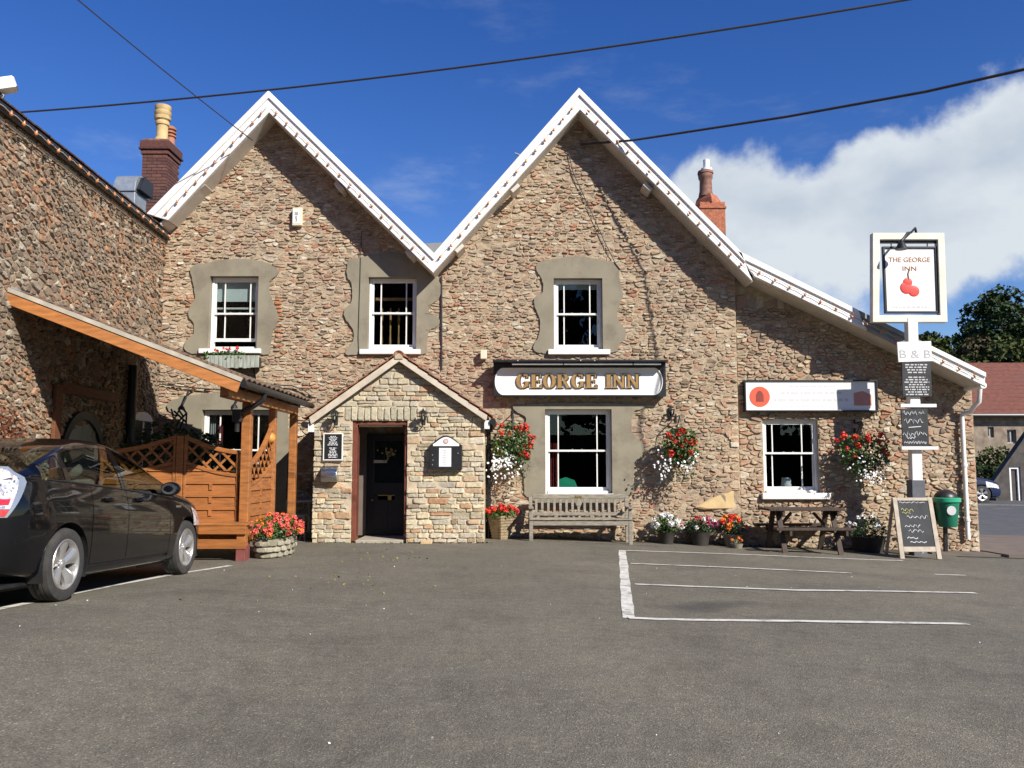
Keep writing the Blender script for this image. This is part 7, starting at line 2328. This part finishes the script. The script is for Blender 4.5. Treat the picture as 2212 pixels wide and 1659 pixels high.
m_lampred = lens_mat('red_lamp_lens', [(0, (.45, .01, .02)), (1, (.65, .03, .04))], 60)
car = build_car('hatchback_car', 'glossy black hatchback parked at the left edge with silver five-spoke wheels', m_cpaint, m_cglass)
yr, xr = 7.66, -4.77
zr_, zf_ = float(gz(-4.0, yr)), float(gz(-4.0, yr + 2.7))
car.location = (xr, yr, zr_)
car.rotation_euler = (math.atan2(zf_ - zr_, 2.7), 0, R(-.9))
m_bpaint = pm('blue_car_paint', (.012, .020, .055), .6, var=.04, spec=.15, coat=.0)  # blue darkened in colour for the shade the car stands in
car2 = build_car('parked_car', 'blue car parked across the road beyond the right end of the inn', m_bpaint, m_cglass)
cx2, cy2 = on_y(2172, 1070, 32.0).x, 32.0
car2.location = (cx2 - 3.55, cy2 + .85, float(gz(cx2, cy2)))
car2.rotation_euler = (0, 0, R(-90))
# ---------------------------------------------------------------- road, pavement and the far side, right
def sheet(name, poly, lift, mat):
    """a flat sheet with its own thickness that follows the ground"""
    xs_ = [p[0] for p in poly]; ys_ = [p[1] for p in poly]
    b = MB()
    n = 24
    vs, ok = [], {}
    q00, q10, q11, q01 = [Vector((p[0], p[1], 0)) for p in poly]
    for i in range(n + 1):
        for j in range(n + 1):
            u, v = i / n, j / n
            p = q00 * (1 - u) * (1 - v) + q10 * u * (1 - v) + q11 * u * v + q01 * (1 - u) * v
            vs.append((p.x, p.y, float(gz(p.x, p.y)) + lift))
    b.add(vs, [(i * (n + 1) + j, (i + 1) * (n + 1) + j, (i + 1) * (n + 1) + j + 1, i * (n + 1) + j + 1) for i in range(n) for j in range(n)])
    o = b.build(name, mat, recalc=False)
    return tag(o, kind='structure')
m_road = pm('road_tarmac', (.085, .085, .085), .85, var=.15, scale=3, bump=.5, bscale=60)
m_pave = pm('pavement_tarmac', (.15, .118, .095), .9, var=.15, scale=3, bump=.5, bscale=60, dirt=(.10, .08, .065), damt=.6)
sheet('road', [(XE1 + 2.2, 20.0), (60, 20.0), (60, 33.0), (XE1 + 2.2, 60.0)], .004, m_road)
k = MB()
kz0 = lambda x, y: float(gz(x, y))
def kerbed(name, poly, h, mat):
    b = MB()
    n = 16
    lo, hi = [], []
    for (p, q) in zip(poly, poly[1:] + poly[:1]):
        for i in range(n):
            x, y = p[0] + (q[0] - p[0]) * i / n, p[1] + (q[1] - p[1]) * i / n
            lo.append((x, y, kz0(x, y) - .2)); hi.append((x, y, kz0(x, y) + h))
    m = len(lo)
    b.add(lo + hi, [(i, (i + 1) % m, m + (i + 1) % m, m + i) for i in range(m)] + [tuple(range(m, 2 * m))])
    return tag(b.build(name, mat), kind='structure')
kerbed('pavement', [(XE1 + .1, 15.55), (45, 15.55), (45, 19.9), (XE1 + 2.1, 19.9), (XE1 + 2.1, 34), (XE1 + .1, 34)], .05, m_pave)
kerbed('wall_footing', [(f2(2040, 1190, 15.3)[0], 15.75), (XE1 + .099, 15.75), (XE1 + .099, EY - .01), (f2(2040, 1190, 15.3)[0], EY - .01)], .03, m_pave)
ground_strip([(XE1 + 3, 31.0), (40, 27.0)], .16, 'road_edge_line', .010)
# far stone house with a red tiled roof
HY = 42.0
n2 = lambda px, py, Y=HY: f2(px, py, Y)
hx0, hx1 = n2(2085, 1000)[0], n2(2085, 1000)[0] + 16
he, hr, hg = n2(2150, 893)[1], n2(2150, 788)[1], -.45
t = thing('roadside_house', 'long stone house with a red tiled roof across the road on the right', 'house', ((hx0 + hx1) / 2, HY, hg))
m_fst = pm('far_rubble_wall', (.24, .19, .14), .95, var=.35, scale=3.2, bump=.8, bscale=9, dirt=(.15, .11, .08), dscale=1.2, damt=.6)
m_fwin = pm('dull_window_frame', (.30, .29, .27), .6)
w0, w1 = n2(2172, 960), n2(2197, 935)
wins = [(n2(2176, 950)[0], n2(2196, 950)[0], n2(2180, 958)[1], n2(2180, 928)[1]), (n2(2135, 950)[0], n2(2148, 950)[0], n2(2140, 945)[1], n2(2140, 922)[1]), (n2(2240, 950)[0], n2(2262, 950)[0], n2(2250, 958)[1], n2(2250, 925)[1])]
MB().panel([(hx0, hg - 1), (hx1, hg - 1), (hx1, he), (hx0, he)], [[(a, c), (b_, c), (b_, d), (a, d)] for a, b_, c, d in wins], lambda u, v, d: Vector((u, HY + d, v)), 0, .4).build('wall', m_fst, t)
MB().panel([(HY + .41, hg - 1), (HY + 8, hg - 1), (HY + 8, he), (HY + 4.2, hr + .6), (HY + .41, he)], [], lambda u, v, d: Vector((d, u, v)), hx0, hx0 + .4).build('gable_wall', m_fst, t)
for a, b_, c, d in wins:
    f = MB().panel([(a, c), (b_, c), (b_, d), (a, d)], [[(a + .07, c + .07), ((a + b_) / 2 - .03, c + .07), ((a + b_) / 2 - .03, d - .07), (a + .07, d - .07)], [((a + b_) / 2 + .03, c + .07), (b_ - .07, c + .07), (b_ - .07, d - .07), ((a + b_) / 2 + .03, d - .07)]], lambda u, v, dd: Vector((u, HY + .12 + dd, v)), 0, .06).build('window', m_fwin, t)
    MB().box(a + .05, b_ - .05, HY + .15, HY + .155, c + .05, d - .05).build('pane', m_black, f)
m_rr = pm('far_red_tile', (.16, .055, .036), .85, var=.25, scale=6, bump=.6, bscale=14, stretch=(1, 1, 1), dirt=(.14, .06, .045), dscale=1.2, damt=.7)
ry0, ry1 = HY - .35, HY + 4.2
rows = 13
for i in range(rows):
    f0, f1 = i / rows, (i + 1.12) / rows
    pa, pb = Vector((0, ry0 + (ry1 - ry0) * f0, he - .12 + (hr + .6 - he) * f0 + .05)), Vector((0, ry0 + (ry1 - ry0) * f1, he - .12 + (hr + .6 - he) * f1))
    MB().add([(x, p.y, p.z + h) for p in (pa, pb) for x in (hx0 - .3, hx1 + .3) for h in (0, .05)], [(0, 1, 3, 2), (4, 6, 7, 5), (0, 4, 5, 1), (2, 3, 7, 6), (0, 2, 6, 4), (1, 5, 7, 3)]).build('tile_course', m_rr, t)
MB().add([(x, y, z) for x in (hx0 - .3, hx1 + .3) for y, z in ((ry1, hr + .62), (ry1 + 4.3, he - .1), (ry1 + 4.3, he - .2), (ry1, hr + .5))], [(0, 1, 5, 4), (1, 2, 6, 5), (2, 3, 7, 6), (3, 0, 4, 7), (0, 3, 2, 1), (4, 5, 6, 7)]).build('rear_roof', m_rr, t)
MB().tube([(hx0 - .3, ry0 - .08, he - .12), (hx1 + .3, ry0 - .08, he - .12)], .09, 8).build('gutter', m_black, t, smooth=True)
# grey gabled lodge nearer the road, cut by the right edge of the frame
GY = 34.0
m2 = lambda px, py, Y=GY: f2(px, py, Y)
t = thing('grey_lodge', 'grey gabled lodge in the shade at the far right edge with a white doorway', 'house', (m2(2230, 1060)[0], GY, -.45))
gx0, gx1 = m2(2150, 1050)[0], m2(2150, 1050)[0] + 5.4
gzb, gze, gzt = -1.2, m2(2150, 1040)[1], m2(2212, 900)[1] + 1.0
m_gl = pm('grey_stone_wall', (.09, .082, .075), .95, spec=.05, var=.3, scale=3, bump=.6, bscale=10)
dx0, dx1, dz1 = m2(2182, 1050)[0], m2(2206, 1050)[0], m2(2195, 1008)[1]
MB().panel([(gx0, gzb), (dx0, gzb), (dx0, dz1), (dx1, dz1), (dx1, gzb), (gx1, gzb), (gx1, gze), ((gx0 + gx1) / 2, gzt), (gx0, gze)], [], lambda u, v, d: Vector((u, GY + d, v)), 0, .4).build('gable_wall', m_gl, t)
MB().box(gx0, gx0 + .4, GY + .41, GY + .9, gzb, gze).build('side_wall', m_gl, t)
for s_, (xa, xb) in ((-1, (gx0 - .25, (gx0 + gx1) / 2)), (1, (gx1 + .25, (gx0 + gx1) / 2))):
    sl_ = (gzt - gze) / ((gx1 - gx0) / 2)
    za = gze - .25 * sl_
    MB().panel([(xa, za), (xb, gzt), (xb, gzt + .14), (xa, za + .14)], [], lambda u, v, d: Vector((u, GY + d, v)), -.10, .25).build('roof_slope', m_gl, t)
fr = MB().panel([(dx0, gzb), (dx0 + .09, gzb), (dx0 + .09, dz1 - .09), (dx1 - .09, dz1 - .09), (dx1 - .09, gzb), (dx1, gzb), (dx1, dz1), (dx0, dz1)], [], lambda u, v, d: Vector((u, GY + .05 + d, v)), 0, .12).build('door', m_paper, t)
MB().box(dx0 + .09, dx1 - .09, GY + .12, GY + .16, gzb, dz1 - .09).build('door_panel', m_gl, fr)

# ---------------------------------------------------------------- blue car across the road
BYc = 33.0
bp = on_y(2130, 1084, BYc)
gb = float(gz(14, 30))

# ---------------------------------------------------------------- trees
def tree(name, label, x, y, h, rx, rz, n, mat, seed, group=None, leaf=.36, base=-.4):
    rg = random.Random(seed)
    t = thing(name, label, 'tree', (x, y, base), group)
    b = MB()
    trunk_h = h - rz * 1.25
    b.tube([(x, y, base - .3), (x + .1, y, base + trunk_h * .5), (x, y, base + trunk_h), (x - .1, y, base + h * .8)], [rx * .10, rx * .08, rx * .06, rx * .02], 8)
    lobes = []
    for i in range(15):
        a, e = rg.uniform(0, 6.283), rg.uniform(-.55, 1)
        r = rg.uniform(.45, .95)
        c = Vector((x + rx * r * math.cos(a) * math.sqrt(max(0, 1 - e * e * .7)), y + rx * r * math.sin(a) * math.sqrt(max(0, 1 - e * e * .7)), base + h - rz + rz * e * .85))
        s = rg.uniform(.28, .46)
        lobes.append((c, rx * s, rz * s * .8))
        b.tube([(x, y, base + trunk_h * rg.uniform(.7, 1.0)), (Vector((x, y, base + trunk_h)).lerp(c, .5)), c], [rx * .035, rx * .022, rx * .008], 5)
    b.build('trunk', m_brown, t, smooth=True)
    def pt():
        c, r1, r2 = rg.choice(lobes)
        while True:
            d = Vector((rg.uniform(-1, 1), rg.uniform(-1, 1), rg.uniform(-1, 1)))
            if .55 < d.length < 1.08: return c + Vector((d.x * r1, d.y * r1, d.z * r2))
    leaf_cloud(rg, n, pt, leaf, 'crown', mat, t)
    return t
m_tree = pm('dark_wood_foliage', (.028, .048, .014), .7, var=.6, scale=1.2, spec=.2)
m_tree2 = pm('olive_foliage', (.060, .075, .018), .7, var=.5, scale=1.5, spec=.2)
m_tree3 = pm('brown_green_foliage', (.060, .050, .022), .7, var=.5, scale=1.5, spec=.2)
def tp(px, pytop, Y): p = on_y(px, pytop, Y); return p.x, Y, p.z
for (px, py, Y, wpx, n, m, nm, lab, s) in (
        (2195, 634, 66, 75, 6500, m_tree, 'broadleaf_tree', 'tallest dark tree on the wooded rise at the right edge', 1),
        (2128, 672, 64, 60, 6000, m_tree, 'broadleaf_tree', 'dark rounded tree on the rise, left of the tallest one', 2),
        (2070, 722, 60, 48, 5200, m_tree3, 'broadleaf_tree', 'brownish green tree just right of the pub sign post', 3),
        (2300, 640, 70, 90, 4200, m_tree, 'broadleaf_tree', 'dark tree beyond the right edge of the wooded rise', 4),
        (2165, 745, 56, 60, 4500, m_tree2, 'broadleaf_tree', 'olive green tree right behind the red tiled roof', 5),
        (1990, 735, 52, 40, 3800, m_tree2, 'broadleaf_tree', 'olive green tree behind the pub sign post', 6),
        (2250, 735, 57, 70, 4000, m_tree2, 'broadleaf_tree', 'olive tree behind the red roof at the right edge', 7)):
    x, y, z = tp(px, py, Y)
    h = z + .4
    rx = wpx * 1.45 * Y / FPX
    tree(nm, lab, x, y, h, rx, min(h * .46, rx * 1.25), n, m, 60 + s, 'trees on the rise behind the road', leaf=.42)
x, y, z = on_y(2150, 985, 39.5)[:]
t = shrub('shrub', 'green shrub in front of the far stone house behind the blue car', (x, 39.5, z - .6), (1.1, .8, 1.1), 900, m_tree2, 91, .2)
x, y, z = on_y(2122, 1015, 38.5)[:]
t = shrub('shrub', 'dark low shrub behind the roof of the blue car', (x, 38.5, z - .5), (1.2, .8, .9), 800, m_tree, 92, .2)
# wooded hillside under the trees
b = MB()
hx = np.linspace(10, 150, 30); hy = np.linspace(50, 200, 20)
vs = [(x, y, -.6 + 10 * float(sstep(46, 120, y)) * float(sstep(8, 40, x)) + .4 * math.sin(x * .3 + y * .2)) for x in hx for y in hy]
b.add(vs, [(i * 20 + j, (i + 1) * 20 + j, (i + 1) * 20 + j + 1, i * 20 + j + 1) for i in range(29) for j in range(19)])
tag(b.build('hillside', m_tree, smooth='all', recalc=False), kind='structure')

# unseen trees and hedge added behind the viewpoint to block sky light and reflections
for i, (x, y, h) in enumerate(((-34, -20, 15), (-25, -20, 16.5), (-16, -19, 15.5), (-8, -20, 16.5), (0, -21, 16), (8, -20, 15), (16, -20, 16.5), (25, -21, 16), (34, -20, 15))):
    tree('broadleaf_tree', '%s tree in the row behind the viewpoint' % ('leftmost', 'second from the left', 'third from the left', 'fourth from the left', 'middle', 'fourth from the right', 'third from the right', 'second from the right', 'rightmost')[i], x, y, h, 5.6, 6.8, 1500, m_tree, 160 + i, 'trees behind the viewpoint', leaf=1.0, base=0)
rgh = random.Random(8)
hd = thing('hedge', 'long dark hedge under the trees behind the viewpoint', 'hedge', (0, -18, 0))
MB().box(-42, 42, -18.7, -17.6, -.1, 3.2).build('hedge_core', m_tree, hd)
leaf_cloud(rgh, 3500, lambda: Vector((rgh.uniform(-43, 43), rgh.uniform(-19.2, -17.2), rgh.uniform(0, 3.9))), .6, 'foliage', m_tree, hd)
